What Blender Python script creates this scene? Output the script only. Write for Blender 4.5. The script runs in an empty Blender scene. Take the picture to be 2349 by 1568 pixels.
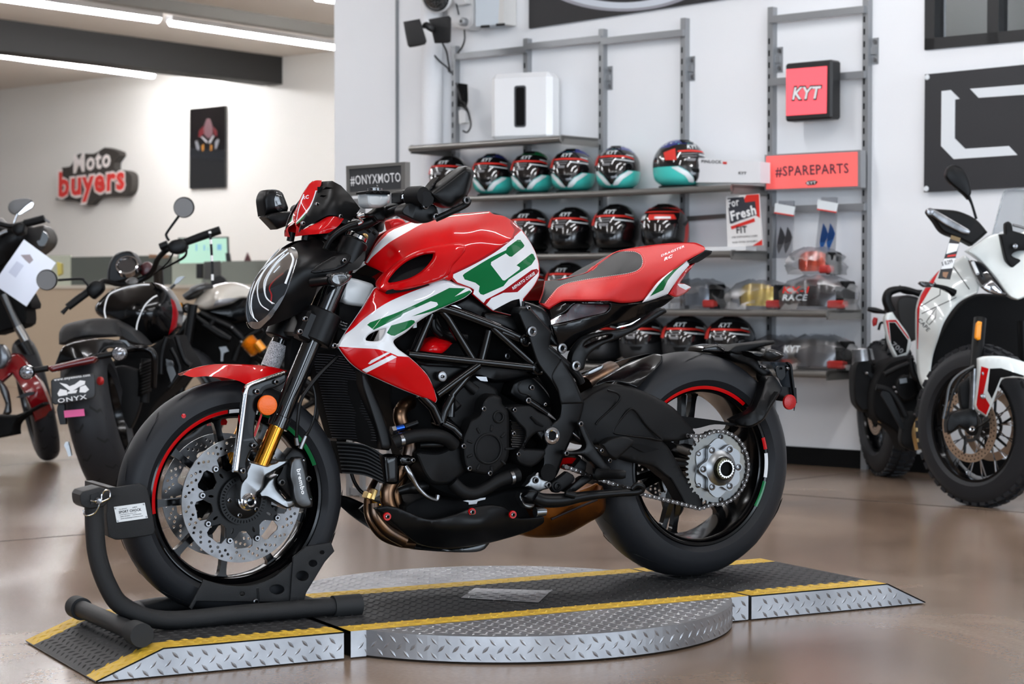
import bpy, math, random
import numpy as np
from mathutils import Vector, Matrix
from mathutils.geometry import delaunay_2d_cdt
random.seed(7)
PI=math.pi
SC=bpy.context.scene
# ---------------- camera, world, light, exposure ----------------
W,H,FOC=2349,1568,4567.0
YAW,PIT=math.radians(-28.5975),math.radians(-1.4256)
CAM=np.array([-1.8104,-4.8301,0.891])
FW=np.array([-math.sin(YAW)*math.cos(PIT),math.cos(YAW)*math.cos(PIT),math.sin(PIT)])
RT=np.array([math.cos(YAW),math.sin(YAW),0.0]); UP=np.cross(RT,FW)
cd=bpy.data.cameras.new('camera'); cam=bpy.data.objects.new('camera',cd); SC.collection.objects.link(cam)
cd.sensor_width=36; cd.lens=36*FOC/W; cd.clip_end=200
cam.matrix_world=Matrix(((RT[0],UP[0],-FW[0],CAM[0]),(RT[1],UP[1],-FW[1],CAM[1]),(RT[2],UP[2],-FW[2],CAM[2]),(0,0,0,1)))
cd.dof.use_dof=True; cd.dof.focus_distance=5.25; cd.dof.aperture_fstop=6.3
SC.camera=cam
SC.view_settings.view_transform='Standard'; SC.view_settings.look='None'; SC.view_settings.gamma=1; SC.view_settings.use_curve_mapping=False
SC.view_settings.exposure=0.47
wd=bpy.data.worlds.new('world'); SC.world=wd; wd.use_nodes=True
wd.node_tree.nodes['Background'].inputs[0].default_value=(.80,.88,1,1); wd.node_tree.nodes['Background'].inputs[1].default_value=.22
def area(name,loc,aim,sx,sy,power,col):
    l=bpy.data.lights.new(name,'AREA'); l.shape='RECTANGLE'; l.size=sx; l.size_y=sy; l.energy=power; l.color=col
    o=bpy.data.objects.new(name,l); SC.collection.objects.link(o); o.location=loc
    o.rotation_euler=(Vector(aim)-Vector(loc)).to_track_quat('-Z','Y').to_euler(); return o
# daylight through the storefront glazing behind the camera and to its right
area('storefront_daylight',(-9,-13,2.2),(1,2,1.2),14,3.6,850,(.74,.86,1))
area('side_window_daylight',(5.5,-12,2.2),(2.5,4,1.2),9,3.6,520,(.74,.86,1))
# ---------------- pixel rays ----------------
def ray(u,v): return FW+RT*((u-W/2)/FOC)-UP*((v-H/2)/FOC)
def B(u,v,y):
    r=ray(u,v); return CAM+r*((y-CAM[1])/r[1])
def Zp(u,v,z):
    r=ray(u,v); return CAM+r*((z-CAM[2])/r[2])
def D(u,v,d): return CAM+ray(u,v)*d
def FD(base): return lambda u,v,y: D(u,v,base+y)
def pix(p):
    d=np.array(p)-CAM; z=d@FW; return (W/2+FOC*(d@RT)/z, H/2-FOC*(d@UP)/z)
CR={'c1':(200,780,1.9894),'c2':(540,380,3.9207),'c3':(760,460,3.267),'c4':(1180,540,3.409),'c5':(680,780,3.0742),'c6':(1160,880,3.3357),
'c7':(0,400,2.0109),'c8':(1900,360,1.8664),'c9':(380,940,4.1263),'ca':(560,560,6.5333),'cb':(1180,1020,7.1267),'cc':(0,780,3.2667),
'cd':(0,420,3.9212),'ce':(330,500,4.3568),'cf':(1560,560,4.6114),'cg':(170,1080,3.9212),'cr':(760,0,3.2672),'cs':(1350,0,3.2671),'ct':(1180,420,2.8646),'cw':(1950,0,3.4)}
def K(c,pts):
    x,y,s=CR[c]; return [(x+p[0]/s,y+p[1]/s)+tuple(p[2:]) for p in pts]
# ---------------- materials ----------------
def lin(c): return c/12.92 if c<=.04045 else ((c+.055)/1.055)**2.4
def col(r,g,b): return (lin(r/255),lin(g/255),lin(b/255),1)
MATS={}
def mat(name,rgb,rough=.5,metal=0,coat=0,emit=0,alpha=1,trans=0,spec=.5,noise=None,bump=0,bscale=60):
    if name in MATS: return MATS[name]
    m=bpy.data.materials.new(name); m.use_nodes=True; nt=m.node_tree; b=nt.nodes['Principled BSDF']
    b.inputs['Base Color'].default_value=col(*rgb); b.inputs['Roughness'].default_value=rough; b.inputs['Metallic'].default_value=metal
    b.inputs['Coat Weight'].default_value=coat; b.inputs['Coat Roughness'].default_value=.03; b.inputs['Specular IOR Level'].default_value=spec
    b.inputs['Transmission Weight'].default_value=trans; b.inputs['Alpha'].default_value=alpha
    if emit: b.inputs['Emission Color'].default_value=col(*rgb); b.inputs['Emission Strength'].default_value=emit
    if noise or bump:
        tc=nt.nodes.new('ShaderNodeTexCoord'); n=nt.nodes.new('ShaderNodeTexNoise'); n.inputs['Scale'].default_value=bscale; n.inputs['Detail'].default_value=4
        nt.links.new(tc.outputs['Object'],n.inputs['Vector'])
        if noise:
            r=nt.nodes.new('ShaderNodeValToRGB'); r.color_ramp.elements[0].color=col(*rgb); r.color_ramp.elements[1].color=col(*noise)
            r.color_ramp.elements[0].position=.35; r.color_ramp.elements[1].position=.7
            nt.links.new(n.outputs['Fac'],r.inputs['Fac']); nt.links.new(r.outputs['Color'],b.inputs['Base Color'])
        if bump:
            bp=nt.nodes.new('ShaderNodeBump'); bp.inputs['Strength'].default_value=bump; bp.inputs['Distance'].default_value=.002
            nt.links.new(n.outputs['Fac'],bp.inputs['Height']); nt.links.new(bp.outputs['Normal'],b.inputs['Normal'])
    MATS[name]=m; return m
RED=mat('red_paint',(188,2,8),.45,0,.5,spec=.06); WHT=mat('pearl_white',(218,219,221),.4,0,.5,spec=.2); GRN=mat('green_paint',(2,98,50),.45,0,.5,spec=.06)
DRED=mat('dark_red',(140,2,14),.45,0,.5,spec=.06)
BLK=mat('satin_black',(8,8,9),.38,spec=.2); MBK=mat('matte_black',(11,11,12),.55,spec=.2,bump=.15,bscale=900); GBK=mat('gloss_black',(3,3,4),.16,0,.1,spec=.3)
DRK=mat('deep_black',(4,4,5),.8,spec=.2); TYR=mat('tyre_rubber',(31,32,35),.5,spec=.28,bump=.12,bscale=500); GRV=mat('tyre_groove',(2,2,2),.8)
STL=mat('brushed_steel',(150,150,152),.28,1,noise=(115,115,116),bscale=25); CHR=mat('chrome',(190,192,196),.08,1); ALU=mat('cast_aluminium',(140,142,144),.36,1)
GALU=mat('grey_aluminium',(88,89,90),.4,1); GLD=mat('gold_anodised',(205,140,50),.16,1); LEA=mat('red_leather',(196,26,26),.5,bump=.25,bscale=1500)
BLEA=mat('black_leather',(16,16,17),.55,bump=.25,bscale=1500); CARB=mat('carbon',(6,6,7),.22,0,.15,spec=.15,noise=(15,15,17),bscale=300)
COP=mat('heat_tinted_steel',(120,88,62),.3,1,noise=(84,74,68),bscale=14); CAN=mat('burnt_gold_steel',(140,84,34),.42,1,noise=(96,58,32),bscale=9)
AMB=mat('amber_plastic',(235,100,4),.35,0,.1,bump=.5,bscale=350); RRF=mat('red_reflector',(165,3,3),.35,0,.1,bump=.5,bscale=350)
PLST=mat('milky_plastic',(205,210,212),.35,spec=.5); TXW=mat('white_print',(236,236,236),.5); TXB=mat('black_print',(20,20,22),.5)
SMK=mat('smoked_lens',(34,35,36),.1,.3,.6,noise=(90,90,90),bscale=120); REDGL=mat('red_lens',(170,10,18),.1,0,1)
def glassm(name,rgb,mix=.25,rough=.02,k=.55):
    m=bpy.data.materials.new(name); m.use_nodes=True; nt=m.node_tree; nt.nodes.clear()
    o=nt.nodes.new('ShaderNodeOutputMaterial'); g=nt.nodes.new('ShaderNodeBsdfGlossy'); t=nt.nodes.new('ShaderNodeBsdfTransparent'); x=nt.nodes.new('ShaderNodeMixShader')
    f=nt.nodes.new('ShaderNodeFresnel'); f.inputs[0].default_value=1.5; a=nt.nodes.new('ShaderNodeMath'); a.operation='ADD'; a.inputs[1].default_value=mix; hf=nt.nodes.new('ShaderNodeMath'); hf.operation='MULTIPLY'; hf.inputs[1].default_value=k; nt.links.new(f.outputs[0],hf.inputs[0])
    g.inputs['Roughness'].default_value=rough; t.inputs[0].default_value=col(*rgb)
    nt.links.new(hf.outputs[0],a.inputs[0]); nt.links.new(a.outputs[0],x.inputs[0]); nt.links.new(t.outputs[0],x.inputs[1]); nt.links.new(g.outputs[0],x.inputs[2]); nt.links.new(x.outputs[0],o.inputs[0])
    MATS[name]=m; return m
CLR=glassm('clear_lens',(235,238,240),.03)
# ---------------- object helpers ----------------
INV={}
def tag(o,label=None,cat=None,group=None,kind=None):
    if label:o['label']=label
    if cat:o['category']=cat
    if group:o['group']=group
    if kind:o['kind']=kind
    return o
def thing(name,label,cat,loc=(0,0,0),group=None):
    o=bpy.data.objects.new(name,None); o.empty_display_size=.05; SC.collection.objects.link(o); o.location=[float(c) for c in loc]
    return tag(o,label,cat,group)
def mk(name,V,Fc,mats,fm=None,parent=None,ang=35,smooth=True,label=None):
    me=bpy.data.meshes.new(name)
    me.from_pydata([tuple(map(float,v)) for v in V],[],[tuple(f) for f in Fc])
    if not isinstance(mats,(list,tuple)): mats=[mats]
    for m in mats: me.materials.append(m)
    if fm is not None: me.polygons.foreach_set('material_index',np.array(fm,dtype=np.int32))
    if smooth:
        me.polygons.foreach_set('use_smooth',[True]*len(me.polygons))
        me.set_sharp_from_angle(angle=math.radians(ang))
    me.validate(); me.update()
    o=bpy.data.objects.new(name,me); SC.collection.objects.link(o)
    if parent is not None:
        o.parent=parent
        if parent.type=='EMPTY' and not parent.get('_local'): o.matrix_parent_inverse=Matrix.Translation(-parent.location)
    if label:o['label']=label
    return o
class Acc:
    def __init__(s): s.V=[];s.F=[];s.M=[]
    def add(s,V,F,m=0):
        b=len(s.V); s.V.extend([tuple(map(float,v)) for v in V]); s.F.extend([tuple(i+b for i in f) for f in F]); s.M.extend([m]*len(F) if isinstance(m,int) else m)
        return s
    def build(s,name,mats,parent=None,**k): return mk(name,s.V,s.F,mats,s.M,parent,**k)
def cr(pts,closed=True,step=6.,dim=2,auto=0):
    """Catmull-Rom through points; a 3rd value (dim=2) marks a corner"""
    n=len(pts); P=[np.array(p[:dim],float) for p in pts]; C=[len(p)>dim for p in pts]; out=[]
    if auto and closed:
        for i in range(n):
            a=P[i]-P[i-1]; b=P[(i+1)%n]-P[i]; c=(a@b)/(np.linalg.norm(a)*np.linalg.norm(b)+1e-9)
            if c<math.cos(math.radians(auto)): C[i]=True
    rng=range(n) if closed else range(n-1)
    for i in rng:
        a,b=P[i],P[(i+1)%n]
        p0=a if C[i] or (not closed and i==0) else P[i-1]
        p3=b if C[(i+1)%n] or (not closed and i==n-2) else P[(i+2)%n]
        L=np.linalg.norm(b-a); k=max(1,int(math.ceil(L/step)))
        t0=(b-p0)*.5*min(1,2*L/(np.linalg.norm(b-p0)+1e-9)) if p0 is not a else (b-a)*.5
        t1=(p3-a)*.5*min(1,2*L/(np.linalg.norm(p3-a)+1e-9)) if p3 is not b else (b-a)*.5
        for j in range(k):
            t=j/k; out.append((2*t**3-3*t*t+1)*a+(t**3-2*t*t+t)*t0+(-2*t**3+3*t*t)*b+(t**3-t*t)*t1)
    if not closed: out.append(P[-1])
    return out
def sp(pts,closed=True): # all corners
    return [tuple(p[:2])+(1,) for p in pts]
def inside(P,poly):
    P=np.asarray(P,float); poly=np.asarray(poly,float); r=np.zeros(len(P),bool); x,y=P[:,0],P[:,1]; n=len(poly)
    for i in range(n):
        x1,y1=poly[i];x2,y2=poly[(i+1)%n]
        if y1==y2: continue
        c=((y1>y)!=(y2>y))&(x<(x2-x1)*(y-y1)/(y2-y1)+x1); r^=c
    return r
def bdist(P,loops):
    P=np.asarray(P,float); d=np.full(len(P),1e9)
    for L in loops:
        L=np.asarray(L,float); A=L; Bq=np.roll(L,-1,0)
        for a,b in zip(A,Bq):
            ab=b-a; t=np.clip(((P-a)@ab)/max(ab@ab,1e-9),0,1); d=np.minimum(d,np.hypot(*(P-(a+t[:,None]*ab)).T))
    return d
def tri(loops,inner=(),extra=()):
    V=[];E=[]
    for L in list(loops)+list(extra):
        b=len(V); n=len(L); V+= [Vector((float(p[0]),float(p[1]))) for p in L]; E+=[(b+i,b+(i+1)%n) for i in range(n)]
    V+=[Vector((float(p[0]),float(p[1]))) for p in inner]
    r=delaunay_2d_cdt(V,E,[],0,1e-5)
    v=np.array([tuple(p) for p in r[0]]); f=np.array([tuple(t) for t in r[2] if len(t)==3])
    c=v[f].mean(1); m=inside(c,loops[0])
    for L in loops[1:]: m&=~inside(c,L)
    f=f[m]
    # orientation: make ccw in (u,v)
    a,b,c=v[f[:,0]],v[f[:,1]],v[f[:,2]]; s=(b[:,0]-a[:,0])*(c[:,1]-a[:,1])-(b[:,1]-a[:,1])*(c[:,0]-a[:,0])
    f[s<0]=f[s<0][:,::-1]
    return v,f
def tps(ctrl):
    P=np.array([c[:2] for c in ctrl],float)/100; z=np.array([c[2] for c in ctrl],float); n=len(P)
    if n<4: m=z.mean(); return lambda Q:np.full(len(Q),m)
    def U(r2): return np.where(r2>0,.5*r2*np.log(r2+1e-12),0)
    d=((P[:,None]-P[None])**2).sum(2); A=np.zeros((n+3,n+3)); A[:n,:n]=U(d)+np.eye(n)*1e-4; A[:n,n]=1;A[:n,n+1:]=P;A[n:,:n]=A[:n,n:].T
    w=np.linalg.lstsq(A,np.r_[z,0,0,0],rcond=None)[0]
    def f(Q):
        Q=np.asarray(Q,float)/100; d=((Q[:,None]-P[None])**2).sum(2); return U(d)@w[:n]+w[n]+Q@w[n+1:]
    return f
def txmesh(s,bold=0,shear=0):
    c=bpy.data.curves.new('t','FONT'); c.body=s; c.size=1; c.offset=bold; c.shear=shear; c.resolution_u=2; c.space_character=1.1
    o=bpy.data.objects.new('t',c); SC.collection.objects.link(o); dg=bpy.context.evaluated_depsgraph_get(); dg.update()
    me=bpy.data.meshes.new_from_object(o.evaluated_get(dg)); V=np.array([tuple(v.co) for v in me.vertices]); F=[tuple(p.vertices) for p in me.polygons]
    bpy.data.objects.remove(o); bpy.data.curves.remove(c); bpy.data.meshes.remove(me)
    if len(V): V[:,0]-=V[:,0].min(); V[:,0]/=V[:,0].max(); V[:,1]/=.73
    return V,F
def txpx(s,p0,p1,h,bold=0,shear=0,up=None):
    V,F=txmesh(s,bold,shear); p0=np.array(p0,float);p1=np.array(p1,float); d=p1-p0
    if up is None: n=np.array([d[1],-d[0]])/np.linalg.norm(d); up=n*h
    return p0+V[:,:1]*d+V[:,1:2]*np.array(up),F
def panel(name,out,ctrl,m,parent,th=.004,roll=(0,8),decals=(),holes=(),mirror=False,step=10,fr=B,ndir=None,fine=None,label=None,ang=35,sm=True):
    """a sheet or block whose near face follows the pixel outline at depth ctrl; th = thickness away from the viewer"""
    bl=[cr(out,True,fine or max(3,step*.6),auto=64)]+[cr(h,True,4) for h in holes]
    P=np.array(bl[0]); mn,mx=P.min(0),P.max(0)
    flat=not isinstance(ctrl,(list,tuple))
    Y0=(lambda Q:np.full(len(Q),ctrl)) if flat else tps(ctrl)
    rd,rw=roll
    def Y(Q):
        y=Y0(Q)
        if rd: y=y+rd*np.clip(1-bdist(Q,bl)/rw,0,1)**2
        return y
    inner=[]
    if not flat:
        g=[(x+(step/2 if j%2 else 0),y) for j,y in enumerate(np.arange(mn[1]+step/2,mx[1],step*.87)) for x in np.arange(mn[0],mx[0],step)]
        if g:
            g=np.array(g); k=inside(g,bl[0]); g=g[k]
            if len(g): g=g[bdist(g,bl)>max(step*.4,(rw if rd else 0)*.9)]; inner+=list(g)
    if rd:
        for L in bl:
            L=np.array(L); t=np.roll(L,-1,0)-np.roll(L,1,0); nn=np.c_[t[:,1],-t[:,0]]/(np.linalg.norm(t,axis=1)[:,None]+1e-9)
            for d in (.25,.55,1.0):
                for sgn in (1,-1):
                    q=L+nn*rw*d*sgn
                    kk=inside(q,bl[0])
                    for Hh in bl[1:]: kk&=~inside(q,Hh)
                    q=q[kk]
                    if len(q):
                        q=q[bdist(q,bl)>rw*d*.85]; inner+=list(q)
        if not flat or 1:
            pass
    dl=[]
    for dc in decals:
        if not isinstance(dc[1],str): dl.append((dc[0],[cr(q,True,max(3,step*.6),auto=14) for q in dc[1:] if not isinstance(q,(int,float))]))
    if mirror:
        Y_raw=Y; Y=lambda Q:np.minimum(Y_raw(Q),-.0006)
    v,f=tri(bl,inner,[q for _,L in dl for q in L])
    y=Y(v); A=Acc(); mats=[m]; fmi=np.zeros(len(f),int); cen=v[f].mean(1)
    for dm,L in dl:
        if dm not in mats: mats.append(dm)
        k=inside(cen,L[0])
        for q in L[1:]: k&=~inside(cen,q)
        fmi[k]=mats.index(dm)
    S=np.array([fr(a[0],a[1],b) for a,b in zip(v,y)])
    if ndir is None: ndir=np.array([0,1,0]) if fr is B else FW
    Bk=S+ndir*th
    n=len(v); A.add(S,[tuple(t) for t in f],[int(q) for q in fmi])
    if th>0:
        A.add(Bk,[tuple(t[::-1]) for t in f])
        e={}
        for t in f:
            for i in range(3):
                a,b=int(t[i]),int(t[(i+1)%3]); e[(a,b)]=1
        rim=[(b,a,a+n,b+n) for (a,b) in e if (b,a) not in e]
        A.F+=rim; A.M+=[0]*len(rim)
    off=.0006
    for dc in decals:
        dm=dc[0]
        if dm not in mats: mats.append(dm)
        mi=mats.index(dm)
        if isinstance(dc[1],str):
            v2,f2=txpx(*dc[1:5],**(dc[5] if len(dc)>5 else {})); 
            yy=Y(v2)-off*2.2
            A.add([fr(a[0],a[1],b) for a,b in zip(v2,yy)],f2,mi)
    if mirror=='far' or (mirror and np.abs(y).min()>.02):
        V1=np.array(A.V)*np.array([1,-1,1]); o2=mk(name,V1,[t[::-1] for t in A.F],mats,list(A.M),parent,ang=ang,smooth=sm,label=label); mirror=False
    if mirror:
        V0=np.array(A.V); b=len(V0); V1=V0*np.array([1,-1,1]); A.V+= [tuple(x) for x in V1]
        A.F+=[tuple(i+b for i in t[::-1]) for t in list(A.F)]; A.M+=list(A.M)
    return mk(name,A.V,A.F,mats,A.M,parent,ang=ang,smooth=sm,label=label)
def frame_of(ax):
    ax=np.array(ax,float); ax/=np.linalg.norm(ax); a=np.array([0,0,1.]) if abs(ax[2])<.9 else np.array([1.,0,0])
    e1=np.cross(a,ax); e1/=np.linalg.norm(e1); e2=np.cross(ax,e1); return ax,e1,e2
def lathe(prof,c,ax,n=40,a0=0,a1=2*PI,e=None,closedprof=False):
    ax_,e1,e2=frame_of(ax)
    if e is not None: e1,e2=np.array(e[0],float),np.array(e[1],float)
    full=abs(a1-a0-2*PI)<1e-6; N=n if full else n+1; V=[];F=[]; m=len(prof)
    for i in range(N):
        a=a0+(a1-a0)*i/n
        for r,h in prof: V.append(np.array(c)+ax_*h+(e1*math.cos(a)+e2*math.sin(a))*r)
    for i in range(n):
        j=(i+1)%N
        for k in range(m if closedprof else m-1):
            q=(k+1)%m; F.append((i*m+k,i*m+q,j*m+q,j*m+k))
    return V,F
def olathe(name,prof,c,ax,m,parent,n=40,**k):
    kk={q:k.pop(q) for q in ('a0','a1','e','closedprof') if q in k}
    V,F=lathe(prof,c,ax,n,**kk); return mk(name,V,F,m,None,parent,**k)
EY=((1,0,0),(0,0,1))
def ylathe(name,prof,c,m,parent,n=48,**k): return olathe(name,prof,c,(0,1,0),m,parent,n,e=EY,**k)
def tubeg(P,R,n=12,cap=True):
    P=[np.array(p,float) for p in P]; 
    if not hasattr(R,'__len__'): R=[R]*len(P)
    T=[P[min(i+1,len(P)-1)]-P[max(i-1,0)] for i in range(len(P))]; T=[t/(np.linalg.norm(t)+1e-12) for t in T]
    _,e1,e2=frame_of(T[0]); V=[];F=[]
    for i,(p,t,r) in enumerate(zip(P,T,R)):
        e1=e1-t*(e1@t); e1/=np.linalg.norm(e1)+1e-12; e2=np.cross(t,e1)
        for k in range(n):
            a=2*PI*k/n; V.append(p+(e1*math.cos(a)+e2*math.sin(a))*r)
    for i in range(len(P)-1):
        for k in range(n):
            q=(k+1)%n; F.append((i*n+k,i*n+q,(i+1)*n+q,(i+1)*n+k))
    if cap: F.append(tuple(range(n))[::-1]); F.append(tuple(range((len(P)-1)*n,len(P)*n)))
    return V,F
def smooth3(P,k=6):
    q=cr([tuple(p) for p in P],False,1e9,dim=len(P[0])) if 0 else None
    P=[np.array(p,float) for p in P]; out=[]
    for i in range(len(P)-1):
        p0=P[max(i-1,0)];p1=P[i];p2=P[i+1];p3=P[min(i+2,len(P)-1)]
        for j in range(k):
            t=j/k; out.append(.5*((2*p1)+(p2-p0)*t+(2*p0-5*p1+4*p2-p3)*t*t+(3*p1-p0-3*p2+p3)*t**3))
    out.append(P[-1]); return out
def tube(name,pts,m,parent,n=12,fr=B,k=6,label=None,sm=True,mirror=False):
    """pts: (u,v,y,r)"""
    Q=[tuple(fr(p[0],p[1],p[2]))+(p[3],) for p in pts]
    if sm and len(Q)>2: Q=smooth3(Q,k)
    Q=[np.array(q) for q in Q]; A=Acc(); A.add(*tubeg([q[:3] for q in Q],[q[3] for q in Q],n))
    if mirror:
        if min(abs(p[2]) for p in pts)<.045: A.add([np.array(v)*[1,-1,1] for v in A.V],[f[::-1] for f in A.F])
        else: mk(name,[np.array(v)*[1,-1,1] for v in A.V],[f[::-1] for f in A.F],m,None,parent,ang=50,label=label)
    return A.build(name,m,parent,ang=50,label=label)
def boxg(c,ex,ey,ez,sx,sy,sz,bev=0):
    c,ex,ey,ez=[np.array(q,float) for q in (c,ex,ey,ez)]
    if not bev:
        V=[c+ex*sx*i/2+ey*sy*j/2+ez*sz*k/2 for i in(-1,1) for j in(-1,1) for k in(-1,1)]
        return V,[(0,1,3,2),(4,6,7,5),(0,4,5,1),(2,3,7,6),(0,2,6,4),(1,5,7,3)]
    V=[];F=[];b=bev
    for i in(-1,1):
        for j in(-1,1):
            for k in(-1,1):
                V+=[c+ex*i*(sx/2)+ey*j*(sy/2-b)+ez*k*(sz/2-b),c+ex*i*(sx/2-b)+ey*j*(sy/2)+ez*k*(sz/2-b),c+ex*i*(sx/2-b)+ey*j*(sy/2-b)+ez*k*(sz/2)]
    I=lambda i,j,k:((i>0)*4+(j>0)*2+(k>0))*3
    for s in(-1,1):
        for ax in range(3):
            o=[(-1,-1),(1,-1),(1,1),(-1,1)]; q=[]
            for a,bb in o:
                t=[0,0,0]; t[ax]=s; t[(ax+1)%3]=a; t[(ax+2)%3]=bb; q.append(I(*t)+ax)
            F.append(tuple(q if s>0 else q[::-1]))
    for ax in range(3):
        a1,a2=(ax+1)%3,(ax+2)%3
        for s1 in(-1,1):
            for s2 in(-1,1):
                t=[0,0,0];t[a1]=s1;t[a2]=s2;t[ax]=-1;p=I(*t);t[ax]=1;q=I(*t)
                fc=(p+a1,q+a1,q+a2,p+a2); F.append(fc if s1*s2>0 else fc[::-1])
    for i in(-1,1):
        for j in(-1,1):
            for k in(-1,1):
                p=I(i,j,k); F.append((p,p+1,p+2) if i*j*k>0 else (p,p+2,p+1))
    return V,F
def bolt(u,v,y,r,parent,m=None,fr=B,ax=(0,1,0),name='bolt',hex_=0,label=None):
    c=fr(u,v,y); p=[(0,.004),(r*.42,.004),(r*.42,-.002*0-.001),(r*.6,-.0035),(r*.92,-.0025),(r,0),(r,.006)]
    A=Acc(); A.add(*lathe(p,c,ax,14)); fm=[1 if i%6==0 else 0 for i in range(len(A.F))]
    return mk(name,A.V,A.F,[m or STL,DRK],fm,parent,label=label)
def plate(name,loops,y0,y1,m,parent,c=(0,0),bev=0,**k):
    """flat plate in the xz plane; loops in metres around c; y0 near face, y1 far"""
    v,f=tri(loops); n=len(v); V=[(c[0]+p[0],y0,c[1]+p[1]) for p in v]+[(c[0]+p[0],y1,c[1]+p[1]) for p in v]
    F=[tuple(t) for t in f]+[tuple(i+n for i in t[::-1]) for t in f]; e={}
    for t in f:
        for i in range(3): e[(int(t[i]),int(t[(i+1)%3]))]=1
    F+=[(b,a,a+n,b+n) for (a,b) in e if (b,a) not in e]
    return mk(name,V,F,m,None,parent,ang=30,**k)
def circ(r,n=32,cx=0,cy=0,a0=0): return [(cx+r*math.cos(a0+2*PI*i/n),cy+r*math.sin(a0+2*PI*i/n)) for i in range(n)]
# ================= room =================
TH=math.radians(20.0)
WR=np.array([math.sin(TH),-math.cos(TH),0]); WN=np.array([math.cos(TH),math.sin(TH),0]); EZ=np.array([0,0,1.])
# WR runs along the shelf wall to the right, WN points away through it
_p=Zp(1887,1068,0); DW=_p@WN
_q=D(476,338,21.9); DF=_q@WN
CEIL=float((lambda r:(CAM+r*((DF-CAM@WN)/(r@WN)))[2])(ray(350,165)))
def WL(u,v,off=0,d=None):
    r=ray(u,v); dd=(DW if d is None else d)-off; return CAM+r*((dd-CAM@WN)/(r@WN))
def WB(name,s0,s1,z0,z1,o0,o1,m,parent=None,bev=0,d=None,label=None):
    d=DW if d is None else d
    c=WR*((s0+s1)/2)+WN*(d-(o0+o1)/2)+EZ*((z0+z1)/2)
    V,F=boxg(c,WR,WN,EZ,abs(s1-s0),abs(o1-o0),abs(z1-z0),bev); return mk(name,V,F,m,None,parent,label=label)
def sW(u,v=600,off=0,d=None): return float(WL(u,v,off,d)@WR)
def zW(u,v,off=0,d=None): return float(WL(u,v,off,d)[2])
def FWL(d=None): return lambda u,v,y: WL(u,v,-y,d)   # y grows away from the viewer
# floor
fm=bpy.data.materials.new('polished_concrete'); fm.use_nodes=True; nt=fm.node_tree; b=nt.nodes['Principled BSDF']
tc=nt.nodes.new('ShaderNodeTexCoord'); n1=nt.nodes.new('ShaderNodeTexNoise'); n1.inputs['Scale'].default_value=.9; n1.inputs['Detail'].default_value=7; n1.inputs['Roughness'].default_value=.55; n1.inputs['Distortion'].default_value=.6
n2=nt.nodes.new('ShaderNodeTexNoise'); n2.inputs['Scale'].default_value=90; n2.inputs['Detail'].default_value=3
rp=nt.nodes.new('ShaderNodeValToRGB'); e=rp.color_ramp.elements; e[0].position=.3; e[0].color=col(112,92,76); e[1].position=.72; e[1].color=col(168,147,129); x=rp.color_ramp.elements.new(.5); x.color=col(138,116,98)
mx=nt.nodes.new('ShaderNodeMix'); mx.data_type='RGBA'; mx.blend_type='MULTIPLY'; mx.inputs[0].default_value=.35
nt.links.new(tc.outputs['Object'],n1.inputs['Vector']); nt.links.new(tc.outputs['Object'],n2.inputs['Vector']); nt.links.new(n1.outputs['Fac'],rp.inputs['Fac'])
nt.links.new(rp.outputs['Color'],mx.inputs[6]); nt.links.new(n2.outputs['Fac'],mx.inputs[7]); nt.links.new(mx.outputs[2],b.inputs['Base Color'])
r2=nt.nodes.new('ShaderNodeMapRange'); r2.inputs['To Min'].default_value=.15; r2.inputs['To Max'].default_value=.32; nt.links.new(n1.outputs['Fac'],r2.inputs['Value']); nt.links.new(r2.outputs[0],b.inputs['Roughness'])
b.inputs['Specular IOR Level'].default_value=.75
bp=nt.nodes.new('ShaderNodeBump'); bp.inputs['Strength'].default_value=.008; bp.inputs['Distance'].default_value=.01; nt.links.new(n1.outputs['Fac'],bp.inputs['Height']); nt.links.new(bp.outputs['Normal'],b.inputs['Normal'])
A=Acc(); A.add([(-30,-9,0),(30,-9,0),(30,30,0),(-30,30,0),(-30,-9,-.1),(30,-9,-.1),(30,30,-.1),(-30,30,-.1)],[(0,1,2,3),(7,6,5,4),(0,4,5,1),(1,5,6,2),(2,6,7,3),(3,7,4,0)])
JNT=mat('joint_filler',(52,46,42),.6)
def joint(u0,v0,u1,v1,w=.012,ext=0):
    a,c=Zp(u0,v0,0),Zp(u1,v1,0); d=(c-a)/np.linalg.norm(c-a); a=a-d*ext; c=c+d*ext; nn=np.array([-d[1],d[0],0])*w/2
    A.add([a-nn+EZ*.0006,c-nn+EZ*.0006,c+nn+EZ*.0006,a+nn+EZ*.0006],[(0,1,2,3)],1)
joint(1800,1133,2349,1175,.014,1.5); joint(0,1241,230,1222,.014,1); joint(1805,1101,1990,1080,.01)
joint(0,1068,110,1058,.014,.4)
A.build('floor',[fm,JNT],smooth=False)['kind']='structure'
WALL=mat('white_wall_paint',(238,239,241),.7,bump=.05,bscale=200); WALL2=mat('warm_wall_paint',(226,223,217),.75)
def struct(o): o['kind']='structure'; return o
sL=sW(768); sR=sW(2349)+3
# shelf wall, with an opening for the high window
s1=sW(2123.5,60); s2=sR-.3; z1=zW(2123.5,115); z2=CEIL-.12
A=Acc()
def seg(s0,s1_,z0,z1_): A.add(*boxg(WR*((s0+s1_)/2)+WN*(DW+.1)+EZ*((z0+z1_)/2),WR,WN,EZ,s1_-s0,.2,z1_-z0))
seg(sL,s1,0,CEIL+.6); seg(s1,s2,0,z1); seg(s2,sR,0,CEIL+.6); seg(s1,s2,z2,CEIL+.6)
struct(A.build('wall_right',WALL,smooth=False))
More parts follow.
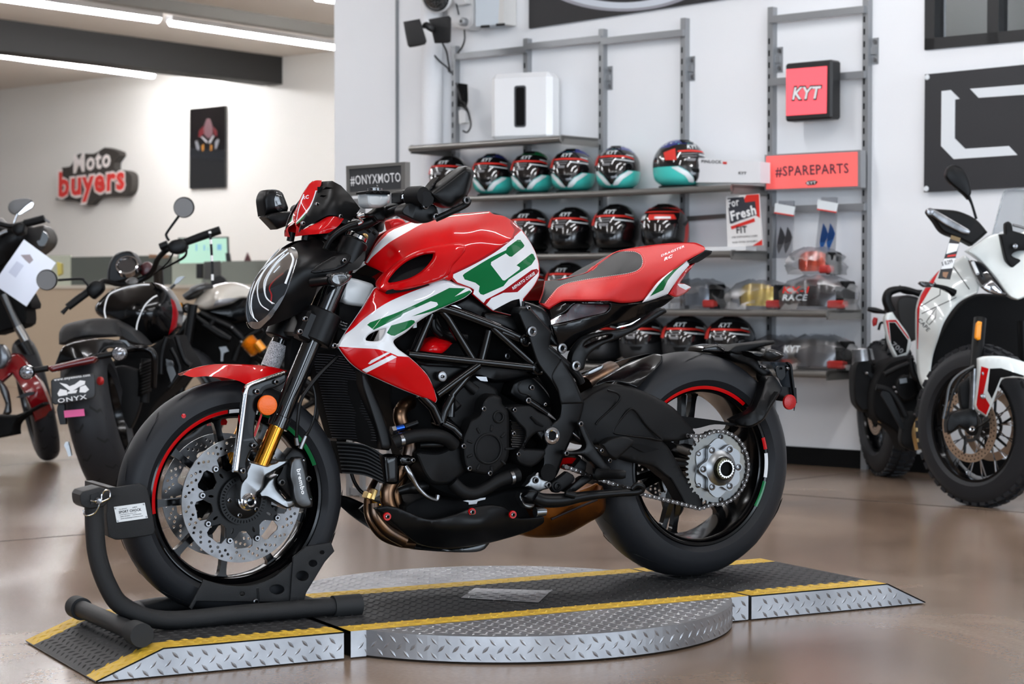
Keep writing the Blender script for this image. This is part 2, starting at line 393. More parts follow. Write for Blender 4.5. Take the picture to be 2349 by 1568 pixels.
# wall behind the window, frame and glass
GREYW=mat('grey_room_wall',(150,149,146),.8); BFR=mat('black_frame',(26,26,27),.5)
struct(WB('wall_inner',s1-1,s2+1,0,CEIL+.6,-1.3,-1.2,GREYW)); struct(WB('trim_1',s1-.2,s2,zW(2240,20,-1.1)+.35,zW(2240,20,-1.1)+.75,-1.19,-1.0,mat('band_grey',(96,95,94),.8)))  # darker grey band in front of the inner wall
A=Acc(); t=.055
def fb(s0,s1_,z0,z1_,o0=-.08,o1=.012): A.add(*boxg(WR*((s0+s1_)/2)+WN*(DW-(o0+o1)/2)+EZ*((z0+z1_)/2),WR,WN,EZ,s1_-s0,o1-o0,z1_-z0))
fb(s1,s2,z1,z1+t); fb(s1,s2,z2-t,z2); fb(s1,s1+t,z1,z2); fb(s2-t,s2,z1,z2)
sm_=sW(2280,60); fb(sm_-.03,sm_+.03,z1,z2)
wf=struct(A.build('window_1',BFR,smooth=False)); WB('window_pane',s1+t,s2-t,z1+t,z2-t,-.045,-.04,CLR,wf)
struct(WB('baseboard_right',sW(1700),sR,0,zW(1887,1027),0,.02,DRK))
# grey line and pipe at left of the shelves
struct(WB('trim_2',sW(913)-.008,sW(913)+.008,0,CEIL+.6,0,.012,mat('grey_seam',(120,124,128),.4)))
struct(olathe('trim_3',[(.0,0),(.062,0),(.062,CEIL+.6),(0,CEIL+.6)],WR*sW(1010)+WN*(DW-.07),(0,0,1),WALL,None,20))
# far wall
struct(WB('wall_left',sW(768,d=DF)-14,sW(768,d=DF)+8,0,CEIL,-.2,0,WALL2,d=DF))
_s=sW(768,d=DF)-14; struct(mk('wall_side',*boxg(WR*_s+WN*((DF+DW)/2-2)+EZ*(CEIL/2),WR,WN,EZ,.2,DF-DW+14,CEIL),WALL2,smooth=False))
# ceiling
CM=mat('ceiling_paint',(226,220,212),.8)
cc=WR*(-3)+WN*((DF+DW)/2-2)+EZ*(CEIL+.05)
V,F=boxg(WR*(-2)+WN*((DF-9)/2)+EZ*(CEIL+.65),WR,WN,EZ,34,DF+9.4,.1); struct(mk('ceiling_upper',V,F,CM,smooth=False)) if 0 else None
V,F=boxg(WR*0+WN*((DF-6)/2+0)+EZ*(CEIL+.05),WR,WN,EZ,46,DF+6,.1); struct(mk('ceiling',V,F,CM,smooth=False))
def ceilbar(name,u0,v0,u1,v1,w,drop,m,z=None,kind=None,lab=None,side=0):
    z=CEIL if z is None else z
    a,c=Zp(u0,v0,z),Zp(u1,v1,z); d=(c-a); L=np.linalg.norm(d); d/=L; n=np.cross(d,EZ)
    V,F=boxg((a+c)/2-EZ*drop/2*0+n*side+EZ*(drop/2),d,n,EZ,L,w,drop); return mk(name,V,F,m,None,None)
# black beam: lower near edge traced, box hangs from the ceiling
zb=float(WL(648,193,0,DF)[2]); a=WL(648,193,.0,DF); c=Zp(-260,85,zb); d=c-a; L=np.linalg.norm(d); d/=L; n=np.cross(EZ,d); n=n if n@WR<0 else -n
BLKP=mat('beam_black',(38,37,36),.7)
V,F=boxg((a+c)/2+n*.15+EZ*((CEIL-zb)/2),d,n,EZ,L,.3,CEIL-zb); struct(mk('trim_beam',V,F,BLKP,smooth=False))
# soffit strip above the light row
a=Zp(768,86,CEIL-.1); c=Zp(160,-6,CEIL-.1); d=(c-a); L=np.linalg.norm(d); d/=L; n=np.cross(EZ,d)
V,F=boxg((a+c)/2+d*1.5+EZ*.05,d,n,EZ,L+3,.12,.1); struct(mk('trim_soffit',V,F,mat('soffit',(140,137,132),.8),smooth=False))
# lights
LED=mat('led_diffuser',(250,251,255),.5,emit=46.0)
def ledbar(p0,p1,label,group='linear ceiling lights',w=.07):
    p0,p1=np.array(p0),np.array(p1); d=p1-p0; L=np.linalg.norm(d); d/=L; n=np.cross(d,EZ); c=(p0+p1)/2
    t=thing('ceiling_light',label,'light',c,group); t['_local']=0
    V,F=boxg(c+EZ*.03,d,n,EZ,L,w+.02,.05); mk('housing',V,F,mat('light_housing',(200,200,200),.5),None,t)
    V,F=tubeg([p0,p0+d*.02,p1-d*.02,p1],[w*.25,w*.5,w*.5,w*.25],10); mk('diffuser',V,F,LED,None,t); return t
zl=CEIL-.09
ledbar(Zp(-560,-85,zl),Zp(366,44,zl),'long linear ceiling light running in from the top left corner, above the black beam')
ledbar(Zp(388,50,zl),Zp(772,107,zl),'linear ceiling light ending at the white corner of the shelf wall')
ledbar(Zp(-500,57,zl),Zp(353,173,zl),'linear ceiling light hanging below the black beam')
for i,(s,nn_) in enumerate([(-2.2,2.2),(.2,2.2),(2.6,2.2),(-3.4,-1.6),(-.6,-1.6),(2.0,-1.6),(-1.5,5.6),(1.6,5.2)]):
    c=np.array([.6,0,0])+WR*s+WN*nn_+EZ*(zl); ledbar(c-WN*1.25,c+WN*1.25,'overhead linear ceiling light out of frame above the motorcycles','overhead linear lights')
# ---------- text on a wall plane or any frame ----------
def txt(name,s,p0,p1,h,m,parent,fr,y=0,bold=0.01,shear=0,th=.002,up=None):
    V,F=txpx(s,p0,p1,h,bold,shear,up); n=len(V)
    P=[fr(a[0],a[1],y) for a in V]; return mk(name,P,F,m,None,parent,smooth=False)
fw=FWL(); ff=FWL(DF)
def quad(name,pts,y0,th,m,parent,fr,**k): 
    return panel(name,sp(pts),y0,m,parent,th,fr=fr,ndir=WN,step=500,sm=False,**k)
# ---- shelf uprights ----
UPM=mat('shelf_upright_grey',(150,152,154),.4,.6); SHM=mat('shelf_grey_metal',(116,114,110),.38,.4)
names=['left end post by the dangling cables','second post, behind the white speaker','third post, where the short top shelf ends','fourth post, above the single turned helmet','fifth post, left edge of the red sign bay','tall right end post of the shelving beside the white adventure bike']
posts=[(1040,105),(1205,88),(1378,66),(1566,41),(1766,16),(1984,-40)]
for (u,v),nm in zip(posts,names):
    s=sW(u,300,.04); zt=min(zW(u,v,.04),CEIL); t=thing('shelf_upright','slotted grey shelf upright, '+nm,'shelf post',WR*s+WN*DW,'slotted shelf uprights')
    A=Acc(); A.add(*boxg(WR*s+WN*(DW-.02)+EZ*(zt/2),WR,WN,EZ,.033,.04,zt))
    z=.15
    while z<zt-.15:
        A.add(*boxg(WR*(s-.006)+WN*(DW-.0405)+EZ*z,WR,WN,EZ,.009,.002,.03),1); z+=.062
    A.build('post',[UPM,DRK],t,smooth=False)
    A=Acc(); zz=zW(u,{1040:250,1205:200,1378:180,1566:158,1766:138,1984:118}[u],.02)
    if u>1300:
        A.add(*boxg(WR*(s+.035)+WN*(DW-.004)+EZ*zz,WR,WN,EZ,.038,.008,.13)); A.add(*boxg(WR*(s+.03)+WN*(DW-.012)+EZ*zz,WR,WN,EZ,.03,.016,.035))
        for q in(-.045,.045): A.add(*lathe([(0,.0),(.012,0),(.012,.006)],WR*(s+.037)+WN*(DW-.014)+EZ*(zz+q),WN,10),1)
        A.build('wall_bracket',[UPM,STL],t)
# ---- cross rails ----
for (pa,pb,lab) in [((1040,131),(1205,112),'left of the three high cross rails above the shelves'),((1205,107),(1378,88),'middle high cross rail above the white speaker'),((1378,97),(1566,72),'right high cross rail below the black sign'),((1763,46),(1982,20),'topmost cross rail of the red sign bay'),((1763,187),(1982,172),'cross rail behind the small red lightbox'),((1766,487),(1982,468),'cross rail carrying the hanging plastic bags')]:
    a,c=WL(*pa,.06),WL(*pb,.06); z=(a[2]+c[2])/2
    o=WB('cross_rail',a@WR,c@WR,z-.018,z+.018,.04,.062,UPM); tag(o,'grey flat metal '+lab,'rail','cross rails')
# ---- shelves ----
def shelf(u0,u1,vf,uf,off,label,ends=0,dz=.032):
    """u0,u1 wall ends; vf v of the front top edge seen at uf"""
    z=zW(uf,vf,off); s0,s1=sW(u0,500,0.02),sW(u1,500,.02)
    t=thing('wall_shelf',label,'shelf',WR*((s0+s1)/2)+WN*DW+EZ*z,'grey metal wall shelves')
    A=Acc(); A.add(*boxg(WR*((s0+s1)/2)+WN*(DW-off/2-.03)+EZ*(z-.006),WR,WN,EZ,s1-s0,off-.06,.012))
    A.add(*boxg(WR*(s0+.004)+WN*(DW-off/2)+EZ*(z-.02),WR,WN,EZ,.008,off,.05)); A.add(*boxg(WR*(s1-.004)+WN*(DW-off/2)+EZ*(z-.02),WR,WN,EZ,.008,off,.05))
    A.build('shelf_board',SHM,t,smooth=False)
    A=Acc(); A.add(*tubeg([WR*s0+WN*(DW-off)+EZ*(z-.016),WR*s1+WN*(DW-off)+EZ*(z-.016)],.018,14)); A.build('front_edge',mat('shelf_edge',(128,126,122),.3,.6),t)
    return z
OFF=.36
z1s=shelf(1033,1378,322,1130,OFF,'short top grey wall shelf holding the white speaker')
z2s=shelf(1033,1766,437,1380,OFF,'long grey wall shelf with the turquoise helmets')
z3s=shelf(1033,1766,580,1380,OFF,'grey wall shelf with the black helmets behind the fuel tank')
z4s=shelf(1033,1984,711,1760,OFF,'grey wall shelf with bagged mirrored visors, behind the seat tail')
z5s=shelf(1033,1984,850,1850,OFF,'lowest grey wall shelf behind the rear wheel')
SHZ=[z1s,z2s,z3s,z4s,z5s]
# ---- helmets ----
def helmet_proto():
    """faces -Y, base at z=0, 0.24 wide"""
    return None
def hsurf(th,ph):
    # th 0 at top..pi bottom; ph around, 0 = front(-y)
    a=.118; x=math.sin(th)*math.sin(ph); y=-math.sin(th)*math.cos(ph); z=math.cos(th)
    X=.120*x; Y=.150*y; Zz=.125*z+.125
    if z<0:
        g=(1-z*z)**.5 if abs(z)<1 else 0; k=min(1.45,(1-abs(z)**7)/max(g,.05)) ; X*=k*(1-.13*z*z); Y*=k*(1-.14*z*z)
    if y<0: # chin bar forward
        Y*=1+.16*max(0,-z+.05)*(1 if z<.05 else 0)*max(0,math.cos(ph))
    Zz=max(Zz,.012-.006*abs(math.cos(ph)))
    return np.array([X,Y,Zz])
HM={'shell_b':mat('helmet_black',(9,9,10),.22,0,.6),'teal':mat('helmet_teal',(72,205,194),.3,0,.6),'navy':mat('helmet_navy',(34,44,120),.3,0,.6),'vis':mat('dark_visor',(14,13,15),.05,0,1),'hred':mat('sticker_red',(206,40,28),.5),'hwht':mat('helmet_white',(222,228,230),.35,0,.4),'hgrn':mat('helmet_green',(20,130,70),.3,0,.6),'visor_grey':mat('sticker_grey',(120,120,122),.5),'skin':mat('matte_helmet',(34,35,37),.5)}
def hpatch(poly,off=.003,n=7):
    """polygon in (ph deg, th deg) space -> curved patch"""
    P=cr([tuple(p)+(1,) for p in poly],True,6); q=np.array(P); a0,a1=q.min(0),q.max(0)
    g=np.array([(x,y) for x in np.arange(a0[0]+4,a1[0],8) for y in np.arange(a0[1]+4,a1[1],8)]); g=list(g[inside(g,P)]) if len(g) else []
    g=[p for p in g if bdist([p],[P])[0]>2.5]
    v,f=tri([P],g); out=[]
    for ph,th in v:
        p=hsurf(math.radians(th),math.radians(ph)); c=np.array([0,0,.125]); d=p-c; d/=np.linalg.norm(d); out.append(p+d*off)
    return out,[tuple(t) for t in f]
def hext(poly,off,base=0):
    V,F=hpatch(poly,off); V0,_=hpatch(poly,base); n=len(V); e={}
    for t in F:
        for i in range(3): e[(t[i],t[(i+1)%3])]=1
    return V+V0,F+[(b,a,a+n,b+n) for (a,b) in e if (b,a) not in e]
TXC={}
def htext(s,ph0,ph1,th,hh,bold=.02,shear=0,off=.008,dth=0):
    key=(s,bold,shear)
    if key not in TXC: TXC[key]=txmesh(s,bold,shear)
    V,F=TXC[key]; out=[]
    for a,b_ in V[:,:2]:
        p=hsurf(math.radians(th+dth*a-b_*hh),math.radians(ph0+(ph1-ph0)*a)); d=p-np.array([0,0,.125]); d/=np.linalg.norm(d); out.append(p+d*off)
    return out,F
def make_helmet(style):
    t=bpy.data.objects.new('motorcycle_helmet',None); SC.collection.objects.link(t); t['_local']=1
    shell={'teal':['shell_b','teal','navy','hwht'],'tealg':['shell_b','teal','hgrn','hwht'],'black':['shell_b','skin','skin','skin'],'red':['shell_b','hred','shell_b','hwht'],'graphic':['shell_b','hred','hwht','skin'],'matte':['skin','skin','skin','skin']}[style]
    ms=[HM[q] for q in shell]
    A=Acc(); nt_,np_=26,44; V=[hsurf(math.radians(2+ (150)*i/(nt_-1)),2*PI*j/np_) for i in range(nt_) for j in range(np_)]; F=[];Mi=[]
    for i in range(nt_-1):
        for j in range(np_):
            F.append((i*np_+j,(i+1)*np_+j,(i+1)*np_+(j+1)%np_,i*np_+(j+1)%np_)); th=2+150*(i+.5)/(nt_-1); ph=(360*(j+.5)/np_+180)%360-180
            m=0
            if style in('teal','tealg'):
                if th>96 : m=1
                elif th<52: m=2 if abs(ph)<140 else 1
            if style in('red',) and (abs(ph)>60 and th>60): m=1
            if style=='graphic' and 70<abs(ph)<120: m=1
            Mi.append(m)
    F.append(tuple(range(np_))[::-1]); Mi.append(0)
    A.add(V,F,Mi)
    A.add(*hext([(-34,22),(34,22),(26,30),(-26,30)],.005),4); A.add(*hext([(-26,31),(26,31),(30,36),(-30,36)],.006),0)
    if style in('teal','tealg'):
        for sg in(1,-1):
            A.add(*hpatch([(sg*4,140),(sg*18,138),(sg*30,120),(sg*58,100),(sg*44,98),(sg*22,112),(sg*10,126),(sg*4,136)],.004),3)
            A.add(*hpatch([(sg*4,136),(sg*10,124),(sg*22,110),(sg*42,97),(0,97),(0,136)],.0035),0)
        if style=='teal':
            rnd=random.Random(3)
            for k in range(26):
                ph=rnd.uniform(-100,100); th=rnd.uniform(12,50); w=rnd.uniform(2,5)*30/(th+12); A.add(*hpatch([(ph-w,th-1.5),(ph+w,th-2.5),(ph+w*.6,th+2.5),(ph-w*.8,th+2)],.0025),3 if k%3 else 1)
    if style=='graphic':
        A.add(*hpatch([(-60,40),(60,40),(70,50),(-70,50)],.004),1); A.add(*hpatch([(-12,118),(12,112),(6,134),(-6,130)],.004),3)
    A.build('shell',ms+[DRK],t)
    A=Acc(); vis=[(-84,62),(-60,47),(-30,42),(0,41),(30,42),(60,47),(84,62),(86,76),(70,88),(40,96),(0,99),(-40,96),(-70,88),(-86,76)]
    A.add(*hext(vis,.006,-.004)); vo=A.build('visor',HM['vis'],t)
    if style!='graphic':
        A=Acc(); A.add(*htext('KYT',-20,16,57,11,.03,.3),0); A.add(*hpatch([(-78,66),(-50,56),(-46,84),(-70,84)],.0075),1)
        A.add(*hpatch([(-44,62),(-10,60),(40,62),(62,68),(62,71),(40,66),(-10,65),(-44,66)],.0075),1); A.add(*hpatch([(-40,70),(4,68),(4,70),(-40,72)],.0075),2); A.add(*hpatch([(10,70),(60,75),(60,77),(10,72.5)],.0075),0)
        A.add(*hpatch([(-34,75),(2,74),(2,76),(-34,77)],.0075),2); A.add(*hpatch([(-28,80),(-2,80),(-4,86),(-24,86)],.0075),2)
        A.add(*hpatch([(40,58),(62,62),(62,64),(40,60)],.0075),0)
    else:
        A=Acc(); A.add(*hpatch([(-64,64),(-40,60),(-40,72),(-62,74)],.0075),0); A.add(*hpatch([(-30,60),(40,60),(44,72),(-28,74)],.0075),1); A.add(*hpatch([(-10,66),(30,66),(30,71),(-10,71)],.008),0); A.add(*hpatch([(-60,52),(60,52),(64,55),(-64,55)],.0075),1)
    A.build('sticker',[HM['hwht'],HM['hred'],HM['visor_grey']],vo)
    A=Acc(); A.add(*hext([(-16,103),(16,103),(10,112),(-10,112)],.007),0); A.build('chin_vent',DRK,t)
    V,F=lathe([(.084,0),(.094,0),(.098,.008),(.096,.016),(.084,.016)],(0,0,0),(0,0,1),32,closedprof=True); V=[(v[0]*.98,v[1]*1.15,v[2]) for v in V]; mk('base_trim',V,F,DRK,None,t)
    return t
def copy_tree(o,parent=None):
    c=o.copy(); SC.collection.objects.link(c); c.parent=parent
    for ch in o.children: copy_tree(ch,c)
    return c
HP={}
def helmet(style,u,v,zi,label,group,yaw=0,off=.2,sc=1.0):
    if style not in HP: HP[style]=make_helmet(style); o=HP[style]
    else: o=copy_tree(HP[style])
    z=SHZ[zi]; p=WL(u,672,off); p[2]=z+.0
    o.location=p; hd=math.atan2(-WN[1],-WN[0])+PI/2; 
    # face the storefront, a little towards the viewer
    o.rotation_euler=(0,0,hd+math.radians(yaw)); o.scale=(sc,sc,sc); tag(o,label,'helmet',None); o['group']=group; return o
g2='turquoise helmets on the second shelf'; g3='black helmets on the third shelf'; g5='black helmets on the lowest shelf'
hz=24
helmet('red',1034,430,1,'red and black helmet half hidden behind the near mirror','helmets on the second shelf',hz)
helmet('teal',1133,445,1,'turquoise and navy helmet right beside the near mirror',g2,hz)
helmet('tealg',1223,440,1,'turquoise helmet with a green patch over the visor',g2,hz)
helmet('teal',1315,436,1,'turquoise and starred navy helmet under the right end of the short top shelf',g2,hz)
helmet('teal',1418,428,1,'turquoise and starred navy helmet standing right of the third post',g2,hz)
helmet('teal',1556,420,1,'turquoise and navy helmet turned to the right beside the white box',g2,hz+48,sc=1.05)
helmet('black',1128,580,2,'black helmet peeking above the rear of the fuel tank',g3,hz,sc=.98)
helmet('black',1217,572,2,'black helmet just behind the fuel tank edge on the third shelf',g3,hz,sc=1.05)
helmet('black',1313,574,2,'black helmet in the middle of the third shelf row',g3,hz,sc=1.05)
helmet('black',1415,572,2,'black helmet left of the one with red and white graphics',g3,hz,sc=1.08)
helmet('graphic',1525,560,2,'black helmet with red and white visor graphics near the red seat tip','helmets on the third shelf',hz,sc=1.05)
helmet('black',1215,715,3,'black helmet mostly hidden behind the tank rear','black helmets on the fourth shelf',hz)
helmet('black',1303,712,3,'black helmet whose crown shows above the black seat front','black helmets on the fourth shelf',hz,sc=1.03)
helmet('matte',1382,840,4,'black helmet seen through the passenger peg hanger',g5,hz,sc=1.05)
helmet('matte',1476,840,4,'black helmet under the tip of the passenger peg hanger',g5,hz,sc=1.06)
helmet('matte',1575,838,4,'black helmet above the rear tyre, third of the lowest row',g5,hz,sc=1.07)
helmet('matte',1677,838,4,'black helmet directly behind the rear turn signal, above the tyre',g5,hz,sc=1.07)
# ---- bagged visors ----
BAG=glassm('plastic_bag',(226,227,229),.015,.35,.28)
def bagged(u,v,zi,w,h,rgb,label,logo=None,style='visor',lift=0,cardmat=None):
    z=SHZ[zi]+lift; p=WL(u,672,.2); p[2]=z; t=thing('bagged_visor' if style=='visor' else 'bagged_helmet_liner',label,'packaged visor',p,'bagged visors'); e1=WR; e2=-WN
    m=mat('mirror_%d_%d'%(rgb[0],rgb[1]),rgb,.22,.55,.6)
    A=Acc(); N=22; prof=[(-.5,0),(-.35,.55),(0,1),(.35,.55),(.5,0)]
    V=[];F=[]
    for i in range(N+1):
        a=-1.15+2.3*i/N; rr=w/2
        for k in range(9):
            q=k/8; hh=.02+ (h-.03)*q; taper=1-.12*(q-.5)**2*2 
            V.append(p+e1*math.sin(a)*rr*taper+e2*(math.cos(a)*rr*.75-rr*.2)*(1-.25*q)+EZ*hh*(1-.25*abs(math.sin(a))**2*(q)))
    for i in range(N):
        for k in range(8): F.append((i*9+k,(i+1)*9+k,(i+1)*9+k+1,i*9+k+1))
    A.add(V,F); A.build('visor_shell',m,t)
    V,F=boxg(p+e1*(w*.46)+e2*.0+EZ*(h*.45),e1,e2,EZ,w*.16,.11,h*.86,.008); mk('backing_card',V,F,cardmat or DRK,None,t)
    A=Acc(); A.add(*boxg(p+e1*(w*.40)+e2*.045+EZ*.03,e1,e2,EZ,w*.3,.05,.04,.008)); A.build('red_tab',HM['hred'],t)
    # crumpled bag
    rnd=random.Random(int(u)); N=26; V=[];F=[]
    for i in range(N):
        a=2*PI*i/N
        for k in range(7):
            q=k/6; r=.5+.05*rnd.uniform(-1,1)+ (.03 if k==0 else 0); ca,sa=math.cos(a),math.sin(a); r*= (1,1.04,1.05,1.03,.98,.8,.4)[k]
            V.append(p+e1*(w*1.18)*r*ca*abs(ca)**-.15+e2*.20*(r*sa)*1.6+EZ*(h*1.04*q+.004+ (rnd.uniform(-.006,.006) if k else 0)))
    for i in range(N):
        for k in range(6): j=(i+1)%N; F.append((i*7+k,j*7+k,j*7+k+1,i*7+k+1))
    mk('plastic_bag',V,F,BAG,None,t)
    if logo:
        for (s,x0,x1,zz,hh,mm) in logo:
            V,F=txmesh(s,.02,.2); P=[p+e1*(x0+(x1-x0)*a[0])+e2*(.17)+EZ*(zz+hh*a[1]) for a in V]; mk('printed_logo',P,F,mm,None,t,smooth=False)
    return t
GRYV=(120,124,130)
bagged(1606,715,3,.24,.15,(112,118,126),'bagged grey mirrored visor behind the red seat tail')
bagged(1746,712,3,.28,.145,(206,176,88),'bagged gold mirrored visor beside the shelf post')
bagged(1880,708,3,.33,.165,(70,66,66),'grey bagged visor pack with red KX lettering below the orange visor',logo=[('KX-1',-.11,.05,.085,.035,HM['hred']),('RACE',-.11,.04,.05,.03,HM['hwht'])])
bagged(1872,610,3,.22,.13,(214,84,58),'bagged orange mirrored visor on top of the grey pack',lift=.175)
bagged(1786,845,4,.23,.16,(52,50,58),'dark bagged visor with a red tab behind the number plate bracket')
bagged(1880,845,4,.33,.165,(118,116,116),'grey bagged visor pack with white KYT lettering beside the exhaust of the white bike',logo=[('KYT',-.1,.0,.09,.035,HM['hwht'])])
# ---- hanging pouches ----
for (u,vt,vb,uw,rgb,lab) in [(1800,460,592,52,(128,128,130),'clear bag with two grey peg blades hanging left on the rail'),(1898,452,588,46,(60,130,215),'clear bag with two blue blades hanging right on the rail')]:
    p=WL(u,vt,.12); t=thing('hanging_bag',lab,'packaged part',p,'bags hanging on the rail'); f_=lambda a,b_,y: WL(a,b_,.12-y)
    panel('bag',K('ct',[((u-1180)*2.8646-40,(vt-420)*2.8646),((u-1180)*2.8646+60,(vt-420)*2.8646),((u-1180)*2.8646+45,(vb-420)*2.8646),((u-1180)*2.8646-85,(vb-420)*2.8646)]),[(u-30,vt,0),(u+25,vt,0),(u-30,vb,-.03),(u+20,vb,-.02),(u,(vt+vb)/2,-.05)],BAG,t,.012,fr=f_,ndir=WN)
    quad('header_card',[(u-22,vt+6),(u+24,vt+14),(u+20,vt+34),(u-24,vt+28)],-.055,.004,HM['hwht'],t,f_); quad('card_stripe',[(u-24,vt+26),(u+20,vt+33),(u+20,vt+36),(u-24,vt+29)],-.057,.004,HM['hred'],t,f_)
    for dx in(-8,8): panel('blade',[(u+dx-2,vt+60,1),(u+dx+9,vt+84),(u+dx-6,vt+122,1),(u+dx-10,vt+104)],-.03,mat('blade%d'%rgb[0],rgb,.3,.6),t,.004,fr=f_,ndir=WN,step=30)
    tube('hook',[(u,vt+8,-.0,.003),(u,vt+8,.1,.003)],UPM,t,6,f_)
# ---- white speaker box on the top shelf ----
p=WL(1205,672,.17); zs=z1s; t=thing('speaker_box','white square speaker with a tall black slot on the short top shelf','speaker',(p[0],p[1],zs))
hw=.185; hh_=.385; hd=(WN*.8+WR*.0); ydir=WN*math.cos(math.radians(20))+WR*math.sin(math.radians(-20)); xdir=np.array([ydir[1],-ydir[0],0]); cpt=np.array([p[0],p[1],zs+hh_/2])
V,F=boxg(cpt,xdir,ydir,EZ,hw*2,.16,hh_,.03); mk('body',V,F,mat('white_gloss',(236,237,238),.3,0,.5),None,t,ang=60)
def sq(w,h,r,n=6): 
    o=[]
    for cx,cy,a0 in((w-r,h-r,0),(-w+r,h-r,PI/2),(-w+r,-h+r,PI),(w-r,-h+r,1.5*PI)):
        for i in range(n+1): o.append((cx+r*math.cos(a0+PI/2*i/n),cy+r*math.sin(a0+PI/2*i/n)))
    return o
v,f=tri([sq(.036,.118,.015),sq(.027,.108,.01)]); mk('slot_rim',[cpt+xdir*a[0]+EZ*a[1]-ydir*.082 for a in v],[tuple(q) for q in f],mat('slot_rim_grey',(70,72,76),.5),None,t)
v,f=tri([sq(.027,.108,.01)]); mk('slot',[cpt+xdir*a[0]+EZ*a[1]-ydir*.0812 for a in v],[tuple(q) for q in f],DRK,None,t)
# ---- white box beside turned helmet ----
t=thing('carton','white flat carton printed PINLOCK beside the turned helmet','box',WL(1670,672,.22)); 
panel('carton_body',sp([(1598,378),(1603,362),(1744,371),(1744,419),(1597,418)]),-.24,mat('carton_white',(226,226,228),.6),t,.09,fr=fw,ndir=WN,step=400,sm=False)
txt('printed_lettering','PINLOCK',(1609,373),(1655,374.5),7,BFR,t,fw,-.243,.02); quad('red_mark',[(1658,370.5),(1667,371),(1667,376.5),(1658,376)],-.243,.001,HM['hred'],t,fw)
txt('oval_logo','KYT',(1694,399),(1712,400),6,BFR,t,fw,-.243,.03)
# ---- card For Fresh FIT ----
t=thing('display_card','white card reading For Fresh FIT standing on the third shelf','sign',WL(1706,566,.3)); f3=lambda u,v,y: WL(u,v,.3-y)
quad('card',[(1665,450),(1741,444),(1749,562),(1669,567)],0,.006,mat('card_white',(222,220,218),.6),t,f3)
quad('red_corner',[(1712,447),(1741,445),(1743,500),(1700,470)],-.001,.001,HM['hred'],t,f3); quad('dark_panel',[(1669,454),(1706,451),(1709,464),(1732,461),(1736,492),(1698,505),(1678,513),(1674,512)],-.002,.001,mat('card_charcoal',(44,46,54),.6),t,f3); quad('red_band',[(1676,519),(1730,500),(1732,508),(1678,526)],-.002,.001,HM['hred'],t,f3)
quad('red_foot',[(1742,553),(1748,549),(1749,562),(1726,563.5)],-.002,.001,HM['hred'],t,f3)
txt('lettering_for','For',(1671,476),(1697,470),19,TXW,t,f3,-.004,.02,.1); txt('lettering_fresh','Fresh',(1678,506),(1736,490),22,TXW,t,f3,-.004,.03,.1); txt('lettering_fit','FIT',(1690,535),(1714,533),16,TXB,t,f3,-.004,.02)
txt('small_print','USE DISPOSABLE LINER',(1679,546),(1738,542),4,TXB,t,f3,-.004); txt('small_print','WHEN TRYING ON HELMETS',(1680,558),(1738,554),4,TXB,t,f3,-.004)
q_=WL(1672,672,.27); q_[2]=z3s+.012; V,F=boxg(q_,WR*.97+WN*.24,WN*.97-WR*.24,EZ,.24,.15,.02); mk('paper_stack',V,F,mat('paper_white',(210,210,210),.7),None,None,smooth=False); tag(bpy.data.objects['paper_stack'],'loose sheaf of papers lying flat in front of the For Fresh FIT card','paper')
panel('metal_flap',sp([(1576,496),(1662,490),(1662,500),(1576,507)]),-.03,SHM,None,.01,fr=fw,ndir=WN,step=200); tag(bpy.data.objects['metal_flap'],'grey metal label strip right of the graphic helmet','rail')
# ---- red signs ----
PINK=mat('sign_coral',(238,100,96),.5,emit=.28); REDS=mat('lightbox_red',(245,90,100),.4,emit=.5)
t=thing('shelf_sign','coral red sign reading #SPAREPARTS at the right end of the shelving','sign',WL(1862,395,.1)); f4=lambda u,v,y: WL(u,v,.12-y)
quad('frame',[(1754.5,355),(1974,343.5),(1974,430),(1754.5,437)],.004,.05,UPM,t,f4); quad('face',[(1757.5,358),(1966.5,348),(1966.5,426.5),(1757.5,434)],0,.004,PINK,t,f4)
txt('lettering','#SPAREPARTS',(1779,404),(1947,396),23,mat('plum_print',(70,40,56),.6),t,f4,-.002,.015)
quad('badge',[(1847,420),(1853,414.5),(1869,413),(1876,417),(1870,423.5),(1853,425)],-.002,.001,BFR,t,f4); txt('badge_lettering','KYT',(1851,423),(1872,421.5),6.5,TXW,t,f4,-.004,.02)
t=thing('lightbox','small red lightbox with KYT letters hung on the cross rail','sign',WL(1855,208,.1))
V,F=boxg((WL(1798,208,.16)+WL(1910,208,.16))/2+WN*.045+EZ*0,WR,WN,EZ,float((WL(1906,208,.16)-WL(1799,208,.16))@WR),.09,.295,.01); mk('housing',V,F,BFR,None,t)
f5=lambda u,v,y: WL(u,v,.163-y)
quad('face',[(1803.5,159),(1897,151.5),(1895.5,259.5),(1803.5,265.5)],-.001,.002,REDS,t,f5)
txt('lettering_outline','KYT',(1815,229),(1888,226),31,BFR,t,f5,-.003,.07,.28); txt('lettering','KYT',(1817,227.5),(1885,224.5),28,TXW,t,f5,-.005,.025,.28)
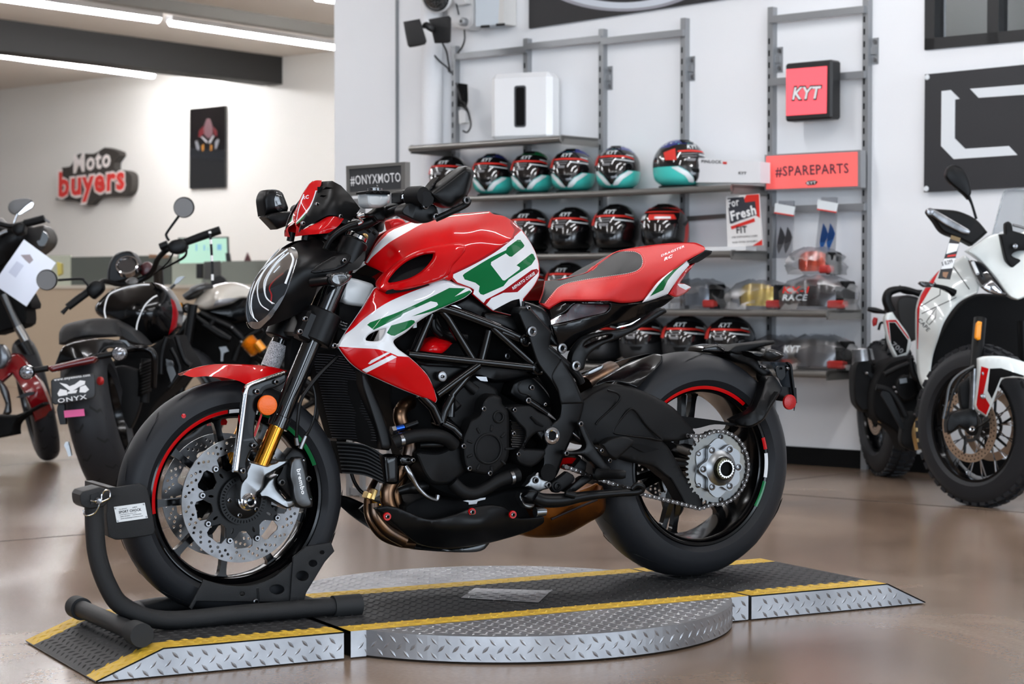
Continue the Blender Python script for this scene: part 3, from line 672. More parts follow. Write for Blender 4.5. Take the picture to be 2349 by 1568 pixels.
# ---- black banner top, right board ----
t=thing('wall_banner','large black banner with a white and grey arc at the top of the shelf wall','banner',WL(1470,20,.02))
quad('board',[(1213,65.2),(1213,-190),(1900,-260),(1900,-40),(1500,22)],-.02,.015,mat('banner_black',(36,35,37),.6),t,fw)
def arcband(r0,r1,cx,cy,ry,a0,a1,n=30): return [(cx+r0*math.cos(a),cy+ry*r0*math.sin(a),1) for a in np.linspace(a0,a1,n)]+[(cx+r1*math.cos(a),cy+ry*r1*math.sin(a),1) for a in np.linspace(a1,a0,n)]
panel('grey_arc',arcband(199,213,1428,-80,.4977,.1,3.04),-.022,mat('arc_grey',(150,150,158),.5),t,.001,fr=fw,ndir=WN,step=40,sm=False); panel('white_arc',arcband(172,200,1428,-80,.4977,.1,3.04),-.0235,mat('arc_white',(205,212,220),.5),t,.001,fr=fw,ndir=WN,step=40,sm=False)
t=thing('wall_board','black square board with an angular white emblem above the white adventure bike','sign',WL(2240,300,.03))
quad('board',[(2121.5,170.6),(2520,131),(2520,420),(2119,440.6)],-.03,.012,mat('board_black',(40,40,43),.5),t,fw)
cwp=lambda pts:[q[:2] for q in K('cw',pts)]
EMB=mat('emblem_white',(222,226,229),.5)
quad('emblem_stroke',cwp([(713,710),(784,702),(854,770),(818,776),(815,1078),(897,1160),(1237,1138),(1304,1208),(808,1240),(709,1138)]),-.033,.003,EMB,t,fw)
quad('emblem_stroke',cwp([(936,692),(1700,632),(1700,715),(1002,762)]),-.033,.003,EMB,t,fw); quad('emblem_stroke',cwp([(1500,640),(1650,630),(1650,1190),(1500,1130)]),-.033,.003,EMB,t,fw)
for q in [(601,603),(594,1471)]:
    p=cwp([q])[0]; V,F=lathe([(0,-.006),(.012,-.005),(.014,0)],WL(p[0],p[1],.033),WN,14); mk('screw_cap',V,F,EMB,None,t)
# ---- boxes near the top: fan, panel, speakers ----
t=thing('electrical_cabinet','pale grey electrical cabinet high on the wall left of the black banner','cabinet',WL(1122,40,.1)); 
panel('cabinet_body',sp([(1090,-60),(1148,-66),(1142,56),(1091,61)]),-.12,mat('cabinet_grey',(196,206,214),.4),t,.12,fr=fw,ndir=WN,step=300,sm=False); panel('cabinet_edge',sp([(1142,-66),(1156,-68),(1155,55),(1142,57)]),-.118,mat('cabinet_side',(206,205,202),.5),t,.11,fr=fw,ndir=WN,step=300,sm=False)
for (cx,cy) in ((1113,61),(1148,57)): V,F=tubeg([WL(cx-9,cy,.12),WL(cx+9,cy-1,.12)],.008,8); mk('latch',V,F,BFR,None,t)
t=thing('emergency_light','white wall unit with a round lamp above the black speakers','lamp',WL(1050,30,.1)); WU=mat('unit_white',(214,214,214),.5)
panel('unit_body',[(1026,-70,1),(1088,-72,1),(1087,55),(1076,67),(1040,64),(1028,40)],-.10,WU,t,.1,fr=fw,ndir=WN,step=60,roll=(.01,6))
V,F=lathe([(.0,-.03),(.018,-.03),(.024,-.024),(.024,.02)],WL(1065.5,50,.11),WN,20); mk('knob',V,F,[UPM],None,t); V,F=lathe([(0,-.032),(.011,-.032),(.011,-.02)],WL(1065.5,50,.11),WN,16); mk('knob_face',V,F,BFR,None,t)
panel('lamp_arm',[(1040,0,1),(1060,-6,1),(1072,8),(1050,12)],-.14,WU,t,.05,fr=fw,ndir=WN,step=60)
V,F=lathe([(0,-.07),(.03,-.066),(.06,-.05),(.085,-.02),(.088,0),(.05,.06),(0,.07)],WL(1004,-8,.2),WN*.8-WR*.3-EZ*-.25,28); mk('lamp_head',V,F,SMK,None,t); V,F=lathe([(.084,-.03),(.094,-.02),(.092,.01),(.05,.07)],WL(1004,-8,.2),WN*.8-WR*.3-EZ*-.25,28); mk('lamp_ring',V,F,WU,None,t)
SPK=mat('speaker_cloth',(34,34,35),.75,bump=.3,bscale=700)
for (pts,off,lab) in [([(925,50),(963,43,1),(979,95),(975,102),(940,109),(935,104)],.5,'black speaker tilted to the left on a wall arm'),([(983,44),(1030,36),(1035,41),(1034,96),(1028,99),(997,99)],.36,'upright black speaker on the wall arm, right one of the pair')]:
    t=thing('wall_speaker',lab,'speaker',WL(pts[0][0]+25,75,off),'black wall speakers'); f6=lambda u,v,y,o=off: WL(u,v,o-y)
    panel('cabinet',pts,-.08,SPK,t,.12,roll=(.012,5),fr=f6,ndir=ray(pts[0][0]+25,75)/np.linalg.norm(ray(pts[0][0]+25,75)),step=20)
    if off==.5: tube('arm',[(972,62,0,.012),(978,58,0,.02),(990,66,.02,.02),(992,70,.08,.012)],BFR,t,8,f6)
A=Acc()
for pts in [[(978,98),(990,118),(1008,140),(1026,155),(1030,165)],[(1015,99),(1024,118),(1028,140),(1032,160),(1034,168)],[(1047,8),(1053,34)],[(1065,68),(1066,90),(1060,108),(1050,122)],[(1046,190),(1052,210),(1057,230),(1066,238),(1076,262),(1080,288),(1072,303),(1062,300)],[(1056,240),(1072,255),(1078,275)]]:
    Q=smooth3([WL(a,b,.1) for a,b in pts],5) if len(pts)>2 else [WL(a,b,.1) for a,b in pts]; A.add(*tubeg(Q,.0055,6))
o=A.build('cable_loom',BFR); tag(o,'thin black cables hanging from the wall speakers down the left end post','cable')
t=thing('power_adapter','black power strip with a small white adapter hanging at the left end post','adapter',WL(1058,260,.06))
panel('power_strip',[(1050,190),(1062,192,1),(1063,230),(1060,246,1),(1049,244,1)],-.08,DRK,t,.04,fr=fw,ndir=WN,step=40); panel('adapter_body',[(1052,253,1),(1068,252,1),(1068,281,1),(1053,284,1)],-.1,WU,t,.04,fr=fw,ndir=WN,step=40)
# ---- #ONYXMOTO sign on a slatted rack ----
d0=8.6
t=thing('framed_sign','grey framed dark sign reading #ONYXMOTO standing behind the handlebar','sign',D(862,460,d0)); 
ndv=WN; P0=D(862,410,d0); f7=lambda u,v,y:(lambda r: CAM+r*(((P0-CAM)@WN)/(r@WN)))(ray(u,v))+WN*y
panel('frame',sp([(793.5,380.5),(929.5,371),(929.5,440),(795,449)]),0,mat('sign_frame_grey',(112,110,106),.5,.3),t,.03,fr=f7,ndir=WN,step=300,holes=[sp([(799,388),(920,379),(920,433),(801,441)])],sm=False)
panel('face',sp([(798,387),(921,378),(921,434),(800,442)]),.006,mat('sign_charcoal',(52,53,55),.6),t,.008,fr=f7,ndir=WN,step=300,sm=False)
txt('lettering','#ONYXMOTO',(803,424),(918,416),22,TXW,t,f7,.004,.008); V,F=lathe([(0,-.004),(.02,-.003),(.022,0)],f7(859,434,.005),WN,16); mk('badge',V,F,SMK,None,t)
t=thing('display_rack','grey wire display rack carrying the framed sign, mostly behind the bike','rack',D(862,900,d0)*[1,1,0])
f8=f7; A=Acc(); zt=float(f7(862,446,0)[2])
b0=f7(800,448,.0);b1=f7(925,440,.0)
for k in range(5):
    q=b0+(b1-b0)*k/4; A.add(*boxg(np.array([q[0],q[1],zt/2]),WR,WN,EZ,.02,.02,zt))
for z in(.02,.35,zt*.75,zt-.03): A.add(*boxg(np.array([(b0[0]+b1[0])/2,(b0[1]+b1[1])/2,z])+WN*.15,WR,WN,EZ,.30,.32,.03))
A.build('rack_frame',mat('rack_grey',(150,150,150),.4,.5),t)
# ================= display platform =================
RZ=.068; YN,YF,XF,XCL,XCR,XT=-.4103,.1989,-.4807,-.3207,1.8077,1.9447; DX,DR=.7334,.6194; YM=(YN+YF)/2
G1=float(Zp(787,1448,RZ)[0]); G2=float(Zp(801,1446,RZ)[0]); G3=float(Zp(1733,1370,RZ)[0]); G4=float(Zp(1743,1370,RZ)[0])
TRD=mat('diamond_plate_aluminium',(178,179,182),.46,1,noise=(150,151,154),bscale=9); BTR=mat('black_tread',(30,30,31),.6,noise=(20,20,21),bscale=40); YEL=mat('yellow_paint',(206,168,48),.55,noise=(180,142,38),bscale=30)
PM=[TRD,BTR,YEL,DRK]
def bump(A,c,e1,e2,n,ang,L=.025,w=.0075,h=.0018,m=0):
    a=e1*math.cos(ang)+e2*math.sin(ang); b=-e1*math.sin(ang)+e2*math.cos(ang)
    V=[c-a*L/2,c-a*L*.12-b*w/2,c+a*L*.12-b*w/2,c+a*L/2,c+a*L*.12+b*w/2,c-a*L*.12+b*w/2,c-a*L*.14+n*h,c+a*L*.14+n*h]
    A.add(V,[(0,1,6),(1,2,7,6),(2,3,7),(3,4,7),(4,5,6,7),(5,0,6)],m)
def field(A,o,e1,e2,n,x0,x1,y0,y1,fn,p=.018,**k):
    for i in range(int((x1-x0)/p)+1):
        for j in range(int((y1-y0)/p)+1):
            if (i+j)%2: continue
            x,y=x0+i*p+p/2,y0+j*p+p/2; m=fn(x,y)
            if m is None: continue
            bump(A,o+e1*x+e2*y,e1,e2,n,PI/4 if i%2 else -PI/4,m=m,**k)
X_,Y_=np.array([1.,0,0]),np.array([0,1.,0]); SWD=.078
def yel(y): return 2 if (y<YN+SWD+.008 or y>YF-SWD-.008) else 1
def quadf(A,pts,m): A.add(pts,[(0,1,2,3)] if len(pts)==4 else [tuple(range(len(pts)))],m)
def rampsec(name,x0,x1,xfoot,left,label):
    """flat from x0 to x1 and a slope from the crest to xfoot"""
    t=thing(name,label,'ramp',((x0+x1)/2,YM,0)); A=Acc(); xc=x0 if left else x1
    for (ya,yb,m) in ((YN,YN+SWD,2),(YN+SWD,YF-SWD,1),(YF-SWD,YF,2)):
        quadf(A,[(x0,ya,RZ),(x1,ya,RZ),(x1,yb,RZ),(x0,yb,RZ)],m); quadf(A,[(xc,ya,RZ),(xfoot,ya,.006),(xfoot,yb,.006),(xc,yb,RZ)],m)
    for y in(YN,YF): quadf(A,[(xfoot,y,.004),(xc,y,.004),(xc,y,RZ),(xfoot,y,.006)],0); quadf(A,[(x0,y,.004),(x1,y,.004),(x1,y,RZ),(x0,y,RZ)],0)
    xe=x1 if left else x0
    quadf(A,[(xe,YN,.004),(xe,YF,.004),(xe,YF,RZ),(xe,YN,RZ)],0); quadf(A,[(xfoot,YN,.003),(xfoot,YF,.003),(xfoot,YF,.006),(xfoot,YN,.006)],0)
    field(A,np.array([0,0,RZ]),X_,Y_,EZ,x0,x1,YN,YF,lambda x,y:yel(y) if x0+.01<x<x1-.01 and YN+.008<y<YF-.008 else None,h=.0022)
    sl=np.array([xfoot-xc,0,.006-RZ]); L=np.linalg.norm(sl); sl/=L; nn=np.cross(sl,Y_); nn=nn if nn[2]>0 else -nn
    field(A,np.array([xc,0,RZ]),sl,Y_,nn,0,L,YN,YF,lambda x,y:yel(y) if .01<x<L-.01 and YN+.008<y<YF-.008 else None,h=.0022)
    def side(x,z):
        lim=RZ
        if left and x<xc: lim=.006+(x-xfoot)/(xc-xfoot)*(RZ-.006)
        if not left and x>xc: lim=.006+(xfoot-x)/(xfoot-xc)*(RZ-.006)
        return 0 if .012<z<lim-.010 and min(x0,xfoot)+.012<x<max(x1,xfoot)-.012 else None
    field(A,np.array([0,YN,0]),X_,EZ,-Y_,min(x0,xfoot),max(x1,xfoot),0.004,RZ,side,h=.0018)
    # dark lip under the tread
    A.add(*boxg(((x0+x1)/2,YN-.001,RZ-.001),X_,Y_,EZ,x1-x0,.003,.003),3); A.add(*boxg(((xc+xfoot)/2,YN-.001,(RZ+.006)/2-.001),sl,Y_,nn,L,.003,.003),3)
    A.build('tread_deck',PM,t,smooth=False); return t
rampsec('platform_ramp',XCL,G1,XF,True,'diamond plate ramp section with yellow edges under the wheel chock')
rampsec('platform_ramp',G4,XCR,XT,False,'diamond plate ramp section with yellow edges sticking out behind the rear wheel')
t=thing('turntable','round silver diamond plate turntable with a black and yellow lane under the red motorcycle','turntable',(DX,YM,0)); A=Acc()
for (ya,yb,m) in ((YN,YN+SWD,2),(YN+SWD,YF-SWD,1),(YF-SWD,YF,2)): quadf(A,[(G2,ya,RZ),(G3,ya,RZ),(G3,yb,RZ),(G2,yb,RZ)],m)
N=96
for yy,sg in((YN,-1),(YF,1)):
    aa=math.asin((yy-YM)/DR) if sg<0 else math.asin((yy-YM)/DR)
    arc=[(DX+DR*math.cos(a),YM+DR*math.sin(a)) for a in np.linspace(aa,-PI-aa if sg<0 else PI-aa,N//2)]
    A.add([(x,y,RZ-.0005) for x,y in arc],[tuple(range(len(arc)))],0); n=len(arc)
    A.add([(x,y,RZ-.0005) for x,y in arc]+[(x,y,.006) for x,y in arc],[(i,i+1,n+i+1,n+i) for i in range(n-1)],0)
    for (xa,xb) in ((G2,arc[-1][0]),(arc[0][0],G3)): quadf(A,[(xa,yy,.004),(xb,yy,.004),(xb,yy,RZ),(xa,yy,RZ)],0)
def topfn(x,y):
    if G2+.01<x<G3-.01 and YN+.004<y<YF-.004: 
        q=B; return None if inpatch(x,y) else yel(y)
    return 0 if (x-DX)**2+(y-YM)**2<(DR-.012)**2 and not(YN-.012<y<YF+.012) else None
pq=[Zp(*q,RZ)[:2] for q in ((1057,1372),(1088,1350),(1265,1355),(1235,1383))]
def inpatch(x,y): return bool(inside([(x,y)],pq)[0])
field(A,np.array([0,0,RZ]),X_,Y_,EZ,G2-.0,G3,YM-DR,YM+DR,topfn,h=.0022)
quadf(A,[(p[0],p[1],RZ+.002) for p in pq],0)
mn=np.min(pq,0);mxx=np.max(pq,0); field(A,np.array([0,0,RZ+.002]),X_,Y_,EZ,mn[0],mxx[0],mn[1],mxx[1],lambda x,y:0 if inpatch(x,y) else None)
a0=math.asin((YN-YM)/DR)
k=0; s=0.
nst=int((PI+2*a0)*DR/.018)
for i in range(nst):
    a=a0-(i+.5)*.018/DR; er=np.array([math.cos(a),math.sin(a),0]); et=np.array([-math.sin(a),math.cos(a),0])
    for j in range(3):
        if (i+j)%2: continue
        bump(A,np.array([DX,YM,0])+er*DR+EZ*(.018+j*.0175),et,EZ,er,PI/4 if i%2 else -PI/4,m=0)
def sidef(x,z): return 0 if .012<z<RZ-.010 and ((G2+.01<x<DX-DR*.86) or (DX+DR*.86<x<G3-.01)) else None
field(A,np.array([0,YN,0]),X_,EZ,-Y_,G2,G3,.004,RZ,sidef)
A.add(*boxg(((G2+G3)/2,YM,.03),X_,Y_,EZ,G3-G2-.02,YF-YN-.02,.05),3)
A.build('turntable_deck',PM,t,smooth=False)
V,F=lathe([(0,.0),(DR-.05,0),(DR-.05,.02),(0,.02)],(DX,YM,0),(0,0,1),64); mk('turntable_base',V,F,DRK,None,t)
# ================= wheel chock =================
CHK=mat('powder_coated_black',(14,15,17),.5,bump=.6,bscale=1200); CPB=mat('rubber_cap',(26,27,28),.7)
ck=thing('wheel_chock','black tubular wheel chock gripping the front wheel of the red motorcycle','wheel chock',(-.1,-.1,RZ))
zr=RZ+.024; pA=Zp(800,1403,zr); pBq=Zp(330,1410,zr); yR=float((pA[1]+pBq[1])/2)
P=[pA,Zp(560,1407,zr),(pBq[0]+.02,yR,zr),B(285,1392,yR),B(248,1345,yR),B(224,1275,yR),B(217,1200,yR),B(216,1120,yR)]
P[0]=np.array([P[0][0],yR,zr]);P[1]=np.array([P[1][0],yR,zr])
V,F=tubeg(smooth3(P,6),.023,18); mk('frame_tube',V,F,CHK,None,ck,ang=60)
V,F=tubeg([P[0]-X_*.0,P[0]+X_*.075],.0275,20); mk('end_cap',V,F,CPB,None,ck)
pf=Zp(440,1383,zr); yf_=float(pf[1]); q=[np.array([float(Zp(290,1386,zr)[0]),yf_,zr]),np.array([float(P[0][0])-.25,yf_,zr])]
V,F=tubeg([q[0]+Y_*(yR-yf_)*.5+X_*(-.02),q[0]+Y_*(yR-yf_)*.12,q[0]+X_*.06,q[1]],.022,14); mk('frame_tube',V,F,CHK,None,ck,ang=60)
c0,c1=Zp(182,1394,.092),Zp(322,1455,.092); d=(c1-c0)/np.linalg.norm(c1-c0)
V,F=tubeg([c0,c1],.022,18); mk('cross_tube',V,F,CHK,None,ck,ang=60)
for a_,b_ in((c0-d*.03,c0+d*.02),(c1-d*.045,c1+d*.012)): V,F=tubeg([a_,b_],.0285,22); mk('end_cap',V,F,CPB,None,ck)
g=lambda pts:K('cg',pts)
panel('side_plate',g([(300,160,1),(590,112),(640,135),(668,190),(728,530),(712,570),(400,617,1),(372,617,1),(310,592,1),(290,420,1)]),-.088,CHK,ck,.006,roll=(.002,2.5),step=25)
panel('side_plate',g([(372,617,1),(310,592,1),(285,420,1),(300,160,1),(230,135,1),(240,560,1)]),[g([(300,160)])[0]+(-.085,),g([(372,617)])[0]+(-.085,),g([(230,135)])[0]+(.03,),g([(240,560)])[0]+(.03,)],CHK,ck,.004,step=25)
V,F=boxg(B(*g([(250,150)])[0],.0)-X_*.004,X_,Y_,EZ,.02,.20,.02); mk('clamp_bar',V,F,CHK,None,ck)
panel('top_bracket',g([(50,215,1),(75,180,1),(230,140,1),(300,170,1),(310,270),(260,320,1),(130,340),(60,300)]),yR-.034,CHK,ck,.065,roll=(.004,3),step=25)
panel('bracket_rib',g([(150,215,1),(225,190,1),(225,290,1),(150,300,1)]),yR-.038,CHK,ck,.006,step=40)
t_=[(145,262),(190,272),(215,255),(245,258),(250,210),(275,175),(310,170),(325,200),(318,240),(280,262),(235,285),(215,330),(185,375),(130,400),(92,392),(82,350)]
Q=[B(*p,yR-.046) for p in g(t_)]; V,F=tubeg(smooth3(Q,4),.0018,6); mk('wire_clip',V,F,CHR,None,ck)
V,F=lathe([(0,-.008),(.006,-.007),(.009,0)],B(*g([(220,268)])[0],yR-.042),(0,1,0),14); mk('pin_head',V,F,STL,None,ck)
pl=panel('name_plate',sp(g([(358,322),(635,284),(663,422),(384,462)])),-.0895,mat('label_silver',(205,205,203),.4,.3),ck,.0015,step=50,sm=False)
def tpx(name,s,p0,p1,h,m,parent,y,c=None,**k):
    if c: p0,p1=K(c,[p0])[0],K(c,[p1])[0]; h=h/CR[c][2]
    return txt(name,s,p0,p1,h,m,parent,B,y,**k)
tpx('lettering','SPORT CHOCK',(405,382),(606,355),24,TXB,pl,-.0905,'cg',bold=.02)
tpx('lettering','The BAXLEY',(405,348),(478,338),9,TXB,pl,-.0905,'cg'); tpx('lettering','2453',(525,332),(566,326),11,TXB,pl,-.0905,'cg')
tpx('lettering','by Providence Products, LLC',(413,397),(560,377),8,TXB,pl,-.0905,'cg'); tpx('lettering','PATENTED',(530,398),(606,387),8,TXB,pl,-.0905,'cg'); tpx('lettering','(800) 998-8055',(418,415),(505,403),9,TXB,pl,-.0905,'cg'); tpx('lettering','www.baxleybyprovidence.com',(418,433),(620,405),10,TXB,pl,-.0905,'cg')
for p in g([(372,335),(625,297),(650,410),(395,447)]): V,F=lathe([(0,-.002),(.0018,-.0015),(.0025,0)],B(*p,-.0895),(0,1,0),8); mk('rivet',V,F,CHR,None,pl)
h1=lambda x,y,r,e=.85:[(x+r*math.cos(a),y+r*e*math.sin(a)) for a in np.linspace(0,2*PI,16,endpoint=False)]
panel('cradle_plate',K('c1',[(532,1092,1),(640,1118),(750,1118),(850,1082),(950,1000,1),(930,1190,1),(860,1194),(500,1190,1),(478,1228,1),(466,1218,1)]),-.082,CHK,ck,.005,roll=(.0015,2),step=18,holes=[K('c1',h1(866,1137,33,.65)),K('c1',h1(708,1157,11))])
panel('cradle_plate',K('c1',[(940,990,1),(1000,940,1),(1112,922,1),(1128,962,1),(1085,1010,1),(1000,1150,1),(985,1200,1),(925,1192,1)]),-.088,CHK,ck,.006,roll=(.0015,2),step=18,holes=[K('c1',h1(982,1075,28,.8)),K('c1',h1(1030,1018,19,.8)),K('c1',h1(1072,968,10,.8))])
panel('cradle_plate',K('c1',[(532,1092,1),(640,1118),(850,1082),(1000,1000,1),(1000,1150,1),(930,1200,1),(478,1228,1)]),.08,CHK,ck,.005,step=18)
V,F=boxg((.06,0,RZ+.014),X_,Y_,EZ,.34,.17,.01,0); mk('cradle_base',V,F,CHK,None,ck)
for p in [(965,1204)]: bolt(*K('c1',[p])[0],-.1,.011,ck)
Q=[B(*p,-.12) for p in K('c1',[(778,1130),(780,1170),(785,1240),(778,1252)])]; V,F=tubeg(Q,.0028,8); mk('hitch_pin',V,F,BLK,None,ck)
bolt(*K('c1',[(770,1192)])[0],-.118,.008,ck)
# ================= the red motorcycle =================
bk=thing('motorcycle','red, white and green naked sport motorcycle with gold fork tubes on the turntable','motorcycle',(.7,0,RZ))
FA,RA=(0,.366),(1.40,.394)
k1=lambda *p:K('c1',p); k2=lambda *p:K('c2',p); k3=lambda *p:K('c3',p); k4=lambda *p:K('c4',p); k5=lambda *p:K('c5',p); k6=lambda *p:K('c6',p); k9=lambda *p:K('c9',p); kb=lambda *p:K('cb',p); ka=lambda *p:K('ca',p)
def C(c,*p): # control points (x,y,depth) in crop coords
    return K(c,p)
# ---- wheels ----
def tyre_prof(R,hw,rb,hb):
    P=[(rb,-hb)]; 
    for t in np.linspace(0,1,15):
        a=-PI/2+PI*t; s=math.sin(a); c=math.cos(a)
        h=R-(rb+.018); P.append((rb+.018+h*abs(c)**.72,hw*np.sign(s)*abs(s)**.95))
    P.append((rb,hb)); return P
def profpt(P,t): # t in -1..1 along width
    i=(t+1)/2*(len(P)-1); a=int(min(i,len(P)-2)); f=i-a; return np.array(P[a])*(1-f)+np.array(P[a+1])*f
def wheel(name,ax,R,hw,rb,hb,label,nspk,spk0,dbl,arcs,hub,hy,spy):
    c=(ax[0],0,ax[1]); 
    rp=[(rb+.004,-hb),(rb+.0045,-hb-.004),(rb,-hb-.006),(rb-.006,-hb-.004),(rb-.010,-hb+.006),(rb-.018,-hb+.012),(rb-.024,-hb*.5),(rb-.024,hb*.5),(rb-.018,hb-.012),(rb-.010,hb-.006),(rb-.006,hb+.004),(rb,hb+.006),(rb+.004,hb),(rb-.012,hb*.5),(rb-.012,-hb*.5)]
    w=ylathe(name,rp,c,GBK,bk,96,closedprof=True,label=label)
    P=tyre_prof(R,hw,rb,hb); A=Acc(); A.add(*lathe(P,c,(0,1,0),110,e=EY))
    # tread grooves, painted as shallow dark strips
    for i in range(15):
        for sg in(1,-1):
            a0=2*PI*(i+(0 if sg>0 else .5))/15
            pts=[(a0,.16),(a0+.05,.30),(a0+.16,.40),(a0+.26,.46)] if i%2 else [(a0+.02,.10),(a0+.12,.22),(a0+.22,.27)]
            L=[];
            for (a,t) in cr([(p[0]*10,p[1]*10) for p in pts],False,.4):
                for s in(-.005,.005):
                    aa=a/10; tt=t/10*sg; r,y=profpt(P,tt); r2,y2=profpt(P,tt+.03); L.append((c[0]+(r+.0018)*math.cos(aa)+s*-math.sin(aa),y+s*.6*sg+.0012*sg,c[2]+(r+.0018)*math.sin(aa)+s*math.cos(aa)))
            A.add(L,[(2*j,2*j+1,2*j+3,2*j+2) for j in range(len(L)//2-1)],1)
    A.build('tyre',[TYR,GRV],w)
    for (a0,a1,m) in arcs: ylathe('rim_stripe',[(rb-.009,-hb-.0035),(rb-.004,-hb-.0060),(rb+.0005,-hb-.0070)],c,m,w,40,a0=math.radians(a0),a1=math.radians(a1))
    A=Acc()
    for i in range(nspk):
        for s in ((-dbl,dbl) if dbl else (0,)):
            a=math.radians(spk0+360*i/nspk); er=np.array([math.cos(a),0,math.sin(a)]); et=np.array([-math.sin(a),0,math.cos(a)])
            pin=np.array(c)+er*hub+Y_*hy+et*s*.35; po=np.array(c)+er*(rb-.02)+Y_*spy+et*s
            d=po-pin; L=np.linalg.norm(d); d/=L; nn=np.cross(d,et)
            V=[];ws=[(0,.018,.016),(.25,.010,.014),(.8,.008,.011),(.93,.010,.010),(1,.020,.010)]
            for q,wd_,th_ in ws:
                p=pin+d*L*q
                for u_,v_ in((-1,-1),(1,-1),(1,1),(-1,1)): V.append(p+et*u_*wd_+nn*v_*th_)
            F=[(4*i_+k_,4*i_+(k_+1)%4,4*i_+4+(k_+1)%4,4*i_+4+k_) for i_ in range(4) for k_ in range(4)]; A.add(V,F)
    A.build('spokes',GBK,w,ang=50)
    return w
fwl=wheel('front_wheel',FA,.300,.061,.228,.046,None,9,182,0,[(97,187,RED),(76,96,WHT),(20,75,GRN),(-150,-60,GBK)],.05,-.0,0)
ylathe('hub',[(.02,-.07),(.042,-.068),(.05,-.055),(.052,-.03),(.045,0),(.052,.03),(.05,.055),(.02,.07)],(0,0,FA[1]),GBK,fwl,40)
def disc(parent,c,y,R,r,m,rows=3,nb=9,a0=.2,th=.005,front=True):
    lp=[circ(R,90)]; inn=[]
    for i in range(nb):
        a=a0+2*PI*i/nb; w=.5*2*PI/nb
        for q,rr in((-.86,r+.006),(-.62,r+.008),(-.42,r+.004),(-.30,r-.012),(-.17,r-.020),(.17,r-.020),(.30,r-.012),(.42,r+.004),(.62,r+.008),(.86,r+.006)): inn.append((rr*math.cos(a+q*w),rr*math.sin(a+q*w)))
    holes=[]
    for row in range(rows):
        rr=r+.016+row*(R-r-.026)/(rows-1); n=30
        for i in range(n):
            a=2*PI*(i+row/3)/n+.03*math.sin(i*1.7); holes.append(circ(.0041,7,rr*math.cos(a),rr*math.sin(a)))
    d=plate('brake_disc',[lp[0],inn]+holes,y-th/2,y+th/2,m,parent,(c[0],c[1]))
    return d
dsc=mat('disc_steel',(118,118,120),.34,1,noise=(88,86,84),bscale=18)
nd=disc(fwl,FA,-.076,.160,.118,dsc)
bx=lambda i,r,a0=.2,n=9:(r*math.cos(a0+2*PI*i/n),r*math.sin(a0+2*PI*i/n))
# black carrier with arms
o=[]
for i in range(9):
    a=.2+2*PI*i/9; w=2*PI/9
    for q,rr in((-.5,.080),(-.33,.082),(-.22,.094),(-.12,.106),(0,.110),(.12,.106),(.22,.094),(.33,.082)): o.append((rr*math.cos(a+q*w),rr*math.sin(a+q*w)))
hs=[circ(.032,24)]
for i in range(9):
    a=.2+2*PI*i/9; hs.append([( (.083+.008*math.cos(t))*math.cos(a+.04*math.sin(t)), (.083+.008*math.cos(t))*math.sin(a+.04*math.sin(t))) for t in np.linspace(0,2*PI,10,endpoint=False)])
for yy,nm in((-.079,'disc_carrier'),(.073,'disc_carrier')): plate(nm,[o]+hs,yy,yy+.006,BLK,fwl,FA)
disc(fwl,FA,.076,.160,.118,dsc)
for i in range(9):
    q=bx(i,.1075)
    for yy,sg in((-.080,1),(.080,-1)):
        V,F=lathe([(.0035,-.001),(.0035,-.0045),(.0065,-.0045),(.0085,-.0015),(.0085,.003)],(q[0],yy,FA[1]+q[1]),(0,sg,0),16); mk('disc_bobbin',V,F,STL,None,fwl)
sl=[circ(.063,60),circ(.046,40)]+[[((r_)*math.cos(a+q_),(r_)*math.sin(a+q_)) for r_,q_ in((.052,-.022),(.059,-.02),(.059,.02),(.052,.022))] for a in np.linspace(0,2*PI,44,endpoint=False)]
plate('sensor_ring',sl,-.090,-.087,BLK,fwl,FA); ylathe('ring_carrier',[(.02,-.098),(.030,-.0975),(.047,-.091),(.047,-.085),(.03,-.08)],(0,0,FA[1]),BLK,fwl,40)
for i in range(5): q=bx(i,.040,.6,5); bolt(*pix((q[0],-.096,FA[1]+q[1])),-.096,.0062,fwl)
# tiny tricolour and valve details
for p,m in ((k1((440,345))[0],RED),): V,F=lathe([(0,-.001),(.006,-.0008),(.006,0)],B(*p,-.0605),(0,1,0),12); mk('tyre_dot',V,F,m,None,fwl)
# ---- fork ----
def forkleg(parent,y,near):
    a=np.array(B(815,548,-.105)); b_=np.array(B(596,1072,-.105)); a[1]=b_[1]=y
    d=(b_-a); L=np.linalg.norm(d); d/=L; t0=np.array(B(*k1((846,388))[0],-.105)); t0[1]=y; t0=a+d*((t0-a)@d)
    olathe('fork_tube',[(0,0),(.026,0),(.027,.01),(.0265,.16),(.0245,.17),(.0245,float((t0-a)@d)-.03),(.0275,float((t0-a)@d)-.028),(.0275,float((t0-a)@d)),(.02,float((t0-a)@d))],a,d,mat('fork_black',(14,14,15),.12,.2,1),parent,28)
    olathe('fork_stanchion',[(.0205,-.02),(.0205,float((b_-t0)@d)+.02)],t0,d,GLD,parent,28,label='gold fork stanchion')
    olathe('fork_cap',[(0,-.014),(.018,-.014),(.027,-.012),(.030,-.009),(.030,.0)],a,d,CHR,parent,24)
    return a,d
fk=mk('front_fork',*boxg(B(765,590,0),X_,Y_,EZ,.06,.17,.05,.01),BLK,None,bk)
a_,d_=forkleg(fk,-.105,True); forkleg(fk,.105,False)
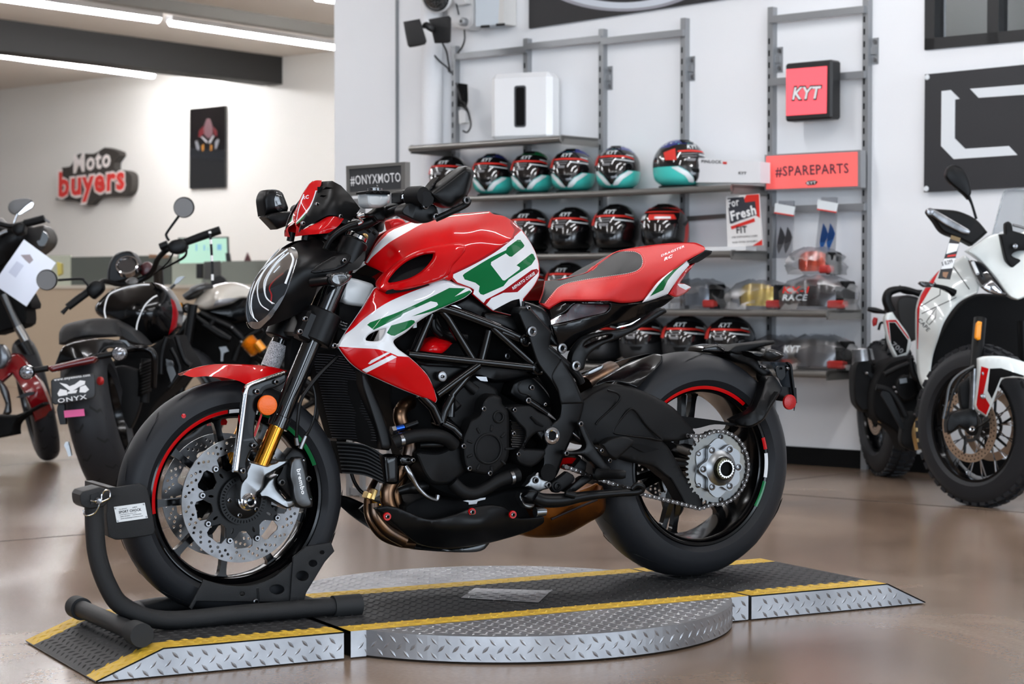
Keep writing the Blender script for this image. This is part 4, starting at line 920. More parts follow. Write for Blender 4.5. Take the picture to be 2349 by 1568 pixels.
# clamps
for (pc,w_,hh,rc_) in ((k2((735,1440))[0],.058,.042,.047),(k2((1075,800))[0],.05,.034,.037)):
    for y in(-.105,.105):
        c_=B(*pc,-.105); c_[1]=y; cc_=a_+d_*((c_-a_)@d_); cc_[1]=y; olathe('fork_clamp',[(.026,-hh),(rc_-.003,-hh),(rc_,-hh+.004),(rc_,hh-.004),(rc_-.003,hh),(.026,hh)],cc_,d_,BLK,fk,26)
    V,F=boxg((cc_[0]+.01,0,cc_[2]),d_,Y_,np.cross(d_,Y_),hh*1.8,.17,.06,.008); mk('triple_clamp',V,F,BLK,None,fk)
for p in k2((630,1376),(582,1490)): bolt(*p,-.150,.0068,fk); 
V,F=boxg(B(*k2((640,1440))[0],-.115),d_,Y_,np.cross(d_,Y_),.078,.05,.04,.008); mk('clamp_lug',V,F,BLK,None,fk)
# warning label on far leg
cl=B(620,812,.105); q=cl-a_; q[1]=0; cl=a_+d_*(q@d_); cl[1]=.105
V,F=lathe([(.0252,-.034),(.0252,.034)],cl,d_,30,a0=2.2,a1=5.6); lb=mk('warning_label',V,F,mat('label_print',(210,210,212),.4,noise=(70,70,74),bscale=420),None,fk)
# fork foot (silver), nut, caliper
panel('fork_foot',k9((778,455,1),(800,480),(835,488),(960,520),(985,505),(1045,488),(1060,470,1),(1160,465),(1165,500),(1120,530),(1000,600),(945,635),(925,735),(905,765),(870,790),(850,860,1),(760,890),(700,870),(690,800),(705,700),(740,640),(765,560),(785,520)),-.128,ALU,fk,.05,roll=(.012,5),step=9)
panel('caliper_bracket',k9((880,785,1),(925,735),(980,660),(1065,610,1),(1040,660),(1050,740),(1110,810),(1150,850),(1225,838,1),(1240,890),(1220,905),(1155,932),(1090,905),(960,830),(900,825)),-.122,ALU,fk,.03,roll=(.008,4),step=9)
ylathe('axle_nut',[(.0,-.12),(.0095,-.12),(.0095,-.1405),(.013,-.1425),(.0175,-.139),(.0175,-.130),(.021,-.128),(.021,-.118),(.024,-.117),(.024,-.08)],(0,0,FA[1]),CHR,fk,32); ylathe('axle_bore',[(0,-.122),(.0095,-.122)],(0,0,FA[1]),DRK,fk,16)
ylathe('axle_nut',[(.0,.14),(.02,.14),(.024,.117),(.024,.08)],(0,0,FA[1]),CHR,fk,24); 
for p in (k9((830,335))[0],k9((733,572))[0]): bolt(*p,-.138,.0068,fk)
cal=panel('brake_caliper',k9((1220,450,1),(1285,445,1),(1310,520),(1335,620),(1350,740),(1375,840),(1390,870),(1385,915,1),(1300,930),(1235,890),(1205,780),(1200,720),(1175,640),(1175,570),(1190,490)),-.140,GALU,fk,.055,roll=(.006,5),step=12,decals=[(TXW,'brembo',K('c9',[(1240,560)])[0],K('c9',[(1288,800)])[0],9.5,{'bold':.03})])
panel('caliper_rear',k9((1130,440,1),(1200,360),(1290,400),(1330,480),(1345,620),(1395,860),(1390,920,1),(1280,930),(1210,870),(1060,700),(1050,650),(1100,560)),-.112,BLK,fk,.035,roll=(.005,4),step=14)
for p,r in(((1352,650),.0075),((1100,685),.0085)): bolt(*k9(p)[0],-.136,r,cal,GALU)
for p in((1310,465),(1375,832)): V,F=lathe([(0,-.012),(.003,-.011),(.0045,0)],B(*k9(p)[0],-.125),(0.5,1,.3),10); mk('bleed_nipple',V,F,STL,None,cal)
# far caliper hint and red inner fender
panel('fender_inner',k9((415,100),(470,40),(530,45),(585,110),(575,140),(400,150)),.09,RED,bk,.01,step=16); panel('fender_inner',k9((905,30,1),(830,250,1),(850,250,1),(915,50,1)),-.09,RED,bk,.004,step=16)
# carbon fender bracket and white edge
fb_=panel('fender_bracket',k1((716,240,1),(735,212),(790,190),(885,160),(905,148,1),(905,186),(860,215),(812,230),(795,262),(772,330),(762,440),(788,478),(770,495),(745,505),(726,560),(732,622),(708,648),(690,612),(672,603,1),(700,400,1)),-.133,CARB,bk,.008,roll=(.002,2.5),step=9)
panel('bracket_edge',k1((667,602,1),(713,240,1),(730,205),(800,175),(905,140,1),(903,150,1),(800,188),(745,212),(733,245,1),(690,602,1)),-.138,CHR,fb_,.014,roll=(.002,2),step=9)
for p in k1((775,234),(864,190),(760,480),(710,595)): bolt(*p,-.141,.0072,fb_)
refl=ylathe('reflector',[(0,-.010),(.02,-.0095),(.0245,-.008),(.0255,-.004),(.0255,0)],tuple(B(*k1((820,296))[0],-.146)),AMB,bk,32,label='round amber reflector')
# front fender
fen=panel('front_fender',k1((437,156,1),(480,130),(560,112),(640,109),(760,112),(860,124),(912,140),(880,158),(800,178),(745,205),(690,185),(620,170),(540,164),(480,168)),C('c1',(437,156,-.02),(560,112,.0),(760,112,.0),(912,138,-.03),(745,205,-.085),(800,178,-.085),(690,185,-.08),(540,164,-.065),(480,167,-.045),(640,140,-.05),(800,145,-.055)),RED,bk,.003,mirror=True,step=7)
# ---- headlight ----
HL=k2((480,735),(400,770),(290,870),(200,980),(140,1090),(100,1220),(94,1330),(112,1410),(150,1455),(205,1467),(255,1430),(320,1360),(390,1265),(445,1165),(500,1030),(540,905),(562,830),(556,770),(520,735))
HC=C('c2',(480,735,-.03),(290,870,.0),(140,1090,.0),(94,1320,.0),(150,1455,-.01),(205,1467,-.02),(320,1360,-.06),(445,1165,-.09),(540,905,-.095),(556,770,-.075),(330,1050,-.055),(220,1300,-.035),(420,880,-.055))
hl=panel('headlight',HL,[(a,b,y+.012) for a,b,y in HC],mat('lamp_bowl',(46,48,52),.25,.4),bk,.004,mirror=True,step=9)
panel('lens',HL,HC,CLR,hl,0,mirror=True,step=7)
panel('bezel',k2((556,830,1),(500,1010),(440,1160,1),(395,1200),(300,1330),(215,1400),(150,1400,1),(112,1410,1),(150,1455),(205,1467),(255,1430),(320,1360),(390,1265),(445,1165),(500,1030),(540,905)),[(a,b,y-.003) for a,b,y in HC],CHR,hl,.003,mirror=True,step=8)
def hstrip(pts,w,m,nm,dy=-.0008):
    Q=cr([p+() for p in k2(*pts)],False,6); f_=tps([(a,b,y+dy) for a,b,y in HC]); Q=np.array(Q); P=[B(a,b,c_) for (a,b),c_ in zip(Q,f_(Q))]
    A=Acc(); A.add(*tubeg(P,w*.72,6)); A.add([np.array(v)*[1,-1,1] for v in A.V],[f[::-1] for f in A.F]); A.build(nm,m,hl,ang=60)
LAMPGLINT=mat('lamp_and_reflection_white',(235,238,240),.2,0,1)  # ceiling-tube reflections put on the lens as white strips
hstrip([(470,750),(330,860),(220,1000),(160,1130),(140,1260),(165,1370)],.0028,LAMPGLINT,'painted_reflection'); hstrip([(480,780),(370,880),(290,1000),(265,1090),(275,1180),(335,1240)],.0028,LAMPGLINT,'painted_reflection'); hstrip([(400,800),(270,930),(205,1060),(200,1160),(230,1250),(300,1300)],.0024,LAMPGLINT,'painted_reflection'); hstrip([(440,790),(340,900),(262,1030),(258,1120),(285,1200),(350,1240)],.002,LAMPGLINT,'painted_reflection'); hstrip([(430,778),(270,905),(170,1040),(125,1200),(140,1330),(200,1400)],.0018,LAMPGLINT,'painted_reflection'); hstrip([(400,900),(345,960)],.002,LAMPGLINT,'painted_reflection'); hstrip([(500,790),(520,840),(500,920),(450,1060)],.004,LAMPGLINT,'painted_reflection')
hstrip([(430,965),(350,1030),(305,1100),(325,1160),(318,1230)],.0028,RED,'red_guide',.004)
panel('lamp_reflector',k2((470,880),(520,900),(500,950),(440,1040),(425,1000),(450,930)),-.06,CHR,hl,.01,roll=(.004,3),step=12)
# cowl around it
cowl=panel('headlight_cowl',k2((482,735,1),(560,690),(640,668),(760,660),(800,700),(780,745),(850,765),(1000,762),(1060,785),(1168,768),(1165,830),(1110,920),(1040,945),(960,965),(880,975),(845,1000),(840,1070),(735,1090),(720,1150),(690,1230),(640,1290),(540,1345),(400,1405),(290,1445),(212,1472,1),(300,1395),(385,1280),(445,1165),(500,1030),(540,905),(564,830),(552,770)),C('c2',(482,735,-.025),(640,668,-.03),(760,660,-.04),(1000,762,-.12),(1165,800,-.14),(1040,945,-.145),(845,1020,-.135),(640,1290,-.09),(400,1405,-.06),(212,1472,-.018),(445,1165,-.092),(540,905,-.099),(564,830,-.09),(700,850,-.12),(700,1040,-.125),(600,1150,-.105)),BLK,bk,.003,mirror=True,step=9)
panel('cowl_rib',k2((655,960,1),(720,900),(900,800),(1020,775),(1060,790,1),(1010,880),(900,940),(720,968)),C('c2',(655,960,-.127),(900,800,-.135),(1060,790,-.14),(1010,880,-.15),(720,968,-.137)),BLK,cowl,.005,roll=(.005,4),step=9)
bolt(*k2((978,851))[0],-.155,.0062,cowl)
ind=tube('turn_signal',[(*k2((690,1050))[0],-.13,.013),(*k2((780,1040))[0],-.16,.012),(*k2((850,1032))[0],-.185,.012)],BLK,bk,14,mirror=True)
panel('indicator_lens',k2((848,1030),(870,970),(940,955),(1010,965),(1048,990),(1030,1030),(960,1078),(920,1085),(880,1072)),-.21,SMK,ind,.03,roll=(.012,6),step=12,mirror=True)
# ---- flyscreen ----
fs=panel('instrument_cowl',k2((742,200,1),(775,142,1),(870,135,1),(950,178,1),(1030,262,1),(1122,382,1),(1112,402,1),(1060,468,1),(1040,498),(980,470),(890,447),(830,447),(740,492),(600,572),(570,598,1),(600,500),(690,350)),C('c2',(742,200,-.03),(775,142,-.03),(870,135,-.045),(950,178,-.065),(1122,382,-.09),(1060,468,-.10),(890,447,-.11),(740,492,-.09),(570,598,-.05),(690,350,-.06),(850,300,-.095),(950,360,-.105),(860,200,-.07)),BLK,bk,.003,mirror=True,step=9,holes=[k2((785,215,1),(815,190,1),(885,200,1),(855,208,1)),k2((755,275,1),(775,262,1),(825,268,1),(795,285,1))])
panel('cowl_slot_backing',k2((740,190,1),(900,190,1),(840,300,1),(740,300,1)),-.045,DRK,fs,.002,step=60)
panel('nose_stripe',k2((668,160,1),(722,132),(776,132,1),(768,175),(742,215),(722,300),(690,372),(640,440),(580,505),(548,530,1),(533,500),(555,390),(600,265)),C('c2',(668,160,.0),(722,132,-.01),(776,132,-.033),(742,215,-.036),(722,300,-.045),(640,440,-.05),(548,530,-.03),(533,500,-.0),(555,390,.0),(600,265,.0),(660,300,-.028)),RED,fs,.003,mirror=True,step=7,
 decals=[(WHT,k2((738,222),(712,300),(680,370),(632,430),(575,492),(546,516),(542,502),(566,482),(622,420),(668,362),(698,295),(720,222))),(GRN,k2((650,428),(590,496),(550,530),(546,516),(575,492),(632,430))),(WHT,'RC',k2((602,302))[0],k2((664,292))[0],8,{'bold':.03,'shear':.2}),(WHT,k2((610,255),(620,258),(575,385),(553,490),(544,490),(564,385)))])
panel('nose_lip',k2((538,525,1),(575,560,1),(600,580),(740,510),(830,460),(890,455),(975,476,1),(935,532),(862,590),(830,605),(640,622),(540,636,1),(552,560)),C('c2',(538,525,-.02),(540,636,-.02),(640,622,-.075),(830,605,-.11),(975,476,-.115),(830,460,-.10),(740,510,-.085),(600,570,-.06),(780,570,-.115)),RED,fs,.003,mirror=True,step=8)
for p in k2((735,347),(609,518),(945,454)): bolt(*p,-.10 if p[0]<760 else -.118,.0055,fs)
panel('instrument_back',k2((880,250,1),(1090,370,1),(1000,520,1),(800,500,1)),-.07,BLK,fs,.14,step=60)
tube('cowl_stay',[(*k2((640,590))[0],-.05,.01),(*k2((625,670))[0],-.05,.01)],BLK,fs,mirror=True); tube('cowl_stay',[(*k2((880,560))[0],-.06,.02),(*k2((820,660))[0],-.05,.02)],BLK,fs,mirror=True)
# ---- mirrors ----
mr=panel('mirror',k2((1742,240),(1830,175),(1905,120),(2000,45),(2062,2,1),(2112,12),(2146,62),(2130,125),(2082,282),(2050,302),(1950,372),(1880,364),(1800,320),(1752,268)),-.43,BLK,bk,.035,roll=(.016,12),step=14,label='near bar end mirror')
panel('mirror_stem',k2((1695,340),(1725,230),(1780,150),(1830,100,1),(1800,180),(1752,262),(1800,325),(1770,345)),-.41,BLK,mr,.03,roll=(.006,4),step=14)
mm=panel('mirror_mount',k2((1498,385),(1560,335),(1690,318),(1720,345),(1790,352),(1826,428),(1805,478),(1700,516),(1600,488),(1560,468),(1500,435)),-.40,BLK,mr,.04,roll=(.006,4),step=14)
tube('mirror_arm',[(*k2((1800,478))[0],-.41,.008),(*k2((1930,420))[0],-.43,.008),(*k2((2070,350))[0],-.44,.008),(*k2((2082,310))[0],-.44,.013)],BLK,mr)
for p in k2((1710,362),(1803,457),(2081,309)): bolt(*p,-.415 if p[0]<1050 else -.455,.0085 if p[0]<1050 else .01,mr)
m2=panel('mirror',k2((244,300),(262,245),(290,216),(362,212),(420,240),(440,282),(475,380),(468,410),(350,425),(280,440),(262,452),(250,370)),.36,BLK,bk,.05,roll=(.014,12),step=14,label='far bar end mirror',decals=[(SMK,k2((370,235),(415,262),(440,330),(455,385),(400,420),(360,380),(350,300)),.8)])
panel('mirror_arm',k2((268,460),(340,425),(460,415),(545,402),(545,450),(505,455),(500,520),(375,572),(300,492)),.34,BLK,m2,.05,roll=(.008,5),step=14)
# ---- handlebar, controls ----
hb=tube('handlebar',[(*k2((1290,560))[0],-.04,.014),(*k2((1310,470))[0],-.08,.014),(*k2((1420,415))[0],-.18,.013),(*k2((1600,350))[0],-.30,.013),(*k2((1700,320))[0],-.38,.013)],BLK,bk,14,mirror=True)
tube('grip',[(*k2((1575,300))[0],-.30,.019),(*k2((1640,296))[0],-.36,.020),(*k2((1720,300))[0],-.42,.019)],MBK,hb,16,mirror=True)
panel('switch_housing',k2((1478,240),(1500,218),(1590,210),(1680,215),(1698,250),(1695,320),(1600,335),(1480,330)),-.27,BLK,hb,.05,roll=(.012,7),step=14,mirror=True,decals=[(CHR,k2((1495,262,1),(1520,255,1),(1555,262,1),(1555,300,1),(1492,300,1)))])
V,F=lathe([(0,-.02),(.022,-.018),(.025,-.008),(.025,.03)],B(*k2((1650,272))[0],-.40),(-.3,1,0),24); mk('grip_end',V,F,MBK,None,hb)
tube('clutch_lever',[(*k2((1330,400))[0],-.12,.008),(*k2((1420,375))[0],-.17,.009),(*k2((1500,350))[0],-.23,.007),(*k2((1600,338))[0],-.32,.006),(*k2((1675,335))[0],-.38,.007)],BLK,hb,10)
panel('master_cylinder',k2((1120,450),(1140,428),(1240,425),(1330,370),(1390,380),(1400,430),(1360,470),(1340,500,1),(1270,500),(1240,465),(1150,470)),-.15,BLK,hb,.05,roll=(.008,5),step=12); tube('cable_end',[(*k2((1150,440))[0],-.17,.007),(*k2((1105,455))[0],-.17,.005),(*k2((1140,500))[0],-.16,.004),(*k2((1100,525))[0],-.16,.004)],CHR,hb,8)
rs=panel('fluid_reservoir',k2((1172,250,1),(1388,258,1),(1385,320),(1350,360),(1290,378),(1220,376),(1185,350),(1175,310)),-.17,PLST,bk,.05,roll=(.014,8),step=12,decals=[(TXW,k2((1300,265,1),(1322,270,1),(1310,300,1),(1302,310,1),(1305,290,1)))])
panel('reservoir_lid',k2((1172,232,1),(1200,222,1),(1370,222,1),(1392,235,1),(1390,258,1),(1172,250,1)),-.175,BLK,rs,.06,roll=(.002,1.5),step=20)
V,F=lathe([(0,-.005),(.02,-.003),(.02,.004)],B(*k2((1255,212))[0],.05),(0,0,-1),20); mk('far_reservoir_cap',V,F,SMK,None,rs)
tube('brake_hose',[(*k2((1100,520))[0],-.15,.007),(*k2((1020,545))[0],-.14,.008),(*k2((930,595))[0],-.13,.008),(*k2((860,660))[0],-.12,.008),(*k2((815,740))[0],-.11,.008)],BLK,bk,10)
tube('wiring_harness',[(*k2((1330,440))[0],-.12,.011),(*k2((1220,500))[0],-.11,.013),(*k2((1100,545))[0],-.09,.014),(*k2((940,590))[0],-.07,.014),(*k2((840,640))[0],-.06,.014)],BLK,bk,12)
panel('head_area',k2((930,520,1),(1090,480,1),(1300,540,1),(1290,620),(1220,740),(1170,860),(1090,700),(960,680),(850,640)),-.05,BLK,bk,.10,roll=(.01,6),step=30)
panel('steering_damper',k2((1380,500),(1420,478),(1500,478),(1530,510),(1520,570),(1400,580)),.04,RED,bk,.03,roll=(.006,5),step=20); panel('lever_dot',k2((1468,410),(1490,405),(1495,428),(1472,434)),-.25,RED,bk,.002,step=30)
V,F=lathe([(0,-.008),(.007,-.007),(.009,-.004),(.011,0),(.011,.012)],B(*k2((1160,640))[0],-.08),(-.3,1,-.3),20); mk('ignition_ring',V,F,mat('brass_ring',(180,150,100),.3,1),None,bk)
for p in k2((1215,590),(1265,610),(1180,560)): tube('cable_plug',[(*p,-.10,.007),(p[0]-6,p[1]-6,-.10,.007)],BLK,bk,8)
# coolant bottle
panel('coolant_bottle',k3((75,740,1),(90,600),(130,575),(300,620),(320,650),(280,760),(270,790),(240,795),(110,775)),-.10,PLST,bk,.05,roll=(.015,9),step=14)
# ---- tank ----
TC=C('c3',(450,212,-.01),(620,150,-.01),(800,112,-.01),(1000,93,-.01),(1190,85,-.015),(1345,145,-.03),(1425,215,-.045),(1490,310,-.055),(1555,470,-.07),(1550,590,-.09),(1440,740,-.12),(1445,885,-.115),(255,465,-.055),(300,385,-.045),(350,300,-.03),(480,330,-.10),(700,240,-.105),(900,190,-.105),(1100,180,-.10),(1300,240,-.105),(1400,290,-.095),(380,480,-.115),(600,380,-.145),(850,310,-.15),(1050,330,-.152),(1250,330,-.14),(1340,290,-.125),(720,520,-.18),(500,590,-.18),(850,500,-.182),(340,640,-.15),(1000,500,-.172),(1200,500,-.152),(1400,480,-.118),(1100,640,-.155),(1300,650,-.14),(1450,620,-.115),(1040,655,-.165),(1130,760,-.15),(1210,828,-.14),(1350,850,-.128))
tank=panel('fuel_tank',k3((252,466,1),(275,425),(300,385),(350,300),(400,245),(450,212),(620,150),(800,113),(1000,93),(1185,80,1),(1215,100),(1290,115),(1350,148),(1425,215),(1490,310),(1532,390),(1556,470),(1560,560),(1520,640),(1442,738,1),(1447,887,1),(1210,828,1),(1130,765,1),(1056,702,1),(1066,672),(1040,655),(940,622),(905,585),(880,600),(850,590),(720,628),(560,665),(420,690),(345,650),(338,610),(392,540),(345,515),(270,482)),TC,RED,bk,.004,roll=(.006,5),mirror=True,step=9,holes=[k3((425,618),(465,540),(558,455),(680,402),(776,390,1),(772,428),(725,498),(652,557),(560,597))],decals=[
 (WHT,k3((256,464,1),(285,420),(330,345),(400,270),(470,215),(620,158),(800,120,1),(860,118,1),(700,165),(560,240),(440,310),(360,375),(300,430),(272,468,1))),
 (WHT,k3((915,545,1),(1050,482),(1200,395),(1330,305),(1425,222,1),(1490,312),(1530,390),(1553,470),(1556,560),(1518,636),(1436,736,1),(1438,880,1),(1210,822,1),(1130,758,1),(1062,698,1),(1071,668),(1040,648),(945,612),(912,575))),
 (GRN,k3((700,140),(800,121),(1000,100),(1180,88,1),(1180,94,1),(1000,109),(820,130),(720,152)),1.2),
 (DRED,k3((908,540,1),(1060,465),(1220,370),(1355,275),(1372,225,1),(1380,245),(1368,282),(1230,385),(1065,480),(914,552,1)),1.4),
 (DRED,k3((1345,140,1),(1352,150),(1425,216,1),(1378,250,1),(1372,215),(1340,170,1)),1.6),
 (GRN,k3((985,560),(1000,545),(1180,435),(1310,370),(1320,350),(1395,293),(1418,293),(1448,335),(1440,350),(1352,420),(1335,418),(1308,395,1),(1198,460),(1196,480),(1285,596),(1300,598),(1412,515),(1414,500),(1388,484,1),(1500,396),(1514,400),(1530,435),(1500,480),(1330,590),(1290,640),(1140,706),(1118,700),(1105,680),(1112,640),(1080,615),(1000,590)),2),
 (DRED,k3((1140,770),(1160,740),(1290,672,1),(1500,520),(1540,510),(1554,525),(1545,545),(1395,685),(1335,688,1),(1290,690),(1200,730),(1158,782)),3),
 (WHT,'REPARTO CORSE',k3((1362,668))[0],k3((1532,548))[0],6.5,{'bold':.03,'shear':.3}),
 (GBK,k3((1213,822,1),(1350,750),(1410,735,1),(1430,875,1)),3)])
# far-side top white stripe shows over the ridge through the mirrored decals
ai=panel('air_intake_panel',k3((345,640),(380,565),(470,470),(590,398),(700,355),(850,322),(950,314),(1000,332),(1008,372),(965,430),(905,500),(893,545),(850,582),(740,622),(560,665),(420,682),(352,668)),[(a,b,y-.008) for a,b,y in TC],RED,tank,.006,roll=(.010,6),mirror=True,step=8,holes=[k3((430,612),(470,540),(560,460),(680,408),(770,396,1),(765,430),(720,492),(650,550),(560,590))],decals=[(WHT,k3((840,580),(880,558),(892,552),(890,562),(850,584)),2)])
mesh_m=mat('intake_mesh',(24,24,26),.5,.3,noise=(6,6,7),bscale=520)
panel('intake_mesh',k3((415,630,1),(460,520),(560,440),(680,390),(790,380,1),(785,440),(730,510),(650,570),(560,610)),C('c3',(415,630,-.14),(790,380,-.115),(560,440,-.105),(650,570,-.15)),mesh_m,ai,.003,mirror=True,step=14)
# ---- side fairing wing ----
WC=C('c3',(340,650,-.15),(560,665,-.178),(740,622,-.175),(850,590,-.172),(1040,660,-.168),(880,780,-.19),(640,915,-.205),(470,1050,-.21),(240,790,-.15),(110,985,-.155),(52,1092,-.16),(600,740,-.205),(400,850,-.205),(250,1000,-.20),(230,1270,-.185),(150,1220,-.175),(500,1110,-.215),(660,1240,-.20),(790,1490,-.175),(500,1390,-.20),(450,1250,-.222))
wing=panel('side_fairing',k3((318,660,1),(345,645),(420,688),(560,668),(720,628),(760,602),(850,588),(940,622),(1040,657),(1056,682),(1000,728),(880,782),(740,850),(640,915),(560,985),(472,1042),(466,1065),(500,1110),(580,1168),(660,1240),(722,1310),(765,1400),(792,1490),(782,1513),(768,1512),(700,1482),(500,1402),(300,1312),(228,1280),(150,1222),(90,1152),(50,1095,1),(62,1060),(110,980),(180,880),(240,790),(285,715)),WC,WHT,bk,.004,roll=(.007,5),mirror=True,step=9,
 holes=[k3((260,1046),(275,1010),(330,978),(407,960,1),(390,1010),(352,1050))],decals=[
 (RED,k3((320,662,1),(345,648),(420,690),(560,670),(700,634,1),(740,632,1),(560,700),(400,775),(250,880),(160,960),(96,1005,1),(112,980),(180,882),(240,792),(285,716))),
 (RED,k3((52,1093,1),(200,1103),(340,1112),(430,1135),(500,1165,1),(580,1170,1),(660,1242),(722,1312),(765,1400),(790,1490),(782,1511),(768,1510),(700,1480),(500,1400),(300,1310),(228,1278),(150,1220),(90,1150))),
 (GRN,k3((268,930),(290,912),(500,835),(720,735),(885,653,1),(1008,656,1),(925,718,1),(1035,672),(1050,682),(1000,722),(860,787),(740,833),(600,868,1),(780,796),(800,780),(792,762),(745,753),(538,846,1),(520,868),(400,928),(318,968))),
 (GRN,k3((415,990),(450,935),(600,893),(622,898),(628,912),(570,960),(475,1012),(450,1010)),1.5),
 (WHT,k3((230,1268,1),(455,1155,1),(492,1172,1),(262,1290,1)),2.5),(WHT,k3((275,1222,1),(300,1195,1),(420,1135,1),(442,1140,1),(290,1225,1)),2.5)])
panel('fairing_slot',k3((408,690,1),(425,672),(560,640),(700,615),(738,630,1),(640,662),(420,700)),C('c3',(408,690,-.19),(560,640,-.20),(738,630,-.19)),DRK,wing,.004,step=12,mirror=True)
bolt(*k5((268,38))[0],-.16,.007,bk); 
# ---- radiator ----
RC=C('c5',(100,90,.02),(300,60,-.06),(180,400,.02),(270,700,.02),(350,400,-.09),(470,250,-.15),(520,420,-.15),(620,740,-.155),(420,700,-.09))
rd=panel('radiator',k5((90,80,1),(300,60,1),(455,215,1),(500,400),(560,560),(640,770,1),(590,770,1),(420,712),(240,690,1),(180,480)),RC,DRK,bk,.03,step=16)
A=Acc(); f_=tps(RC); SLT=mat('radiator_fin',(96,98,104),.3,.8)
for i in range(33):
    t=i/32; v0=95+t*590; x0=110+t*140; x1=330+110*min(1,t*3)+130*t
    Q=np.array(k5((x0,v0),((x0+x1)/2,v0+6),(x1,v0+22))); yy=f_(Q)-.002; A.add(*tubeg([B(a,b,c_) for (a,b),c_ in zip(Q,yy)],.0011,5))
A.build('radiator_fins',SLT,rd)
panel('radiator_tank',k5((455,220,1),(490,240),(560,400),(625,560),(672,740),(650,778,1),(600,772),(565,640),(510,470),(465,330)),-.17,BLK,rd,.04,roll=(.008,5),step=14,mirror=True)
OC=C('c5',(285,715,.02),(610,810,-.13),(330,940,.02),(620,1010,-.135),(450,730,-.06),(470,940,-.06))
oc=panel('oil_cooler',k5((270,712,1),(400,722),(500,742),(612,808,1),(622,1012,1),(560,972),(470,948),(325,940,1)),OC,DRK,bk,.03,step=16); f_=tps(OC); A=Acc()
for i in range(9):
    t=i/8; Q=np.array(k5((285+40*t,722+t*212),(400,728+t*210),(500,746+t*208),(612,815+t*190))); yy=f_(Q)-.003; A.add(*tubeg(smooth3([B(a,b,c_) for (a,b),c_ in zip(Q,yy)],4),.0022,5))
A.build('cooler_fins',mat('cooler_fin',(120,122,124),.35,.8),oc)
panel('cooler_end_tank',k5((608,812,1),(700,805),(722,830),(722,1000),(700,1014),(628,1014,1)),-.155,GBK,oc,.04,roll=(.010,7),step=14); panel('cooler_fitting',k5((722,815),(790,808),(830,830),(835,860),(800,885),(724,885)),-.15,GBK,oc,.03,roll=(.008,5),step=14)
# ---- engine ----
en=panel('engine',k5((640,250,1),(1000,250),(1260,230),(1600,240),(1800,300),(1880,500),(1860,900),(1700,1080),(1400,1160),(1100,1120),(900,1020),(830,820),(760,600),(660,480)),-.06,DRK,bk,.14,roll=(.02,10),step=30)
panel('crankcase',k5((1060,545),(1095,410),(1150,330),(1262,268),(1350,300),(1420,360),(1400,460),(1300,520),(1200,600),(1170,650)),-.135,MBK,en,.07,roll=(.012,7),step=14)
for (p,q) in (((1180,290),(1270,360)),((1090,430),(1140,480))): tube('case_boss',[(*k5(p)[0],-.13,.013),(*k5(q)[0],-.145,.013)],MBK,en,12)
gc=panel('generator_cover',k5((1170,700),(1205,605),(1225,560),(1290,520),(1312,430),(1375,378),(1440,402),(1452,450),(1495,500),(1500,700),(1492,830),(1440,900),(1375,948),(1290,942),(1205,915),(1178,850)),-.185,MBK,en,.08,roll=(.012,7),step=12)
for (cx,cy,r) in((1352,765,105),(1425,540,38)): 
    pc=k5((cx,cy))[0]; rr=r/3.0742/880; ylathe('cover_ring',[(rr-.004,.001),(rr-.003,-.004),(rr,-.005),(rr+.003,-.003),(rr+.004,.003)],tuple(B(*pc,-.185)),MBK,gc,40)
for a in range(9):
    an=2*PI*a/9; pc=k5((1352+138*math.cos(an),765+148*math.sin(an)))[0]; V,F=boxg(B(*pc,-.1855),(math.cos(an),0,-math.sin(an)),Y_,(math.sin(an),0,math.cos(an)),.018,.006,.007,.002); mk('cover_rib',V,F,MBK,None,gc)
for p in k5((1321,483),(1220,903),(1364,937),(1178,746)): bolt(*p,-.188,.0068,gc)
for p in k5((1538,490),(1532,658),(1565,803),(1080,398),(822,845)): bolt(*p,-.19 if p[0]>1100 else -.165,.0062,en)
panel('water_pump_housing',k5((830,795),(870,775),(1000,780),(1075,745),(1110,700),(1165,690),(1178,840),(1205,915),(1150,965),(1095,1015),(960,1015),(900,955),(860,870)),-.165,MBK,en,.09,roll=(.016,9),step=14)
h_=tube('coolant_hose',[(*k5((690,722))[0],-.165,.017),(*k5((735,702))[0],-.17,.0175),(*k5((850,672))[0],-.175,.0175),(*k5((970,670))[0],-.18,.0175),(*k5((1050,690))[0],-.175,.0175),(*k5((1110,740))[0],-.165,.018)],MBK,bk,18)
V,F=tubeg([B(*k5((722,705))[0],-.17),B(*k5((748,700))[0],-.17)],.0185,22); mk('hose_clamp',V,F,STL,None,h_)
h2_=tube('coolant_hose',[(*k5((1100,1000))[0],-.16,.018),(*k5((1170,1065))[0],-.165,.018),(*k5((1250,1080))[0],-.165,.0175),(*k5((1340,1040))[0],-.165,.017),(*k5((1430,985))[0],-.165,.0185),(*k5((1560,945))[0],-.16,.0195)],MBK,bk,18)
V,F=tubeg([B(*k5((1500,968))[0],-.165),B(*k5((1522,962))[0],-.165)],.0205,22); mk('hose_clamp',V,F,STL,None,h2_)
tube('oil_pipe',[(*k5((870,740))[0],-.15,.008),(*k5((940,735))[0],-.155,.009),(*k5((1030,735))[0],-.155,.008)],BLK,bk,10)
panel('sprocket_cover',k5((1470,470),(1540,462),(1640,458),(1700,500),(1780,545),(1812,600),(1770,640),(1690,655),(1640,700),(1600,765),(1750,770),(1760,800),(1700,870),(1640,892),(1560,860),(1550,795),(1600,720),(1612,645),(1560,585),(1510,520)),-.18,MBK,en,.05,roll=(.008,5),step=14)
A=Acc()
for i in range(12):
    q=k5((1510+6*(i%2),575+16*i),(1606,580+16*i)); A.add(*tubeg([B(*q[0],-.165),B(*q[1],-.165)],.0035,6))
